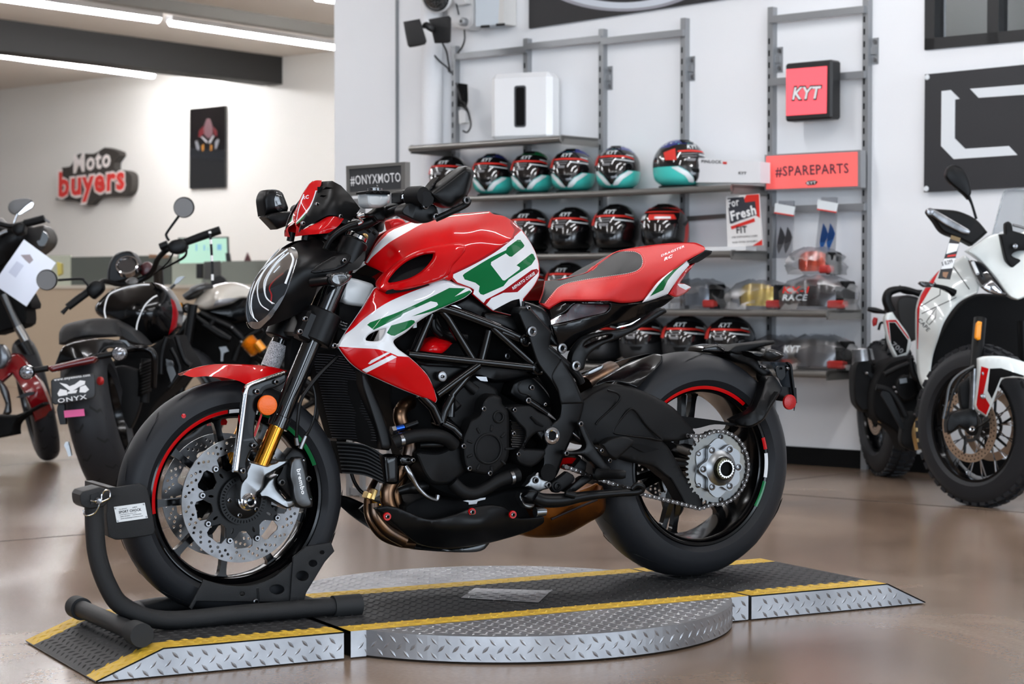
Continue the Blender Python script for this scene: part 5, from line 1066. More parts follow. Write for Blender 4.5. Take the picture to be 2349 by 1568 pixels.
A.build('ribbed_guard',BLK,en); panel('guard_back',k5((1505,560,1),(1612,600,1),(1600,760,1),(1508,770,1)),-.16,BLK,en,.03,step=30)
for i in range(5): q=k5((1655+10*i,540+9*i),(1700+10*i,590+4*i)); tube('cover_slot',[(*q[0],-.183,.003),(*q[1],-.183,.003)],DRK,en,6)
# starter / sensors at right
panel('throttle_housing',k5((1590,270),(1660,262),(1740,330),(1800,420),(1800,470),(1700,470),(1600,440),(1500,380),(1530,300)),-.12,BLK,en,.05,roll=(.008,5),step=14)
tube('actuator',[(*k5((1620,420))[0],-.165,.013),(*k5((1700,470))[0],-.165,.011),(*k5((1765,515))[0],-.165,.009)],GBK,en,12); tube('push_rod',[(*k5((1765,515))[0],-.165,.007),(*k5((1785,530))[0],-.165,.006),(*k5((1825,560))[0],-.165,.003)],STL,en,8)
for p,r in((k5((1635,424))[0],.0085),(k5((1660,333))[0],.0075),(k5((1753,452))[0],.005)): bolt(*p,-.180,r,en)
Q=[B(*p,-.17) for p in k5((1580,290),(1562,330),(1580,370),(1640,388),(1655,400))]; V,F=tubeg(smooth3(Q,5),.002,6); mk('thin_wire',V,F,BLK,None,en)
panel('fastener_disc',k3(*[(835+36*math.cos(a),1317+42*math.sin(a)) for a in np.linspace(0,2*PI,20,endpoint=False)]),-.168,STL,bk,.01,roll=(.002,2),step=20); bolt(*k3((835,1317))[0],-.17,.005,bk)
panel('side_mount_plate',k3((600,1200,1),(720,1230,1),(900,1240),(1100,1260,1),(1000,1330),(880,1420),(800,1480,1),(760,1400),(700,1290)),-.14,BLK,bk,.02,roll=(.004,4),step=16)
# sensor on the header
tube('sensor',[(*k5((755,612))[0],-.15,.008),(*k5((700,625))[0],-.15,.008)],mat('blue_anodised',(40,90,190),.3,.9),bk,8); tube('sensor_body',[(*k5((850,580))[0],-.15,.009),(*k5((760,612))[0],-.15,.009)],BLK,bk,10); tube('sensor_nut',[(*k5((697,630))[0],-.152,.012),(*k5((670,636))[0],-.152,.012)],STL,bk,6)
# ---- trellis frame ----
fr_=tube('trellis_frame',[(*k3((770,810))[0],-.15,.0135),(*k3((870,815))[0],-.155,.0135),(*k3((1200,935))[0],-.15,.0135),(*k3((1430,1035))[0],-.15,.0135)],GBK,bk,14,mirror=True,label='gloss black trellis frame')
for pts in ([(820,825,-.15),(870,880,-.152),(1060,1190,-.155)],[(745,850,-.15),(620,1140,-.155)],[(1175,975,-.15),(1120,1195,-.155)],[(1195,945,-.15),(1520,1235,-.152)],[(570,1150,-.16),(1090,1205,-.158),(1515,1250,-.155)],[(1270,985,-.15),(1430,1045,-.15)],[(1100,1230,-.158),(1000,1300,-.162),(790,1455,-.165)],[(1080,1240,-.155),(900,1450,-.16),(890,1620,-.165)]):
    tube('frame_tube',[(*k3(p[:2])[0],p[2],.012) for p in pts],GBK,fr_,14,mirror=True,sm=False)
tube('frame_tube',[(*k5(p)[0],-.165,.013) for p in ((870,380),(960,470),(1010,580))],GBK,fr_,14,sm=False,mirror=True); tube('frame_tube',[(*k5(p)[0],-.165,.013) for p in ((1090,400),(1040,500),(1020,580))],GBK,fr_,14,sm=False,mirror=True); tube('frame_tube',[(*k5(p)[0],-.16,.014) for p in ((1020,580),(1100,620),(1180,700))],GBK,fr_,14,sm=False,mirror=True)
for p,r in((k3((1445,1045))[0],.0175),(k3((1540,1252))[0],.019),(k5((1022,575))[0],.0165)):
    ylathe('frame_lug',[(r*.6,.0),(r*.6,-.012),(r*.75,-.014),(r,-.012),(r,.03)],tuple(B(*p,-.155)),GBK,fr_,28); ylathe('lug_bore',[(0,.0),(r*.6,.0)],tuple(B(*p,-.156)),DRK,fr_,16)
panel('airbox_side',k3((470,1065,1),(620,940),(830,800),(1100,780),(1440,880),(1440,1060),(1530,1240),(1100,1200),(580,1160)),-.03,DRK,bk,.06,roll=(.01,6),step=40)
panel('airbox_cover',k3((1060,690,1),(1130,765),(1210,830),(1140,850),(1140,900),(1060,850),(880,790),(1000,735)),-.12,BLK,bk,.08,roll=(.006,5),step=20)
panel('airbox_cover',k3((1140,835,1),(1440,885,1),(1450,920),(1540,920,1),(1600,1000),(1440,1010),(1330,990),(1150,905)),-.13,BLK,bk,.09,roll=(.008,5),step=20)
panel('injector_cover',k3((648,1128,1),(700,1062),(780,1020),(850,1028),(907,1070,1),(860,1120),(800,1162,1)),C('c3',(648,1128,-.10),(780,1020,-.10),(907,1070,-.11),(800,1162,-.125),(770,1090,-.13)),RED,bk,.03,roll=(.006,5),step=10)
tube('intake_hose',[(*k3((760,880))[0],-.10,.016),(*k3((790,960))[0],-.11,.016),(*k3((860,1010))[0],-.10,.016),(*k3((1000,1030))[0],-.09,.016)],BLK,bk,12); tube('small_hose',[(*k3((760,890))[0],-.135,.008),(*k3((770,960))[0],-.135,.008),(*k3((820,1010))[0],-.13,.008)],BLK,bk,10)
bolt(*k3((1320,1163))[0],-.12,.009,bk); panel('connector',k3((615,925,1),(640,915,1),(640,950,1),(615,955,1)),-.15,PLST,bk,.008,step=30); panel('bright_clip',k3((860,790),(930,782),(990,820),(940,818)),-.135,STL,bk,.01,step=20)
panel('cylinder_head',k5((820,130),(1250,160),(1700,180),(1700,260),(1400,300),(1260,262),(1100,320),(1000,450),(880,400),(860,240)),-.10,BLK,bk,.12,roll=(.015,8),step=30); panel('bright_bracket',k5((1265,255),(1340,258),(1350,290),(1300,285)),-.14,STL,bk,.01,step=20)
# ---- swingarm pivot plate ----
pp=panel('pivot_plate',k5((1640,0,1),(1560,-190),(1575,-230,1),(1640,-240,1),(1800,-60,1),(1790,60),(1850,110),(1960,280),(2030,440,1),(2000,560),(1910,760),(1860,880),(1832,955),(1790,978),(1740,965),(1722,925),(1740,860),(1735,790),(1760,740),(1690,655),(1700,590),(1760,600),(1840,555),(1862,470),(1840,380),(1790,290),(1730,215),(1690,150)),-.175,BLK,bk,.05,roll=(.008,5),step=14,mirror=True)
panel('plate_facet',k5((1870,130,1),(1960,285),(2026,445,1),(1880,450,1),(1865,455),(1840,350),(1800,250)),-.178,BLK,pp,.004,roll=(.003,4),step=14)
panel('frame_side_cover',k4((78,512,1),(215,562),(268,620),(290,700),(315,790),(360,870,1),(310,860),(240,800),(150,735),(95,660),(75,640)),-.14,CARB,bk,.05,roll=(.006,4),step=12,mirror=True)
for p,r in((k4((138,749))[0],.015),(k4((375,882))[0],.0145),(k4((483,1018))[0],.0145),(k4((112,567))[0],.006)): bolt(*p,-.178,r,bk,m=STL)
pr=B(*k5((1800,672))[0],-.185); ylathe('pivot_ring',[(.0125,.01),(.0125,-.004),(.016,-.006),(.0225,-.004),(.025,.0),(.025,.01)],tuple(pr),CHR,pp,32); ylathe('pivot_bore',[(0,-.001),(.0125,-.001)],tuple(pr),DRK,pp,16)
ylathe('lower_bore',[(0,-.002),(.022,-.002),(.024,0)],tuple(B(*kb((555,455))[0],-.178)),DRK,pp,24)
tube('seat_stay',[(*k4((150,800))[0],-.16,.014),(*k4((330,950))[0],-.16,.014),(*k4((480,1080))[0],-.155,.012),(*k4((520,1150))[0],-.15,.012)],BLK,bk,12,mirror=True)
# ---- seat ----
SC_=C('c4',(240,350,-.03),(350,345,-.004),(450,320,-.002),(560,290,-.002),(650,222,-.002),(720,170,-.002),(780,135,-.002),(860,108,-.002),(1000,85,-.002),(1200,60,-.002),(1400,54,-.002),(1490,95,-.01),(1490,115,-.03),(1400,170,-.06),(1230,290,-.085),(1100,420,-.10),(1010,500,-.11),(850,525,-.145),(740,512,-.15),(400,512,-.14),(270,575,-.12),(215,545,-.11),(195,520,-.10),(235,420,-.085),(500,400,-.12),(800,300,-.125),(800,430,-.155),(600,440,-.145),(900,200,-.085),(1150,160,-.06),(1000,350,-.12))
st=panel('seat',k4((195,522,1),(225,440),(240,355,1),(350,343),(450,320),(560,288),(650,220),(720,170),(780,133),(860,108),(1000,84),(1200,60),(1400,54),(1450,70),(1492,98),(1490,116),(1400,168),(1340,203),(1230,290),(1100,420),(1010,503),(850,527),(740,512),(400,511),(360,520),(290,562),(268,576),(240,562),(214,545)),SC_,RED if 0 else LEA,bk,.004,roll=(.008,6),mirror=True,step=9,decals=[
 (BLEA,k4((197,524,1),(225,440),(240,350,1),(350,338),(449,314),(557,283),(649,217),(719,166),(782,134),(860,122),(940,124),(990,150),(1006,200),(995,245),(950,280),(880,300),(700,325),(560,345),(400,378),(335,408),(290,460),(232,532)),.8),
 (TXW,'DRAGSTER',k4((1148,166))[0],k4((1330,90))[0],4.8,{'bold':.02,'shear':.3}),(TXW,'RC',k4((1170,197))[0],k4((1245,164))[0],6,{'bold':.05,'shear':.4})])
# stitching
A=Acc(); f_=tps(SC_)
for pts,col_ in (([(240,530),(300,455),(345,405),(410,372),(560,342),(700,322),(880,296),(950,277),(990,245),(1002,200),(986,152),(940,127),(860,125)],0),([(262,525),(320,440),(360,410),(420,388),(600,358),(880,312),(965,285),(1010,245),(1022,200),(1000,145),(950,115),(880,110),(800,125),(700,190),(640,230)],1)):
    Q=np.array(cr(k4(*pts),False,2.2)); y=f_(Q)-.0035
    for i in range(0,len(Q)-1,2): A.add(*tubeg([B(*Q[i],y[i]),B(*Q[i+1],y[i+1])],.0007,4),col_)
A.build('stitching',[mat('white_thread',(225,220,215),.7),mat('red_thread',(240,120,110),.7)],st)
# ---- tail ----
TLC=C('c4',(1340,195,-.05),(1365,230,-.05),(1240,390,-.075),(1200,455,-.09),(1010,520,-.12),(1060,450,-.12),(1200,300,-.10),(1200,380,-.105))
tl=panel('tail_fairing',k4((1342,193,1),(1358,200),(1367,232,1),(1300,310),(1262,365),(1240,395),(1200,456,1),(1100,495),(1005,522,1),(1060,448),(1130,360),(1200,300),(1270,245)),TLC,WHT,bk,.004,roll=(.004,4),mirror=True,step=8,decals=[(GRN,k4((1345,203,1),(1262,275),(1200,450-100),(1165,425),(1060,476,1),(1120,395),(1180,325),(1225,285),(1250,262)),1)])
panel('tail_light',k4((1367,235,1),(1415,213,1),(1390,250),(1345,300),(1295,370),(1330,375),(1382,402),(1372,420),(1330,455),(1262,482),(1205,458,1),(1245,395),(1270,350),(1305,305)),C('c4',(1367,235,-.045),(1415,213,-.03),(1295,370,-.06),(1382,402,-.03),(1262,482,-.07),(1205,458,-.085)),REDGL,tl,.02,roll=(.006,4),mirror=True,step=8,decals=[(PLST,k4((1275,378),(1330,378),(1378,402),(1340,425),(1290,400)),.8)])
panel('tail_tip',k4((1358,202,1),(1400,172),(1480,120),(1498,112),(1546,120,1),(1540,142),(1432,210),(1372,217,1)),C('c4',(1358,202,-.055),(1480,120,-.03),(1546,120,-.02),(1432,210,-.04)),BLK,tl,.006,roll=(.003,4),mirror=True,step=8)
sf=panel('subframe_cover',k4((270,578,1),(400,514,1),(740,514,1),(850,530),(1005,522,1),(1100,497),(1200,458,1),(1255,480,1),(1180,540),(1100,585),(1000,640),(900,672),(760,700),(640,745),(540,790),(480,840),(440,895,1),(405,905),(350,880),(318,800),(292,700),(530,642),(700,603),(742,570),(744,540),(540,536),(480,534),(400,600),(290,655,1)),C('c4',(270,578,-.12),(740,514,-.14),(1005,522,-.115),(1255,480,-.06),(1100,585,-.07),(760,700,-.12),(440,895,-.13),(318,800,-.145),(292,700,-.15),(600,680,-.14),(900,600,-.115)),GBK,bk,.004,roll=(.004,4),mirror=True,step=9)
panel('silver_panel',k4((280,665,1),(340,630),(410,605),(450,550),(478,532),(545,538),(742,540,1),(743,568),(700,602),(530,642),(290,695,1)),C('c4',(280,665,-.11),(478,532,-.09),(742,540,-.10),(700,602,-.135),(290,695,-.14),(450,620,-.12),(520,600,-.08)),mat('polished_silver',(190,194,200),.25,.7,.5),sf,.003,mirror=True,step=8); panel('under_seat_tray',k4((215,560,1),(290,565),(400,520),(740,518,1),(745,560,1),(300,690,1),(240,620)),.0,BLK,sf,.02,step=30)
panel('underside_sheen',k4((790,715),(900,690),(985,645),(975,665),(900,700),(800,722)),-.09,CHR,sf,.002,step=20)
# peg hanger
panel('passenger_peg_hanger',k4((442,1022),(450,930),(500,850),(560,792),(700,752),(900,722),(1000,662),(1128,580),(1148,567),(1168,566),(1190,584),(1190,600),(1165,614),(1080,665),(1000,712),(850,790),(700,850),(610,905),(565,960),(545,1035),(520,1055),(470,1052)),-.165,BLK,bk,.022,roll=(.005,4),step=12,mirror=True,holes=[k4((543,862),(560,835),(610,805),(720,780),(764,782),(740,800),(660,825),(600,852),(560,872))])
tube('exhaust_valve_motor',[(*k4((540,1180))[0],-.06,.028),(*k4((640,1125))[0],-.02,.032),(*k4((760,1060))[0],.03,.03)],COP,bk,16)
panel('heat_shield_fin',k4((530,1100,1),(580,1060),(650,1025),(697,1008,1),(690,1040),(600,1085)),-.09,ALU,bk,.006,roll=(.002,2),step=16)
hu=panel('rear_hugger',k4((600,1195,1),(650,1140),(720,1095),(900,995),(1040,945),(1100,925),(1150,932),(1157,950),(1150,985),(1105,1040),(1030,1120),(962,1195,1),(880,1160),(800,1140),(700,1150)),C('c4',(600,1195,-.11),(720,1095,-.08),(900,995,-.04),(1100,925,-.02),(1157,950,-.03),(1105,1040,-.09),(962,1195,-.125),(800,1140,-.12),(950,1050,-.09)),CARB,bk,.004,roll=(.004,4),step=9,mirror=True)
# ---- swingarm ----
sa=panel('swingarm',k6((470,190),(560,130),(600,110),(640,80),(700,45),(790,5),(840,0),(900,10),(1000,35),(1150,100),(1280,180),(1340,240),(1450,372,1),(1440,412),(1300,440),(1200,440),(1240,480),(1290,560),(1370,700),(1420,738),(1455,760),(1490,850),(1515,950),(1470,962),(1372,928),(1340,870),(1262,740),(1225,712),(1130,640),(1000,605),(900,575),(820,560),(720,470),(660,470),(600,470),(520,430),(480,330)),C('c6',(470,190,-.14),(840,0,-.14),(1150,100,-.13),(1450,372,-.125),(1300,440,-.145),(1200,440,-.15),(1370,700,-.15),(1515,950,-.165),(1340,870,-.16),(1130,640,-.15),(820,560,-.16),(600,470,-.15),(900,250,-.165),(1100,330,-.16),(700,250,-.165)),MBK,bk,.05,roll=(.010,6),step=12)
tri_=cr(k6((822,372),(850,310),(935,205),(965,190),(1000,215),(1090,330),(1195,428),(1100,415),(900,390)),True,5)
V,F=tubeg([B(a,b,-.166) for a,b in tri_]+[B(*tri_[0],-.166)],.0032,8); mk('swingarm_rib',V,F,BLK,None,sa)
V,F=tubeg(smooth3([B(*p,-.166) for p in k6((690,310),(720,270),(830,170),(875,110),(850,70),(780,50))],5),.003,8); mk('swingarm_rib',V,F,BLK,None,sa)
panel('swingarm_decal',k6((940,465,1),(1010,460),(1180,500,1),(1070,525),(1040,515)),-.168,DRK,sa,.002,step=20); panel('swingarm_sheen',k6((1160,185),(1240,190),(1260,205),(1190,205)),-.158,GALU,sa,.002,step=20) if 0 else None
panel('heel_guard',k6((738,462,1),(800,420),(880,403),(940,410),(982,440),(975,462),(920,515),(845,583,1),(790,545)),-.20,MBK,bk,.02,roll=(.006,5),step=14)
rsb=panel('rearset_bracket',k6((548,298),(572,288),(600,305),(640,400),(690,490),(760,590),(806,655,1),(800,662),(735,665,1),(700,640),(610,555),(560,545),(480,550),(445,540),(448,508),(480,510),(540,515),(600,495),(610,465),(575,380)),-.195,BLK,bk,.02,roll=(.005,4),step=12)
for p,r in((k6((574,305))[0],.0075),(k6((465,530))[0],.0075),(k6((735,510))[0],.0062),(k6((795,586))[0],.0062),(k6((737,713))[0],.0055)): bolt(*p,-.20,r,rsb)
pgt=tube('foot_peg',[(*k6((705,690))[0],-.21,.016),(*k6((760,690))[0],-.23,.013),(*k6((880,692))[0],-.28,.013),(*k6((920,695))[0],-.29,.009)],MBK,bk,14)
panel('peg_mount',k6((708,650,1),(760,655),(790,665),(770,735),(712,740,1)),-.205,BLK,bk,.03,roll=(.004,3),step=16)
tube('gear_rod',[(*k6((500,365))[0],-.17,.0035),(*k6((600,440))[0],-.17,.0035),(*k6((700,495))[0],-.17,.0035)],STL,bk,8)
V,F=lathe([(.02,-.02),(.035,-.01),(.036,0),(.03,.01)],B(*kb((870,250))[0],-.08),(.2,.5,.9),28); mk('shock_spring',V,F,RED,None,bk,label='red shock spring'); V,F=lathe([(.02,-.006),(.037,0),(.037,.008),(.02,.012)],B(*kb((880,290))[0],-.085),(.2,.5,.9),28); mk('shock_collar',V,F,STL,None,bk)
# side stand area
sb=panel('stand_bracket',kb((170,680),(245,590),(262,540),(300,505),(340,492,1),(375,450),(400,455),(412,520,1),(450,560),(520,580),(580,600),(598,640),(585,700),(540,718),(440,745),(400,775),(330,740),(270,700)),-.18,ALU,bk,.02,roll=(.004,3),step=14)
panel('stand_bracket_lower',kb((100,770,1),(160,800),(140,880),(180,950),(330,965,1),(320,1010),(270,1040),(200,1030),(150,990),(78,860)),-.17,ALU,bk,.02,roll=(.004,3),step=14)
for p,r in(((350,578),.0088),((555,655),.0088)): bolt(*kb(p)[0],-.184,r,sb)
panel('link_arm',kb((600,690),(610,620),(680,570),(860,435),(960,490),(985,540),(960,600),(900,650),(770,750),(720,780),(650,775)),-.185,MBK,bk,.015,roll=(.004,3),step=16); bolt(*kb((705,675))[0],-.188,.011,bk,m=BLK); bolt(*kb((940,570))[0],-.178,.010,bk)
panel('link_arm',kb((950,380,1),(1080,220),(1180,285,1),(1160,430),(1100,480),(1010,440)),-.16,MBK,bk,.02,roll=(.004,3),step=16); panel('link_arm',kb((820,770,1),(1100,520),(1240,500),(1280,560),(1000,760,1)),-.165,BLK,bk,.02,roll=(.004,3),step=16)
ss=tube('side_stand',[(*kb((340,840))[0],-.20,.016),(*kb((480,905))[0],-.205,.019),(*kb((800,900))[0],-.205,.018),(*kb((1200,830))[0],-.205,.013),(*kb((1700,785))[0],-.205,.011),(*kb((1960,770))[0],-.205,.011),(*kb((2070,740))[0],-.21,.010),(*kb((2085,680))[0],-.215,.009),(*kb((2000,650))[0],-.215,.008),(*kb((1920,720))[0],-.21,.007)],BLK,bk,14)
panel('stand_blade',kb((400,870,1),(520,880),(1000,850),(1450,860),(1230,915),(700,1000),(560,1020),(420,985)),-.20,BLK,ss,.018,roll=(.004,3),step=16); panel('stand_pivot',kb((160,840),(230,760),(330,740),(400,790),(410,880),(340,930),(220,900)),-.205,BLK,ss,.02,roll=(.005,4),step=16); tube('stand_tang',[(*kb((830,790))[0],-.22,.008),(*kb((985,825))[0],-.225,.010)],BLK,ss,10)
# ---- exhaust ----
ex=tube('exhaust_header',[(*k5((800,440))[0],-.09,.019),(*k5((745,480))[0],-.12,.019),(*k5((735,560))[0],-.13,.019),(*k5((800,720))[0],-.125,.019),(*k5((770,860))[0],-.12,.019),(*k5((670,1000))[0],-.115,.019),(*k5((640,1090))[0],-.115,.020),(*k5((670,1200))[0],-.115,.02),(*k5((760,1290))[0],-.11,.02)],COP,bk,18)
tube('header_pipe',[(*k5((560,980))[0],-.05,.009),(*k5((520,1060))[0],-.07,.010),(*k5((503,1150))[0],-.08,.011),(*k5((520,1260))[0],-.09,.012),(*k5((600,1370))[0],-.09,.013),(*k5((720,1420))[0],-.08,.014),(*k5((820,1430))[0],-.07,.015)],COP,ex,16)
tube('header_pipe',[(*k5((790,880))[0],-.06,.018),(*k5((730,980))[0],-.04,.019),(*k5((690,1090))[0],-.04,.019),(*k5((740,1230))[0],-.04,.02)],COP,ex,16); tube('header_pipe',[(*k5((545,1150))[0],-.11,.014),(*k5((560,1240))[0],-.115,.016),(*k5((640,1340))[0],-.115,.018),(*k5((760,1410))[0],-.11,.018)],COP,ex,16)
V,F=boxg(B(*k5((505,1095))[0],-.08),(.9,0,-.4),Y_,(.4,0,.9),.02,.03,.018,.002); mk('pipe_clamp',V,F,mat('zinc_gold',(200,170,110),.35,1),None,ex); V,F=boxg(B(*k5((535,1085))[0],-.085),(.9,0,-.4),Y_,(.4,0,.9),.012,.03,.03,.002); mk('pipe_clamp',V,F,mat('zinc_gold',(200,170,110),.35,1),None,ex)
bh=tube('braided_hose',[(*k5((770,885))[0],-.15,.0065),(*k5((800,940))[0],-.155,.0085),(*k5((830,990))[0],-.155,.0065),(*k5((860,1040))[0],-.155,.0060),(*k5((920,1100))[0],-.155,.0060),(*k5((985,1125))[0],-.15,.0060),(*k5((1000,1090))[0],-.15,.006)],STL,bk,10,label='braided steel oil line')
tube('braided_hose',[(*k5((388,940))[0],-.02,.005),(*k5((410,1000))[0],-.02,.005),(*k5((450,1060))[0],-.02,.005),(*k5((500,1095))[0],-.03,.005)],BLK,bk,8)
tube('oil_sender',[(*k5((720,1065))[0],-.10,.010),(*k5((790,1045))[0],-.11,.014),(*k5((850,1035))[0],-.12,.018),(*k5((920,1020))[0],-.12,.012)],BLK,bk,12)
bp_=panel('belly_pan',k5((540,1182,1),(600,1172),(640,1165),(720,1182),(860,1240),(940,1258),(1000,1255),(1120,1222),(1240,1172),(1330,1158),(1410,1162),(1480,1182),(1540,1238),(1580,1252),(1700,1244),(1802,1226,1),(1790,1252),(1740,1290),(1650,1342),(1500,1392),(1300,1442),(1100,1467),(950,1460),(850,1430),(780,1380),(700,1310),(620,1238)),C('c5',(540,1182,-.15),(860,1240,-.17),(1240,1172,-.175),(1480,1182,-.175),(1802,1226,-.15),(1500,1392,-.14),(1100,1467,-.12),(850,1430,-.13),(700,1310,-.15),(1000,1330,-.19),(1300,1280,-.195),(1100,1400,-.165)),BLK,bk,.004,roll=(.005,4),step=10,mirror=True)
for p,r in(((642,1243),.0078),((1240,1211),.009),((1528,1229),.0078)):
    q=B(*k5(p)[0],-.186); V,F=lathe([(.004,-.001),(.010,-.001),(.011,.004)],q,(0,1,0),20); mk('red_washer',V,F,RED,None,bp_); bolt(*k5(p)[0],-.188,r*.8,bp_)
panel('sump_shield',k5((800,1440,1),(1100,1470),(1370,1415,1),(1330,1470),(1270,1492),(1100,1494),(880,1480),(808,1472)),-.06,GALU,bk,.12,roll=(.006,4),step=20); panel('lower_engine',k5((760,1170,1),(900,1100),(1200,1120),(1640,1040),(1800,1180),(1780,1250),(1500,1340),(1000,1420),(780,1340)),-.10,DRK,bk,.20,roll=(.01,6),step=30)
panel('belly_bracket',k5((1175,1132,1),(1335,1108,1),(1332,1122),(1278,1135),(1270,1155),(1215,1158),(1215,1142)),-.155,STL,bk,.008,step=20); panel('belly_pan_front',k5((445,1190,1),(485,1155,1),(540,1190),(600,1260),(490,1230)),.10,BLK,bk,.01,step=20); panel('radiator_hanger',k5((520,1120),(600,1160),(560,1170),(525,1150)),-.05,GLD,bk,.004,step=20)
cc_=panel('catalyst_box',k6((190,960,1),(240,965,1),(300,930),(640,880),(740,780),(765,880),(752,985),(640,1060),(450,1160),(280,1178),(160,1168),(100,1140,1),(230,1060)),C('c6',(190,960,-.14),(240,965,-.145),(765,880,-.11),(752,985,-.10),(450,1160,-.09),(160,1168,-.08),(350,1060,-.15),(640,920,-.13)),CAN,bk,.12,roll=(.012,6),step=12)
V,F=tubeg(smooth3([B(*p,-.158) for p in k6((350,1035),(520,960),(700,885))],5),.0035,8); mk('weld_seam',V,F,mat('weld_dark',(52,44,46),.4,.8),None,cc_); tube('cat_flange',[(*k6((225,980))[0],-.15,.014),(*k6((300,975))[0],-.15,.012)],ALU,cc_,14); panel('heat_patch',k6((560,820),(640,790),(700,760),(740,800),(640,830)),-.09,CAN,cc_,.01,step=20)
# ---- rear wheel, sprocket, chain ----
rwl=wheel('rear_wheel',RA,.326,.097,.229,.078,None,6,0+20,.020,[(50,137,RED),(10,19,RED),(-11,7,WHT),(-34,-14,GRN)],.05,.03,.05)
ylathe('hub',[(.02,-.10),(.05,-.09),(.055,-.02),(.06,.05),(.055,.09),(.02,.10)],(RA[0],0,RA[1]),GBK,rwl,40); disc(rwl,RA,.10,.11,.075,dsc,2,6)
ys=-.10
for _ in range(40):
    if pix((RA[0],ys,RA[1]))[0]<1652: ys-=.002
YS=ys+.004
def teeth(r0,r1,n):
    o=[]
    for i in range(n):
        a=2*PI*i/n; w=2*PI/n
        for q,r in((-.5,r0),(-.28,r0+.001),(-.1,r1),(.1,r1),(.28,r0+.001)): o.append((r*math.cos(a+q*w),r*math.sin(a+q*w)))
    return o
SPK_=mat('sprocket_steel',(122,118,110),.36,1,noise=(100,104,108),bscale=12)
def lobes(r0,r1,n,a0=0,m=60): return [((r0+(r1-r0)*(.5+.5*math.cos(n*(a-a0)))**1.2)*math.cos(a),(r0+(r1-r0)*(.5+.5*math.cos(n*(a-a0)))**1.2)*math.sin(a)) for a in np.linspace(0,2*PI,m,endpoint=False)]
spr=plate('sprocket',[teeth(.098,.107,43),lobes(.072,.083,6,.5,72)[::1]],YS+.012,YS+.018,SPK_,rwl,RA)
plate('sprocket_ring',[lobes(.072,.084,6,.5,72),circ(.03,30)],YS+.008,YS+.014,ALU,rwl,RA)
V,F=[],[]
car=plate('sprocket_carrier',[lobes(.052,.074,6,1.05,90),circ(.03,36)],YS-.006,YS+.006,ALU,rwl,RA)
ylathe('carrier_boss',[(.052,-.005),(.045,-.009),(.036,-.016),(.034,-.02)],(RA[0],YS,RA[1]),ALU,rwl,40)
NUT=mat('bronze_nut',(84,80,64),.3,1)
ylathe('axle_nut',[(.034,-.012),(.033,-.022),(.030,-.030),(.026,-.031),(.021,-.031),(.020,-.024)],(RA[0],YS,RA[1]),NUT,rwl,12); ylathe('axle_bore',[(0,-.02),(.021,-.02)],(RA[0],YS,RA[1]),DRK,rwl,20); plate('retaining_ring',[teeth(.0235,.0265,20),circ(.021,24)],YS-.034,YS-.0315,CHR,rwl,RA)
for i in range(6):
    a=1.05+2*PI*i/6
    for rr,aa,r_ in((.060,a,.0095),(.089,a-.52,.0075)):
        bolt(*pix((RA[0]+rr*math.cos(aa),YS-.007,RA[1]+rr*math.sin(aa))),YS-.007 if rr<.08 else YS+.010,r_,rwl)
# chain
def link(A,p,q,y,outer):
    d=np.array(q)-np.array(p); L=np.linalg.norm(d); d/=L; n=np.array([-d[1],d[0]]); r=.0058
    o=[]
    for s,c in((1,q),(-1,p)):
        for t in np.linspace(-PI/2,PI/2,6): o.append(np.array(c)+d*s*r*math.cos(t)+n*s*r*math.sin(t)) 
    o.insert(6,(np.array(p)+np.array(q))/2+n*r*.6); o.append((np.array(p)+np.array(q))/2-n*r*.6)
    for sg in(-1,1):
        yy=y+sg*(.0095 if outer else .0072); k=len(o)
        A.add([(a[0],yy-.0009,a[1]) for a in o]+[(a[0],yy+.0009,a[1]) for a in o],[tuple(range(k)),tuple(range(2*k-1,k-1,-1))]+[(i,(i+1)%k,k+(i+1)%k,k+i) for i in range(k)],0)
    A.add(*lathe([(0,-.0118),(.002,-.0115),(.0025,-.0105),(.0025,.0118)],(p[0],y,p[1]),(0,1,0),8,e=EY),1)
yc=YS+.015; path=[]
cR=.1035
for t in np.linspace(0,1,60): a=math.radians(118-t*(118+100)); path.append((RA[0]+cR*math.cos(a),RA[1]+cR*math.sin(a)))
low=[B(*p,yc) for p in k6((1480,955),(1370,925),(1210,885),(1040,842),(930,798),(800,760),(690,722))]+[B(*p,yc) for p in kb((1090,450),(920,390),(760,330))]
path+= [(p[0],p[2]) for p in smooth3(low,6)]
top=[B(*p,yc) for p in k6((1405,396),(1440,398))]; path=[(p[0],p[2]) for p in top]+path
P_=np.array(path); seg=np.r_[0,np.cumsum(np.hypot(*np.diff(P_,axis=0).T))]; n=int(seg[-1]/.0157); A=Acc(); pts=[(np.interp(i*.0157,seg,P_[:,0]),np.interp(i*.0157,seg,P_[:,1])) for i in range(n+1)]
for i in range(n): link(A,pts[i],pts[i+1],yc,i%2==0)
A.build('chain',[mat('chain_steel',(74,70,68),.35,1),CHR],bk,ang=40)
# dark chain guard under upper run, caliper at back
panel('chain_guide',k6((1290,238,1),(1340,245),(1600,278),(1830,318,1),(1820,326),(1600,310),(1420,340)),-.11,DRK,bk,.012,step=20); panel('brake_fittings',k6((1215,790),(1300,780),(1360,880),(1362,960),(1330,1010),(1260,990),(1230,900)),.10,BLK,bk,.03,roll=(.006,4),step=20); tube('rear_brake_hose',[(*k6((1190,660))[0],.05,.006),(*k6((1180,740))[0],.06,.006),(*k6((1200,820))[0],.07,.006)],BLK,bk,8)
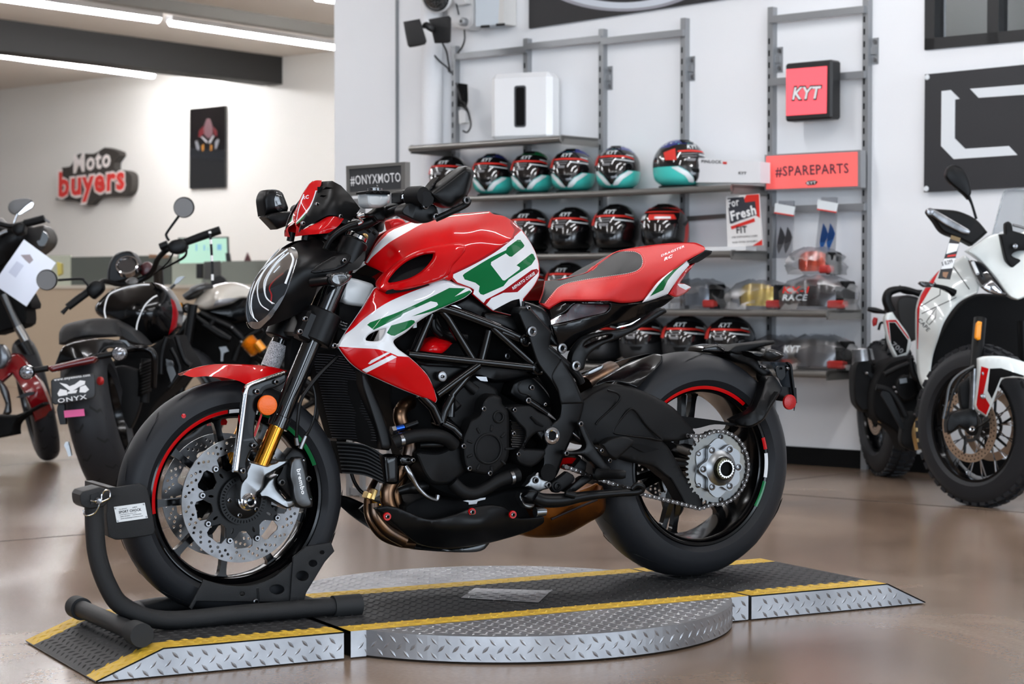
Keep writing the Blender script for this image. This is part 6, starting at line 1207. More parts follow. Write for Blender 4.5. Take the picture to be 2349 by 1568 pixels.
# ---- number plate arm, tail unit on wheel ----
arm=panel('plate_arm',k6((1735,275),(1800,240),(1870,212),(1910,170),(1950,80),(1985,-30),(2010,-62),(2060,-50),(2110,20),(2112,50),(2050,150),(2000,240),(1965,285),(1900,325),(1850,335),(1780,320)),C('c6',(1735,275,-.11),(1870,212,-.15),(1985,-30,-.12),(2110,20,-.10),(1965,285,-.17),(1850,335,-.15),(2040,80,-.14)),BLK,bk,.03,roll=(.008,5),step=12)
panel('arm_channel',k6((1960,260),(2010,170),(2085,60),(2092,75),(2030,180),(1978,268)),-.165,MBK,arm,.02,roll=(.003,3),step=16)
tb=panel('tail_bracket',k4((1665,930),(1700,880),(1790,855),(1850,870),(1830,890),(1920,885),(1900,940),(1935,1020),(1990,1045),(2040,1120),(2080,1200),(2000,1090),(1960,1110),(1900,1075),(1830,1020),(1740,985),(1680,955)),-.06,BLK,bk,.12,roll=(.01,6),step=16)
panel('tail_fin',k4((1672,905,1),(1730,858),(1880,838),(2030,820),(2040,835),(2030,848),(1930,872),(1850,895),(1760,930)),-.07,MBK,tb,.05,roll=(.006,4),step=14)
panel('rear_turn_signal',k4((1830,905),(1900,905),(1940,915),(1965,885),(2030,890),(2100,920),(2110,940),(2090,955),(2040,982),(1990,985),(1940,965),(1870,945)),-.12,BLK,tb,.05,roll=(.014,8),step=12,decals=[(SMK,k4((1985,900),(2060,912),(2100,932),(2060,940)),.8)])
panel('plate_light',k4((1463,902),(1480,872),(1530,858),(1582,850),(1600,858),(1640,885),(1668,900),(1660,930),(1620,920),(1560,918),(1470,908)),-.04,GBK,tb,.07,roll=(.006,5),step=12)
tube('bracket_strut',[(*k4((1940,1020))[0],-.05,.012),(*k4((1920,1090))[0],-.04,.013),(*k4((1950,1150))[0],-.03,.012)],BLK,tb,12); bolt(*k4((1930,1025))[0],-.062,.005,tb)
npl=panel('number_plate',k4((2000,990,1),(2140,992),(2166,1012),(2178,1100),(2202,1300,1),(2190,1370,1),(2180,1250),(2100,1180),(2060,1090)),C('c4',(2000,990,-.04),(2140,992,-.09),(2202,1300,-.10),(2060,1090,-.05)),mat('plate_mirror',(170,180,192),.15,.9),bk,.004,step=14,holes=[])
panel('plate_holder',k4((2045,1040),(2070,1018),(2145,1020),(2160,1040),(2130,1060),(2115,1105),(2090,1130),(2060,1110)),C('c4',(2045,1040,-.065),(2145,1020,-.10),(2115,1105,-.09)),GBK,npl,.004,step=14); bolt(*k4((2140,1040))[0],-.105,.004,npl)
panel('plate_edge',k4((2140,988,1),(2170,1010),(2182,1100),(2208,1310,1),(2196,1310,1),(2168,1100),(2158,1015),(2140,1000,1)),-.10,BLK,npl,.012,step=14); panel('plate_lower',k4((2085,1180,1),(2205,1190,1),(2210,1310,1),(2070,1290,1)),-.085,BLK,npl,.02,step=20)
ylathe('reflector',[(0,-.009),(.018,-.0085),(.0215,-.007),(.0225,-.004),(.0225,0)],tuple(B(*k4((2146,1301))[0],-.11)),RRF,bk,32,label='round red reflector')
# front brake hose
tube('brake_hose',[(*k5((290,115))[0],-.13,.006),(*k5((180,220))[0],-.14,.006),(*k5((90,330))[0],-.145,.005),(*k5((30,430))[0],-.15,.0045),(*k5((10,560))[0],-.15,.0045),(*k9((1240,240))[0],-.145,.0045),(*k9((1245,330))[0],-.14,.006)],BLK,bk,8); tube('sensor_cable',[(*k5((110,290))[0],-.135,.003),(*k5((135,400))[0],-.14,.003),(*k5((130,520))[0],-.14,.003),(*k9((1370,170))[0],-.14,.003),(*k9((1320,250))[0],-.14,.005)],BLK,bk,6)
for p in (((1235,260),(1245,330)),((1325,245),(1275,365))): tube('hose_fitting',[(*k9(p[0])[0],-.145,.006),(*k9(p[1])[0],-.143,.007)],STL,bk,8)
panel('vin_plate',K('c2',[(905,1360,1),(1010,1410,1),(1010,1490,1),(895,1440,1)]),-.085,GBK,bk,.002,step=40,decals=[(TXW,'Via G. Macchi',k2((918,1398))[0],k2((1005,1425))[0],3,{}),(TXW,'21100 Varese ITALY',k2((914,1420))[0],k2((1002,1450))[0],3,{})])
panel('steering_head',k2((840,1080),(1000,960),(1250,1010),(1270,1060),(1180,1260),(960,1260),(950,1360),(1020,1500),(900,1500),(700,1360),(760,1200)),-.0,DRK,bk,.04,roll=(.01,6),step=40)

panel('dark_filler',k2((900,1230),(1230,1230),(1215,1330),(1010,1560),(850,1620),(830,1400)),-.06,DRK,bk,.03,roll=(.006,4),step=40)  # dark sheets added to block bright gaps around fork and fairing
panel('dark_filler',[(668,775),(700,745),(775,795),(745,855),(690,862),(662,846)],.05,DRK,bk,.03,roll=(.006,4),step=40)
panel('dark_filler',k3((60,760),(240,790),(330,640),(560,680),(480,760),(250,900),(110,1060),(30,1060)),-.08,DRK,bk,.05,roll=(.006,4),step=40)
# ================= background motorcycles =================
FH=np.array([FW[0],FW[1],0]); FH/=np.linalg.norm(FH)
def bgwheel(parent,c,ax,R,hw,rr,kind='cast',name='wheel',rimm=None,disc_=0):
    c=np.array(c,float); ax=np.array(ax,float); ax/=np.linalg.norm(ax); P=[]
    for t in np.linspace(0,1,13):
        a=-PI/2+PI*t; s=math.sin(a); P.append((rr+.015+(R-rr-.015)*abs(math.cos(a))**.6,hw*np.sign(s)*abs(s)**.9))
    P=[(rr,-hw*.8)]+P+[(rr,hw*.8)]
    V,F=lathe([(rr,-hw*.8),(rr-.012,-hw*.8),(rr-.02,-hw*.4),(rr-.02,hw*.4),(rr-.012,hw*.8),(rr,hw*.8)],c,ax,48,closedprof=True); w=mk(name,V,F,rimm or GBK,None,parent)
    V,F=lathe(P,c,ax,64); 
    A=Acc(); A.add(V,F); _,e1,e2=frame_of(ax)
    for i in range(44):
        a=2*PI*i/44; er=e1*math.cos(a)+e2*math.sin(a); et=-e1*math.sin(a)+e2*math.cos(a)
        if kind=='knob':
            for s in(-.55,0,.55): A.add(*boxg(c+er*(R-.002*0+.001)*(1-.03*abs(s)*2)+ax*hw*s+et*(.01 if s else 0),er,et,ax,.014,.030,hw*.42),0)
    if kind!='knob':
        for i in range(16):
            for sg in(1,-1):
                a0=2*PI*(i+(.5 if sg>0 else 0))/16; L=[]
                for k,(da,t) in enumerate([(0,.12),(.08,.3),(.06,.42),(.2,.55)]):
                    for s in(-.006,.006):
                        aa=a0+da+s/R; i_=(t*sg+1)/2*(len(P)-3)+1; q=int(i_); f=i_-q; r,h=np.array(P[q])*(1-f)+np.array(P[q+1])*f; er=e1*math.cos(aa)+e2*math.sin(aa); L.append(c+er*(r+.0015)+ax*h)
                A.add(L,[(2*j,2*j+1,2*j+3,2*j+2) for j in range(3)],1)
    A.build('tyre',[TYR,GRV],w)
    A=Acc()
    if kind=='knob':
        for i in range(32):
            a=2*PI*i/32; b_=a+(.35 if i%2 else -.35); s=1 if (i//2)%2 else -1
            A.add(*tubeg([c+(e1*math.cos(a)+e2*math.sin(a))*.045+ax*s*.03,c+(e1*math.cos(b_)+e2*math.sin(b_))*(rr-.012)+ax*s*-.004],.0028,5))
        A.build('spokes',CHR,w)
    else:
        for i in range(7):
            a=2*PI*i/7; A.add(*tubeg([c+(e1*math.cos(a)+e2*math.sin(a))*.03,c+(e1*math.cos(a)+e2*math.sin(a))*(rr-.012)],[.018,.012],8))
        A.build('spokes',BLK,w)
    V,F=lathe([(0,-.05),(.04,-.05),(.045,0),(.04,.05),(0,.05)],c,ax,20); mk('hub',V,F,BLK,None,w)
    for s in ((-1,1) if disc_ else ()):
        A=Acc(); N=60; r0,r1=disc_-.035,disc_
        V,F=lathe([(r0,s*.062),(r1,s*.062),(r1,s*.066),(r0,s*.066)],c,ax,48,closedprof=True); A.add(V,F)
        for i in range(40):
            for rr_ in(r0+.009,r0+.024): a=2*PI*(i+(.5 if rr_>r0+.01 else 0))/40; p=c+(e1*math.cos(a)+e2*math.sin(a))*rr_+ax*s*.0668; A.add(*lathe([(0,0),(.0035,0)],p,ax,7),1)
        V,F=lathe([(.052,s*.06),(.066,s*.06),(.066,s*.064),(.052,s*.064)],c,ax,40,closedprof=True); A.add(V,F,2)
        for i in range(6): a=2*PI*i/6; A.add(*tubeg([c+(e1*math.cos(a)+e2*math.sin(a))*.05+ax*s*.06,c+(e1*math.cos(a+.3)+e2*math.sin(a+.3))*(r0+.006)+ax*s*.063],.006,6),1)
        A.build('brake_disc',[mat('warm_disc',(196,170,146),.4,.9),BLK,GALU],w)
    return w
def ftube(name,c,pts,m,parent,d,n=10,**k):
    """pts (x,y,depth offset,radius) in crop c at base depth d"""
    Q=K(c,pts); return tube(name,Q,m,parent,n,fr=FD(d),**k)
def fpan(name,c,pts,ctrl,m,parent,d,th=.02,**k):
    if isinstance(ctrl,(list,tuple)): ctrl=K(c,ctrl)
    dec=[(q[0],)+tuple(K(c,z) if isinstance(z,list) else z for z in q[1:]) for q in k.pop('decals',())]; ho=[K(c,h) for h in k.pop('holes',())]
    k.setdefault('step',14)
    return panel(name,K(c,pts),ctrl,m,parent,th,fr=FD(d),decals=dec,holes=ho,**k)
def fdisc(name,c,x,y,r,m,parent,d,prof=None,ax=None):
    u,v=K(c,[(x,y)])[0]; p=D(u,v,d); rr=r/CR[c][2]*d/FOC
    V,F=lathe([(a*rr,b_) for a,b_ in (prof or [(0,-.006),(.8,-.004),(1,0),(1,.01)])],p,FH if ax is None else ax,28); return mk(name,V,F,m,None,parent)
# ---- black cruiser with the pink sticker ----
cz=thing('motorcycle','black cruiser motorcycle seen from behind with an onyxmoto plate and pink sticker','motorcycle',Zp(262,1166,0))
a_=math.radians(-4); hd=FH*math.cos(a_)+RT*math.sin(a_); sd=np.cross(hd,EZ); ln=math.radians(13); axl=sd*math.cos(ln)+EZ*math.sin(ln); upc=-sd*math.sin(ln)+EZ*math.cos(ln)
R_=.33; cen=D(228,978,8.3); cen=cen-EZ*(cen[2]-(R_*math.cos(ln)+.045))
bgwheel(cz,cen,axl,R_,.092,.2,'cast','rear_wheel'); bgwheel(cz,cen+hd*1.55-upc*.0,axl,.31,.065,.2,'cast','front_wheel')
fpan('rear_fender','c7',[(250,885,1),(268,840),(285,800),(335,775),(460,757),(560,770),(640,800,1),(580,815),(500,800),(460,835),(430,845),(300,868)],[(250,885,0),(460,757,.12),(640,800,.35),(430,845,-.02),(350,810,-.03)],GBK,cz,8.02,.02,roll=(.01,5))
fpan('seat','c7',[(272,782,1),(274,725),(300,692),(380,670),(450,662),(505,667),(530,690),(548,745,1),(500,748),(400,755),(330,770),(295,787)],[(272,782,0),(300,692,.05),(450,662,.12),(548,745,.12),(400,755,-.02),(400,710,-.03)],BLEA,cz,8.35,.2,roll=(.03,7))
fpan('front_seat','c7',[(508,668,1),(560,690),(620,728),(668,785,1),(640,790),(590,775),(548,748,1),(530,690)],.2,BLEA,cz,8.4,.2,roll=(.03,6))
fpan('tail_light','c7',[(220,885,1),(300,866),(430,838),(447,850),(432,870),(320,892),(240,913,1),(222,900)],-.02,mat('tail_red',(84,2,6),.2,0,.4),cz,7.93,.05,roll=(.012,5))
for x,y,a,b_ in((122,912,(160,903),(222,893)),(548,826,(452,840),(520,828))): ftube('signal_stalk','c7',[(a[0],a[1],0,.013),(b_[0],b_[1],0,.013)],BLK,cz,7.95); fdisc('turn_signal','c7',x,y,30,mat('clear_signal',(170,172,178),.15,.6,1,noise=(60,60,64),bscale=150),cz,7.91); fdisc('signal_ring','c7',x,y,33,GBK,cz,7.92,[(.85,-.008),(1,-.006),(1,.03)])
npc=fpan('number_plate','cc',[(382,305),(400,288),(690,248),(708,262),(713,405),(698,432),(412,483),(392,470)],0,mat('plate_black',(22,22,23),.45),cz,7.86,.008,roll=(.002,2))
def fpx(name,s,c,p0,p1,h,m,parent,d,**k): return txt(name,s,K(c,[p0])[0],K(c,[p1])[0],h/CR[c][2],m,parent,FD(d),0,**k)
fpx('lettering','www.onyxmoto.com','cc',(405,306),(676,268),20,TXW,npc,7.852,bold=.02); fpx('lettering','ONYX','cc',(435,470),(652,438),34,TXW,npc,7.852,bold=.01)
for pts in ([(430,400),(450,365),(500,375),(505,410),(440,420)],[(595,390),(600,350),(640,335),(668,370),(640,392)],[(445,318),(500,330),(520,345),(560,330),(600,300),(640,305),(635,330),(590,350),(560,370),(530,385),(505,365)],[(510,385),(580,370),(570,395),(500,402)]):
    fpan('plate_graphic','cc',pts,0,TXW,npc,7.852,.001,step=40)
fpan('pink_sticker','cc',[(478,527,1),(628,514,1),(634,566,1),(484,580,1)],0,mat('pink_sticker',(226,90,150),.5),cz,7.9,.004,step=60)
fpan('plate_hanger','cc',[(440,470,1),(480,470,1),(492,630),(450,632),(425,520)],.02,BLK,cz,7.9,.03)
fdisc('reflector','cc',744,305,32,RRF,cz,7.95,ax=FH+RT*.9)
ct=fpan('fuel_tank','c7',[(445,640),(440,605),(480,560),(520,530),(600,507),(700,497),(765,525),(805,580),(824,640),(816,700),(780,740),(668,786),(620,760),(560,705),(500,660),(478,662)],[(445,640,.05),(480,560,.05),(600,507,.08),(700,497,.08),(805,580,.08),(824,640,.08),(780,740,.02),(668,786,-.03),(500,660,0),(600,600,-.07),(700,620,-.07),(640,700,-.07),(560,640,-.05),(740,600,-.03)],GBK,cz,8.85,.12,roll=(.03,8),decals=[(DRED,[(788,572,1),(806,582),(824,640),(816,702),(776,742,1),(790,690),(796,630)])])
W_=.0035
for pts in ([(488,662),(482,620),(500,560),(540,535),(620,512),(690,508)],[(628,730),(635,680),(665,610),(700,572),(725,558)]): ftube('tank_pinstripe','c7',[(x,y,-.085,W_) for x,y in pts],TXW,ct,8.85,6)
cwl=fpan('instrument_cowl','c7',[(497,500),(496,450),(508,400),(535,365),(580,352),(612,360),(635,400),(652,440),(600,480),(540,500)],0,BLK,cz,9.2,.1,roll=(.02,5)); fdisc('dial','c7',587,422,50,mat('dial_face',(52,50,50),.2,0,1),cwl,9.17,[(0,-.002),(.82,-.002)],FH+EZ*-.7); fdisc('dial_ring','c7',587,422,52,CHR,cwl,9.17,[(.82,0),(.88,-.012),(1,-.01),(1,.02)],FH+EZ*-.7)
fdisc('filler_cap','c7',610,492,30,GALU,cz,8.75,[(0,-.012),(.6,-.012),(1,0)],EZ*-1+FH*.5); fpan('side_cowl','c7',[(640,440),(655,412),(680,402),(700,420),(705,440),(690,470),(660,475)],0,mat('cowl_maroon',(60,4,10),.3),cz,9.25,.05,roll=(.01,4))
hb2=ftube('handlebar','c7',[(440,520,0,.012),(480,492,.05,.012),(540,505,.15,.012),(610,498,.2,.014),(680,470,.2,.014),(708,440,.15,.013),(728,390,.08,.013),(765,350,0,.013),(800,335,0,.013)],BLK,cz,9.0,12)
ftube('grip','c7',[(312,612,-.05,.017),(360,575,-.03,.018),(415,535,0,.017)],MBK,hb2,9.0,14); ftube('bar_end','c7',[(286,640,-.06,.011),(312,612,-.05,.008)],BLK,hb2,9.0,10); ftube('grip','c7',[(840,318,0,.017),(930,285,0,.019),(1015,256,0,.019)],MBK,hb2,9.0,14)
fpan('switch_housing','c7',[(395,530),(410,505),(435,488),(470,500),(475,530),(455,555),(430,575),(410,560)],-.03,BLK,hb2,9.0,.05,roll=(.01,4)); fpan('switch_housing','c7',[(770,330),(790,305),(840,298),(862,320),(855,350),(820,366),(785,360)],-.03,BLK,hb2,9.0,.05,roll=(.01,4)); ftube('fuse_block','c7',[(738,335,0,.018),(775,320,0,.018)],BLK,hb2,9.0,8)
for (x,y,st) in((218,486,[(268,487),(370,481),(390,492),(408,515)]),(850,152,[(826,190),(772,265),(768,285),(780,305)])):
    fdisc('mirror','c7',x,y,47,mat('mirror_face',(104,104,104),.5,0),cz,8.95,[(0,-.012),(.9,-.012),(.96,-.014)]); fdisc('mirror_back','c7',x,y,49,BLK,cz,8.96,[(.94,-.014),(1,-.008),(.9,.02),(0,.03)]); ftube('mirror_stem','c7',[(a,b_,0,.006) for a,b_ in st],BLK,cz,8.95,8)
ftube('brake_cable','c7',[(862,350,0,.004),(850,380,.02,.006),(790,415,.05,.005),(720,450,.1,.004)],BLK,cz,9.0,8); ftube('brake_cable','c7',[(800,360,0,.004),(770,410,.03,.004),(710,460,.1,.004)],BLK,cz,9.0,8)
A=Acc()
Q=[D(*K('c7',[(x,y)])[0],8.95) for x,y in ((966,256),(972,300),(978,400),(980,508))]; S=smooth3(Q,4)
for i in range(len(S)-1): A.add(*tubeg([S[i],S[i+1]],.006,6),i%3==1 and 1 or 0)
A.build('tag_strap',[BLK,TXW],cz)
eg=fpan('engine_block','c7',[(560,830),(640,800),(700,790),(770,745),(808,740),(835,800),(870,850),(890,900),(800,980),(720,1060),(640,1200),(560,1240),(500,1100),(500,900)],0,DRK,cz,8.75,.3,roll=(.03,8),step=24)
for pts,r in (([(770,750),(745,830),(740,920)],.014),([(815,745),(850,850),(880,880)],.014),([(790,800),(830,900),(780,980)],.012)): ftube('frame_tube','c7',[(x,y,-.06,r) for x,y in pts],BLK,cz,8.75,8)
fdisc('axle_cover','c7',782,875,20,GALU,cz,8.68); fpan('side_grille','c7',[(765,850,1),(790,860,1),(812,920,1),(790,960,1),(770,900,1)],-.08,GALU,cz,8.75,.02)
for pts in ([(655,860),(655,900),(640,960)],): pass
for s in range(10):
    u,v=K('c7',[(676-1*s,868+15*s)])[0]; V,F=lathe([(.026,-.009),(.033,0),(.026,.009)],D(u,v,8.5),axl*-.2+upc,18); mk('shock_coil',V,F,BLK,None,cz)
ftube('shock_body','c7',[(676,850,.02,.022),(664,1050,.02,.022)],MBK,cz,8.5,12); ftube('fender_stay','c7',[(560,812,-.02,.012),(660,802,-.05,.014),(705,825,-.05,.015),(712,880,-.04,.014),(708,980,0,.012)],GBK,cz,8.45,12)
fpan('belt_cover','c7',[(500,900,1),(560,880),(640,900),(650,1050),(600,1180),(540,1240),(510,1100)],.0,MBK,cz,8.5,.04,roll=(.01,5),step=20); fpan('silver_bracket','cc',[(478,785),(490,762),(512,760),(535,865),(512,872),(495,820)],0,ALU,cz,8.2,.02)
fpan('side_cover','c7',[(490,780),(520,765),(580,765),(600,790),(560,800)],-.0,GALU,cz,8.3,.02)
# ---- red touring bike at the left edge ----
rc=thing('motorcycle','dark red motorcycle cut off by the left edge, behind a hanging white paper','motorcycle',Zp(100,1058,0))
axr=sd*math.cos(ln)+EZ*math.sin(ln)+hd*.25; axr/=np.linalg.norm(axr)
cen=D(82,930,10.45); cen[2]=.33
bgwheel(rc,cen,axr,.33,.062,.21,'cast','front_wheel')
fpan('front_fender','cc',[(-60,250),(0,200),(60,118),(130,98),(190,150),(245,235),(300,300),(345,390),(412,545,1),(385,562),(262,613,1),(232,520),(170,380),(90,250),(0,330)],[(-60,250,0),(130,98,.05),(412,545,.1),(262,613,0),(170,380,-.05),(300,400,-.03)],mat('deep_red_paint',(120,8,16),.2,0,1),rc,10.1,.04,roll=(.02,5))
ftube('fork_tube','cd',[(30,1000,0,.02),(110,1180,0,.02),(160,1290,0,.022)],GALU,rc,10.3,12); ftube('fork_slider','cd',[(160,1290,0,.025),(235,1420,0,.025),(260,1500,0,.02)],mat('fork_silver',(130,128,126),.3,.9),rc,10.3,12); ftube('fork_lower','cc',[(170,20,0,.035),(240,140,0,.03),(330,330,0,.02)],BLK,rc,10.25,12)
fpan('front_fairing','cd',[(-40,300),(20,360),(60,372),(120,370),(220,372),(300,395),(390,378),(440,430),(462,495),(440,560),(378,618),(330,640),(260,620),(100,700),(-40,800)],[(-40,300,0),(462,495,.2),(378,618,.1),(100,700,-.05),(200,450,-.1)],BLK,rc,10.3,.15,roll=(.03,6),step=20)
fpan('radiator_shroud','cd',[(-40,800,1),(180,900),(290,1080),(285,1120),(240,1130),(240,1260),(150,1305),(60,1330),(-40,1365,1)],0,DRK,rc,10.35,.2,roll=(.03,6),step=24)
ftube('grip','cd',[(220,362,0,.02),(300,345,0,.021),(400,318,0,.021)],MBK,rc,10.15,12); ftube('bar_end','cd',[(405,325,0,.006),(448,352,0,.006)],STL,rc,10.15,8); ftube('handlebar','cd',[(-20,360,0,.014),(100,385,0,.014),(220,362,0,.015)],BLK,rc,10.15,10); fpan('switch_housing','cd',[(110,370),(180,350),(225,370),(215,450),(150,470),(110,430)],-.05,BLK,rc,10.15,.06,roll=(.01,4))
fpan('windscreen_trim','cd',[(385,430),(405,440),(435,490),(400,560),(350,560),(330,520),(360,510)],-.02,GBK,rc,10.2,.02); ftube('fairing_stripe','cd',[(-20,470,-.1,.012),(40,440,-.1,.012),(68,432,-.1,.010)],ALU,rc,10.3,8)
fpan('mirror','cd',[(75,240),(78,185),(120,148),(200,135),(262,138),(288,160),(270,185),(200,240),(150,280),(110,278)],0,mat('mirror_face',(120,120,120)),rc,10.1,.03,roll=(.01,4)); fpan('mirror_edge','cd',[(160,278),(230,210),(285,170),(302,188),(290,215),(240,245),(180,280)],-.01,CHR,rc,10.1,.02); ftube('mirror_stem','cd',[(155,280,0,.005),(125,358,0,.006)],CHR,rc,10.1,8)
fpan('crash_guard','cc',[(-20,290),(0,300),(55,380),(78,540),(60,560),(20,550),(40,480),(10,400)],0,GALU,rc,9.95,.03,roll=(.01,4)); fpan('floorboard','cc',[(-40,560),(120,560),(320,465),(330,480),(150,590),(105,640),(105,712),(0,732),(-40,740)],0,DRK,rc,10.0,.15,roll=(.02,5),step=24); fpan('fork_cover','cc',[(115,430),(200,390),(260,385),(250,405),(160,430)],-.03,BLK,rc,10.0,.02)
fpan('indicator_box','cc',[(-20,30),(20,35),(60,100),(62,160),(10,215),(-20,215)],0,mat('lamp_grey',(70,72,76),.25,.4,.6),rc,10.0,.06,roll=(.01,4))
sh=thing('paper_sheet','white printed paper sheet hanging tilted from the handlebar at the left edge','paper',D(50,630,9.7))
fpan('sheet','cd',[(215,506,1),(503,716,1),(238,1108,1),(-62,905,1)],[(215,506,0),(503,716,.02),(238,1108,-.03),(-62,905,0),(200,800,-.03)],mat('paper_sheet_white',(226,232,246),.4),sh,9.75,.003,step=40,decals=[(mat('print_grey',(150,140,146),.6),[(185,645,1),(270,640,1),(300,690,1),(265,725,1),(225,690,1)]),(mat('print_pale',(200,206,224),.6),[(150,700,1),(215,740,1),(140,850,1),(75,800,1)])])
# ---- white tank naked bike behind ----
wt=thing('motorcycle','naked motorcycle with pearl white tank and gold shock behind the black cruiser','motorcycle',Zp(560,1052,0))
dw=10.6
fpan('fuel_tank','ce',[(500,862),(515,825),(545,785),(620,722),(700,672),(800,648),(900,643),(1000,668),(1080,715),(1160,790),(1050,800,1),(960,800),(850,850),(700,890),(620,915),(540,900)],[(500,862,0),(700,672,.05),(900,643,.08),(1160,790,.08),(850,850,-.08),(620,915,-.06),(750,780,-.12)],mat('pearl_tank',(214,208,196),.25,0,1),wt,dw,.25,roll=(.03,8),decals=[(mat('tank_grey',(170,172,176),.25,0,1),[(690,885,1),(720,820,1),(850,800,1),(960,800,1),(850,850,1)])])
fpan('airbox_cover','ce',[(540,905),(700,890),(850,850),(980,795),(1100,800),(1250,900),(1250,1040),(1000,1040),(880,1060),(700,1000)],.05,GBK,wt,dw,.2,roll=(.02,6)); fpan('engine_block','ce',[(350,1000),(520,940),(900,1000),(1200,1000),(1280,1100),(1100,1400),(1000,1560),(500,1560),(400,1400),(380,1200)],.12,DRK,wt,dw,.3,roll=(.03,8),step=30)
for pts in ([(480,960),(660,1080),(870,1210)],[(560,940),(700,1010),(870,1090)],[(870,1090),(1000,1210),(950,1300),(900,1420)],[(660,1080),(720,990)],[(1180,1100),(1080,1160),(970,1240)],[(500,940),(400,1100),(350,1150)],[(870,1210),(780,1180),(600,1060)]): ftube('frame_tube','ce',[(x,y,-.03,.02) for x,y in pts],BLK,wt,dw,8,sm=False)
for s in range(7): u,v=K('ce',[(1035+15*s,1225+16*s)])[0]; V,F=lathe([(.03,-.011),(.045,0),(.03,.011)],D(u,v,dw-.1),RT*.7-UP*.7,18); mk('shock_coil',V,F,mat('orange_gold',(226,140,20),.3,.4,.5),None,wt)
ftube('shock_can','ce',[(1125,1240,-.15,.025),(1190,1320,-.15,.025)],mat('orange_gold',(226,140,20)),wt,dw,12); fdisc('bolt_cover','ce',972,1236,16,STL,wt,dw-.12); fdisc('bolt_cover','ce',878,1094,14,STL,wt,dw-.12); fdisc('headlamp','ce',432,900,52,BLK,wt,dw-.05); fdisc('lamp_glass','ce',440,900,36,SMK,wt,dw-.06)
ftube('handlebar','ce',[(400,790,0,.016),(480,740,0,.018),(560,700,0,.018),(680,680,.05,.014)],GALU,wt,dw-.1,10); fpan('instruments','ce',[(430,760),(470,690),(540,660),(620,640),(600,700),(560,760),(500,800),(420,820)],0,GALU,wt,dw,.1,roll=(.02,5)); fpan('mirror','ce',[(300,660),(325,600),(370,582),(410,585),(380,610),(340,650)],0,ALU,wt,dw,.02); ftube('mirror_stem','ce',[(310,660,0,.008),(250,715,0,.008)],GALU,wt,dw,8); ftube('fork_tube','ce',[(350,850,0,.02),(360,900,0,.03)],GLD,wt,dw,8); fpan('tank_badge','ce',[(350,990),(400,970),(460,985),(420,1030),(360,1050)],0,mat('pearl_tank',(214,208,196)),wt,dw-.02,.04); fpan('shift_bracket','ce',[(750,1290),(820,1280),(850,1330),(800,1350),(790,1430),(768,1430),(770,1340)],-.05,ALU,wt,dw,.02)
fpan('side_case','ce',[(380,1100),(480,1080),(520,1120),(440,1200),(400,1240)],-.02,GBK,wt,dw,.05,roll=(.01,4))
axw=RT*.45-FH*.9
c1_=D(395,935,dw); c1_[2]=.31; c2_=D(735,935,dw+.3); c2_[2]=.31; bgwheel(wt,c1_,axw,.31,.06,.21,'cast','front_wheel'); bgwheel(wt,c2_,axw,.31,.08,.21,'cast','rear_wheel')
# ---- white adventure bike ----
ad=thing('motorcycle','white and red adventure motorcycle with spoked wheels standing at the right edge','motorcycle',Zp(2240,1166,0))
n0=-np.array([*ray(2250,980)[:2],0]); n0/=np.linalg.norm(n0); rh=np.cross(n0,EZ)*-1; rh=rh if rh@RT<0 else -rh
axf=n0*math.cos(math.radians(43))+rh*math.sin(math.radians(43))
cen=D(*K('c8',[(650,1164)])[0],8.30); cen[2]=.336
bgwheel(ad,cen,axf,.334,.058,.235,'knob','front_wheel',disc_=.15)
cr_=D(*K('c8',[(256,1085)])[0],9.68); cr_[2]=.33; a_=math.radians(70); axb=n0*math.cos(a_)+rh*math.sin(a_); bgwheel(ad,cr_,axb,.33,.078,.215,'knob','rear_wheel',disc_=.13)
df=8.25
WH2=mat('adventure_white',(222,228,226),.25,0,1)
ff_=fpan('front_fender','c8',[(640,862),(665,853),(745,852),(820,870),(900,900),(900,985),(838,950),(790,945),(745,952),(725,1000),(705,1055),(677,1112,1),(640,1088,1),(625,1070),(640,960)],[(640,862,-.22),(745,852,-.26),(900,900,-.27),(677,1112,-.16),(625,1070,-.14),(745,952,-.27),(838,950,-.30)],WH2,ad,df,.02,roll=(.012,5),decals=[(DRK,[(692,905,1),(740,903,1),(838,935,1),(838,942,1),(790,937,1),(738,945,1),(718,995,1),(700,1035,1),(682,1000,1)]),(RED,[(655,895,1),(687,905,1),(664,1015,1),(692,1062,1),(676,1104,1),(640,1078,1),(634,1060,1)])])
for p in((667,925),(663,1024)): fdisc('fender_bolt','c8',*p,11,ALU,ff_,df-.22)
ftube('fork_stanchion','c8',[(628,905,-.06,.022),(622,1080,-.06,.022)],STL,ad,df,14); ftube('fork_tube','c8',[(650,690,0,.026),(640,800,-.03,.026),(630,905,-.06,.024)],BLK,ad,df,14); fpan('amber_reflector','c8',[(636,712),(645,702),(658,706),(652,780),(640,784),(630,775)],-.09,mat('amber_yellow',(245,150,14),.3),ad,df,.02,roll=(.004,3)); ftube('fork_tube','c8',[(840,700,.15,.032),(845,900,.15,.028)],BLK,ad,df,12)
fpan('brake_caliper','c8',[(520,1100),(560,1085),(600,1075),(635,1090),(640,1150),(600,1175),(560,1150),(530,1180),(508,1180),(505,1140)],-.1,BLK,ad,df,.05,roll=(.01,4)); fdisc('axle_nut','c8',613,1162,14,CHR,ad,df-.13,[(.4,0),(.4,-.012),(.8,-.014),(1,0)]); fpan('caliper_shield','c8',[(560,980),(600,945),(622,960),(610,1080),(570,1080)],-.05,MBK,ad,df,.03,roll=(.006,4))
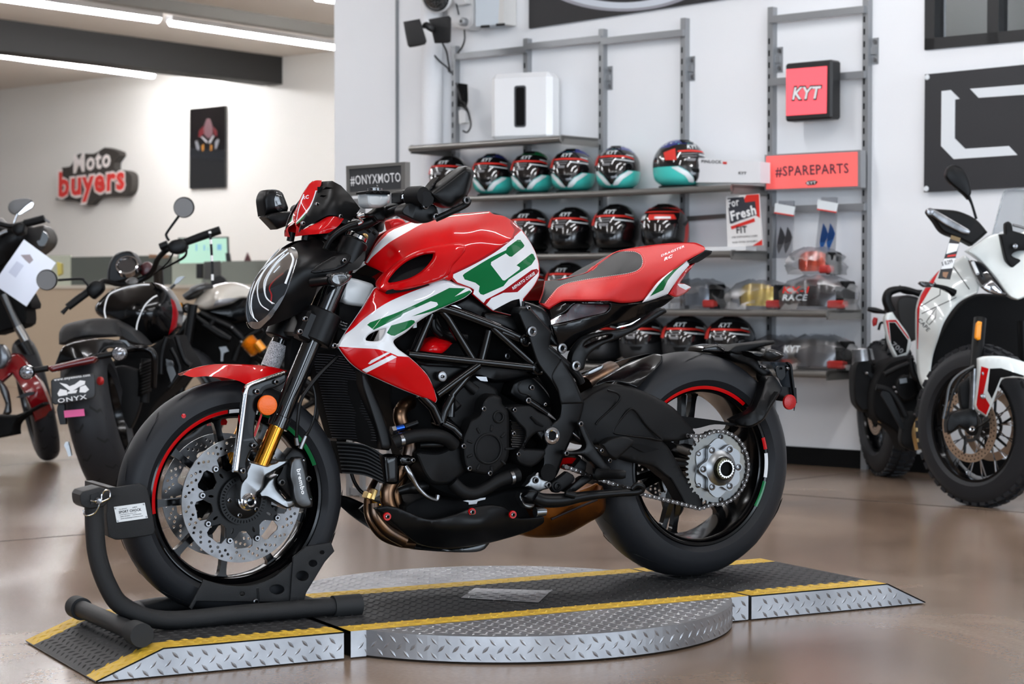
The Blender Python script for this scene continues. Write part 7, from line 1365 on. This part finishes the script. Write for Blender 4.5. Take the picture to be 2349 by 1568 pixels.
ftube('brake_hose','c8',[(625,895,-.1,.006),(560,930,-.1,.006),(520,980,-.1,.006),(505,1060,-.1,.006),(492,1120,-.1,.006)],GALU,ad,df,8); ftube('brake_hose','c8',[(620,905,-.08,.005),(570,945,-.08,.005),(535,1010,-.08,.005),(505,1120,-.08,.005)],BLK,ad,df,8)
dn=8.6
fpan('engine_bay','c8',[(430,1000,1),(440,860),(480,760),(560,635),(640,585),(860,600,1),(880,900,1),(740,860),(660,860),(625,1000),(560,1040),(480,1030)],.12,DRK,ad,dn,.3,roll=(.02,6),step=24)
sp_=fpan('side_panel','c8',[(380,650),(398,590),(440,525),(480,482),(545,440),(585,420),(615,450),(650,545,1),(640,582,1),(560,622),(500,700),(470,780),(446,860),(429,996,1),(410,990),(388,930),(380,800)],[(380,650,.12),(480,482,.1),(585,420,-.05),(650,545,-.1),(429,996,.0),(380,800,.15),(500,600,-.05),(430,750,.0)],WH2,ad,dn,.03,roll=(.012,5),decals=[(RED,[(476,487,1),(455,488,1),(436,520,1),(398,588,1),(380,650,1),(380,822,1),(384,822,1),(388,700,1),(392,640,1),(440,560,1)])])
for pts in ([(452,535),(480,560),(478,590),(395,640)],[(400,670),(550,600),(475,560)],[(430,690),(463,645),(458,690),(432,718),(420,705),(430,690)],[(536,470),(600,560),(614,582)]): ftube('panel_line','c8',[(x,y,-.085,.0022) for x,y in pts],TXB,sp_,dn,5,sm=False)
fpx('lettering','CAPE','c8',(382,698),(424,748),18,TXB,sp_,dn-.09,bold=.02)
fpan('nose_fairing','c8',[(590,402),(640,370),(690,335),(735,325),(790,330),(900,300,1),(900,600),(840,600),(812,611),(770,592),(705,505),(645,440)],[(590,402,0),(735,325,.0),(900,300,-.1),(900,600,-.25),(812,611,-.25),(705,505,-.1)],WH2,ad,dn-.1,.04,roll=(.015,5))
fpan('headlight','c8',[(604,440),(655,452),(700,500),(768,592,1),(700,580),(650,548),(622,490)],[(604,440,0),(655,452,-.03),(768,592,-.25),(650,548,-.08)],mat('lamp_dark',(34,36,40),.08,.3,1),ad,dn-.12,.03,roll=(.006,4)); fpan('headlight_lens','c8',[(655,555),(700,525),(740,570),(748,590),(690,580)],-.22,CHR,ad,dn-.12,.02,roll=(.006,4)); ftube('light_bar','c8',[(618,450,-.02,.008),(640,500,-.06,.008)],LAMPGLINT,ad,dn-.13,8)
fpan('windscreen','c8',[(668,425,1),(705,320),(730,220),(752,148),(790,136),(900,140,1),(900,340,1),(800,330),(735,322)],[(668,425,0),(752,148,.1),(900,140,.05),(900,340,-.1)],CLR,ad,dn-.1,.004); ftube('screen_edge','c8',[(672,420,0,.004),(705,325,.03,.004),(735,215,.07,.004),(755,150,.09,.004),(790,137,.09,.004),(900,141,.05,.004)],CLR,ad,dn-.105,8)
fpan('screen_bracket','c8',[(735,330),(758,328),(757,285),(770,275),(785,285),(790,315),(860,335),(900,340),(900,500),(830,495),(790,480),(760,440)],-.12,MBK,ad,dn-.1,.03,roll=(.008,4),holes=[[(785,420),(820,400),(900,410),(900,440),(830,440)]]); fdisc('bracket_bolt','c8',800,381,12,STL,ad,dn-.24)
ftube('screen_rod','c8',[(790,290,-.14,.006),(900,320,-.14,.006)],STL,ad,dn-.1,8)
hg=fpan('hand_guard','c8',[(426,236),(432,220),(520,226),(565,234),(632,266),(682,322),(650,352),(615,380),(560,352),(490,322),(455,275)],0,MBK,ad,8.35,.06,roll=(.02,6)); fpan('guard_blade','c8',[(428,238),(434,220),(448,220),(600,308),(608,318),(600,332),(572,326),(500,290)],-.015,STL,hg,8.35,.02,roll=(.004,3)); fdisc('blade_cap','c8',436,234,16,STL,hg,8.32)
mq=fpan('mirror','c8',[(502,82),(508,52),(530,33),(575,50),(604,100),(612,155),(600,182),(580,160),(520,110)],0,BLK,ad,8.45,.03,roll=(.01,5)); ftube('mirror_stem','c8',[(600,170,0,.009),(614,200,0,.006),(634,265,0,.006)],BLK,mq,8.45,8)
tg=fpan('price_tag','c8',[(527,334,1),(567,346,1),(522,524,1),(470,520,1)],-.0,mat('tag_black',(32,28,28),.5),ad,8.3,.004,step=50,decals=[(mat('tag_gold',(120,98,60),.5),[(527,334,1),(567,346,1),(562,364,1),(522,350,1)]),(TXW,[(515,368,1),(560,372,1),(550,402,1),(505,415,1)]),(TXW,[(495,435,1),(545,432,1),(532,475,1),(482,480,1)]),(mat('tag_tan',(150,110,80),.5),[(490,492,1),(515,492,1),(505,518,1),(490,510,1)]),(HM['hred'],[(512,420,1),(548,415,1),(545,424,1),(508,428,1)])])
fpx('lettering','$ 8,299','c8',(488,465),(534,452),17,TXB,tg,8.295)
tsg=fpan('turn_signal','c8',[(388,540),(395,532),(430,535),(456,545),(450,556),(410,556)],0,SMK,ad,8.45,.03,roll=(.005,3)); ftube('signal_stalk','c8',[(452,549,.01,.008),(500,560,.03,.010),(538,582,.05,.018)],BLK,tsg,8.45,8)
dr=9.2
fpan('seat','c8',[(290,625),(300,600),(335,590),(386,602),(398,640),(382,690),(380,780),(352,792),(318,740),(296,690)],0,BLEA,ad,dr,.3,roll=(.03,6)); ftube('luggage_rack','c8',[(272,665,0,.02),(250,615,0,.022),(262,578,0,.02),(310,565,0,.015),(350,572,.0,.015),(402,590,0,.015)],BLK,ad,dr,8); ftube('luggage_rack','c8',[(300,560,.1,.015),(340,575,.1,.015),(410,580,.1,.012)],BLK,ad,dr,8)
tp=fpan('tail_panel','c8',[(242,692),(255,668),(275,663),(292,690),(330,740),(347,770),(355,800),(335,850),(290,862),(262,800)],0,WH2,ad,dr-.05,.05,roll=(.01,4),decals=[(RED,[(246,698,1),(290,696,1),(345,772,1),(345,782,1),(288,706,1),(258,706,1),(266,790,1),(262,780,1)]),(DRK,[(260,708,1),(286,708,1),(342,784,1),(334,836,1),(296,850,1),(268,795,1)])])
fpx('lettering','700','c8',(268,805),(312,842),22,mat('tail_grey',(130,132,134),.5),tp,dr-.062,bold=.02)
fpan('tail_light','c8',[(192,700),(200,685),(212,690),(208,718),(196,724)],.1,RRF,ad,dr,.03,roll=(.005,3)); ftube('rear_signal','c8',[(170,650,.1,.01),(200,656,.1,.014),(242,664,.08,.008)],BLK,ad,dr,8); ftube('plate_holder','c8',[(215,740,.1,.006),(225,710,.1,.006),(245,720,.1,.006),(252,790,.1,.012),(240,830,.1,.016)],BLK,ad,dr,8)
V,F=tubeg([D(*K('c8',[(142,900)])[0],dr+.05),D(*K('c8',[(146,845)])[0],dr+.0)],.045,22); mk('exhaust_tip',V,F,STL,None,ad); ftube('exhaust_band','c8',[(150,872,-.12,.052),(146,838,-.12,.048),(145,822,-.12,.046)],STL,ad,dr,24,sm=False)
fpan('silencer','c8',[(104,960),(108,905),(125,868),(165,862),(190,880),(196,930),(200,1010),(185,1080),(145,1092),(112,1050)],-.05,MBK,ad,dr,.1,roll=(.025,6)); fpan('silencer_bracket','c8',[(150,918),(175,920),(240,950),(290,965),(285,985),(230,960),(240,1050),(220,1060),(195,960)],-.08,BLK,ad,dr,.02)
fpan('engine','c8',[(190,1000),(215,930),(262,872),(350,850),(388,930),(420,1000),(480,1035),(440,1120),(390,1240),(330,1260),(290,1180),(200,1110)],0,DRK,ad,9.0,.25,roll=(.02,6),step=24); fpan('clutch_cover','c8',[(290,960),(330,930),(370,950),(375,1020),(330,1050),(295,1020)],-.05,MBK,ad,9.0,.05,roll=(.015,5)); fpan('engine_badge','c8',[(305,950),(335,945),(338,965),(308,970)],-.06,ALU,ad,9.0,.01); fpan('sump_guard','c8',[(312,1172),(330,1100),(372,1088),(396,1110),(394,1180),(372,1262),(315,1232)],-.1,MBK,ad,8.95,.06,roll=(.01,4))
ftube('header_pipe','c8',[(490,1040,0,.022),(440,1080,0,.022),(395,1130,0,.024),(380,1180,0,.024),(392,1250,0,.022)],mat('header_gold',(190,160,110),.3,1),ad,8.8,12); ftube('foot_peg','c8',[(215,1125,-.05,.01),(300,1155,-.05,.012)],mat('header_gold',(190,160,110)),ad,9.1,8); ftube('engine_tube','c8',[(200,1100,-.05,.01),(250,1105,-.05,.01)],STL,ad,9.1,8)
for p in((283,985),(290,1005),(452,945),(165,925),(370,1100),(545,1020)): fdisc('bolt_head','c8',*p,6,STL,ad,8.85)
# ================= office at the back left =================
dO=DF-3.2; fo=lambda u,v,y: WL(u,v,-y,dO)
BEI=mat('partition_beige',(176,158,136),.8); PEDGE=mat('partition_edge',(190,182,168),.5)
o=panel('wall_partition',sp([(-80,664),(700,660),(700,905),(-80,930)]),0,BEI,None,.15,fr=fo,ndir=WN,step=600,sm=False)
zt=float(fo(300,661,0)[2]); bpy.data.objects.remove(o)
struct(WB('wall_partition',sW(-200,d=dO),sW(900,d=dO),0,zt,-.15,0,BEI,d=dO)); struct(WB('trim_rail',sW(-200,d=dO),sW(900,d=dO),zt,zt+.03,-.16,.01,PEDGE,d=dO))
def gl(name,u0,u1,rgb,rough,lab,v0=587):
    a=.0; z1_=float(WL((u0+u1)/2,v0,0,dO)[2]); m=mat('screen_%d'%rgb[0],rgb,rough,spec=.5)
    o=WB(name,sW(u0,d=dO),sW(u1,d=dO),zt+.03,z1_,-.09,-.07,m,d=dO); tag(o,lab,'glass screen','office glass screens')
gl('glass_screen',-60,147,(176,180,162),.3,'frosted pale office glass panel behind the left motorcycle'); gl('glass_screen',148.5,378,(84,88,82),.15,'dark tinted office glass panel left of the cruiser instrument'); gl('glass_screen',380,448,(168,174,160),.3,'frosted pale office glass panel under the right cruiser mirror'); gl('glass_screen',450,606,(134,138,130),.25,'grey office glass panel below the computer monitor',598); gl('glass_screen',608,760,(176,180,168),.3,'pale office glass panel beside the headlight',600)  # second panel's colour carries the dark reflection in the glass
def off_(u,v,d): return D(u,v,d)
t=thing('computer_monitor','computer monitor showing a mint green page, on the office desk','monitor',D(480,600,17.0)); fpn=lambda n,pts,y,m,th=.03: panel(n,sp(pts),y,m,t,th,fr=FD(17.0),step=500,sm=False)
fpn('bezel',[(408,545),(524,542.5),(526,600),(408,604)],0,BFR); fpn('screen',[(411,548),(520,545.5),(522,602),(411,604)],-.005,mat('mint_screen',(178,222,200),.4,emit=.35),.004)
for (a,b_,c_,d__) in((449,560,452,575),(467,562,470,574),(498,560,508,573),(476,568,477,574)): fpn('chart_bar',[(a,b_),(c_,b_),(c_,d__),(a,d__)],-.01,mat('chart_blue',(120,180,210),.5,emit=.3),.002)
for nm,lab,ct_,pts,rgb in [('desk_phone','black upright device on the office desk under the monitor','phone',[(450,605),(464,604),(464,638),(450,638)],(22,22,23)),('desktop_computer','grey desktop unit behind the office glass','computer',[(468,600),(504,598),(505,640),(468,640)],(84,84,82)),('office_chair','rounded black office chair back behind the white tank','chair',[(488,646),(494,634),(506,631),(516,638),(519,648),(505,660),(490,660)],(24,24,25)),('wooden_box','small brown wooden box on the office glass edge','box',[(342,583),(385,584),(385,591),(342,591)],(150,112,84)),('flag','tiny desk flag standing behind the office glass','flag',[(567,578),(570,585),(575,598),(560,598),(563,588)],(110,70,74)),('pen_cup','dark cup with pens right of the monitor','cup',[(517,580),(526,580),(529,598),(519,599)],(40,42,42)),('yellow_bottle','yellow object seen through the pale office glass','bottle',[(130,600),(141,604),(141,628),(132,632)],(196,180,84))]:
    o=panel(nm,sp(pts),0,mat('item_'+nm,rgb,.6),None,.06,fr=FD(15.5 if nm in('desk_phone','desktop_computer','office_chair') else 14.3 if nm=='yellow_bottle' else 16.6),roll=(.01,1.2),step=40); tag(o,lab,ct_)
# far wall poster and sign
t=thing('wall_poster','tall dark poster of a motorcycle rider on the far white wall','poster',WL(476,338,.02,DF)); ffr=lambda u,v,y: WL(u,v,-y,DF)
panel('poster_board',sp([(435,250),(517,241.5),(516.5,430),(434.5,433)]),-.03,mat('poster_black',(16,15,17),.08,0,1),t,.025,fr=ffr,ndir=WN,step=300,sm=False)
for nm,pts,rgb in [('printed_rider',[(468,290),(474,272,),(482,272),(488,292),(486,312),(478,318),(469,310)],(92,66,70)),('printed_fork',[(460,313),(464,313),(476,324),(474,328)],(150,148,150)),('printed_fork',[(478,326),(488,311),(492,311),(482,330)],(140,138,140)),('printed_arm',[(447,325),(452,322),(458,338),(456,346),(451,342)],(110,110,114)),('printed_arm',[(493,325),(500,318),(503,322),(497,340),(493,342)],(110,110,114)),('printed_disc',[(462,334),(468,330),(467,346),(463,346)],(150,100,40)),('printed_disc',[(482,330),(487,334),(486,345),(482,346)],(150,100,40)),('printed_shoulder',[(456,300),(468,288),(467,308),(455,316)],(84,16,22)),('printed_shoulder',[(489,290),(498,300),(498,314),(490,308)],(84,16,22))]:
    panel(nm,pts,-.032,mat('print_%d_%d'%(rgb[0],rgb[1]),rgb,.4),t,.001,fr=ffr,ndir=WN,step=30,sm=False)
t=thing('wall_sign','moto buyers wall sign in white script and red letters with a dark outline','sign',WL(215,405,.05,DF))
SGB=mat('sign_backing_dark',(58,54,50),.6); SGR=mat('sign_red',(214,58,52),.5); SGW=mat('sign_white',(236,228,224),.5)  # dark backing colour behind the sign letters
panel('sign_backing',[(128,458),(132,440),(142,384),(160,382),(166,375),(172,360),(184,352),(216,352),(240,338),(250,340),(272,348),(274,356),(262,372),(262,388),(290,392),(301,402),(300,436),(286,450),(262,450),(222,454),(206,470),(190,470),(176,462)],-.10,SGB,t,.1,fr=ffr,ndir=WN,step=20,sm=False)
def fwt(name,s,p0,p1,h,m,y,**k): return txt(name,s,p0,p1,h,m,t,ffr,y,**k)
fwt('lettering_moto_outline','Moto',(168,396),(256,380),42,SGW,-.105,bold=.03,shear=.3); 
fwt('lettering_buyers_outline','buyers',(130,452),(292,432),60,SGW,-.108,bold=.075,shear=.2); fwt('lettering_buyers','buyers',(134,450),(289,431),56,SGR,-.115,bold=.035,shear=.2)
# unseen light rows added at the left to brighten far wall and ceiling
for i,(s,nn_) in enumerate([(-6,3),(-9,0),(-12,4),(-8,9),(-13,10),(-16,3)]):
    c=WR*s+WN*nn_+EZ*zl; ledbar(c-WN*1.25,c+WN*1.25,'overhead linear ceiling light out of frame at the left of the hall','hall linear lights')  # added unseen lights that brighten the far wall and ceiling

for pts,r in (([(205,985),(260,1000),(300,1050),(330,1110)],.016),([(240,930),(300,900),(352,880)],.012),([(350,860),(365,930),(400,960)],.014),([(430,1010),(400,1060),(380,1100)],.018)): ftube('engine_tube','c8',[(x,y,-.1,r) for x,y in pts],MBK,ad,8.95,10)
fpan('engine_fins','c8',[(350,880,1),(380,890,1),(384,950,1),(352,945,1)],-.09,GALU,ad,8.95,.02); fpan('foot_bracket','c8',[(230,1000),(262,1010),(300,1090),(330,1160),(312,1165),(270,1090),(228,1020)],-.12,BLK,ad,8.95,.02); fpan('small_cover','c8',[(400,1000),(440,1010),(450,1060),(410,1080),(385,1040)],-.06,MBK,ad,8.9,.04,roll=(.01,4))
panel('chin_lip',k2((300,1455),(215,1478),(150,1470),(115,1440),(150,1462),(215,1466)),-.01,CHR,hl,.004,step=20) if 0 else None

for sg in(-.11,.11):
    q=D(228,978,8.3)+hd*1.55; q[2]=.33; tq=D(330,615,9.3)+sd*sg*.6; V,F=tubeg([q+sd*sg,tq],.024,12); mk('fork_tube',V,F,GALU,None,cz)
    V,F=tubeg([c1_+axw*sg/np.linalg.norm(axw),D(*K('ce',[(430,860)])[0],10.6)+axw*sg],.025,12); mk('fork_tube',V,F,BLK,None,wt)
    V,F=tubeg([c2_+axw*sg*1.2/np.linalg.norm(axw),D(*K('ce',[(1000,1250)])[0],10.7)+axw*sg*.8],.028,10); mk('swingarm',V,F,BLK,None,wt)
fpan('seat','ce',[(1060,760),(1200,740),(1420,720),(1700,640),(1780,650),(1700,760),(1450,860),(1250,890),(1100,850)],0,BLEA,wt,10.75,.2,roll=(.04,8)); fpan('tail_unit','ce',[(1100,850),(1450,860),(1700,760),(1600,860),(1400,960),(1200,980)],.03,BLK,wt,10.78,.14,roll=(.03,8))
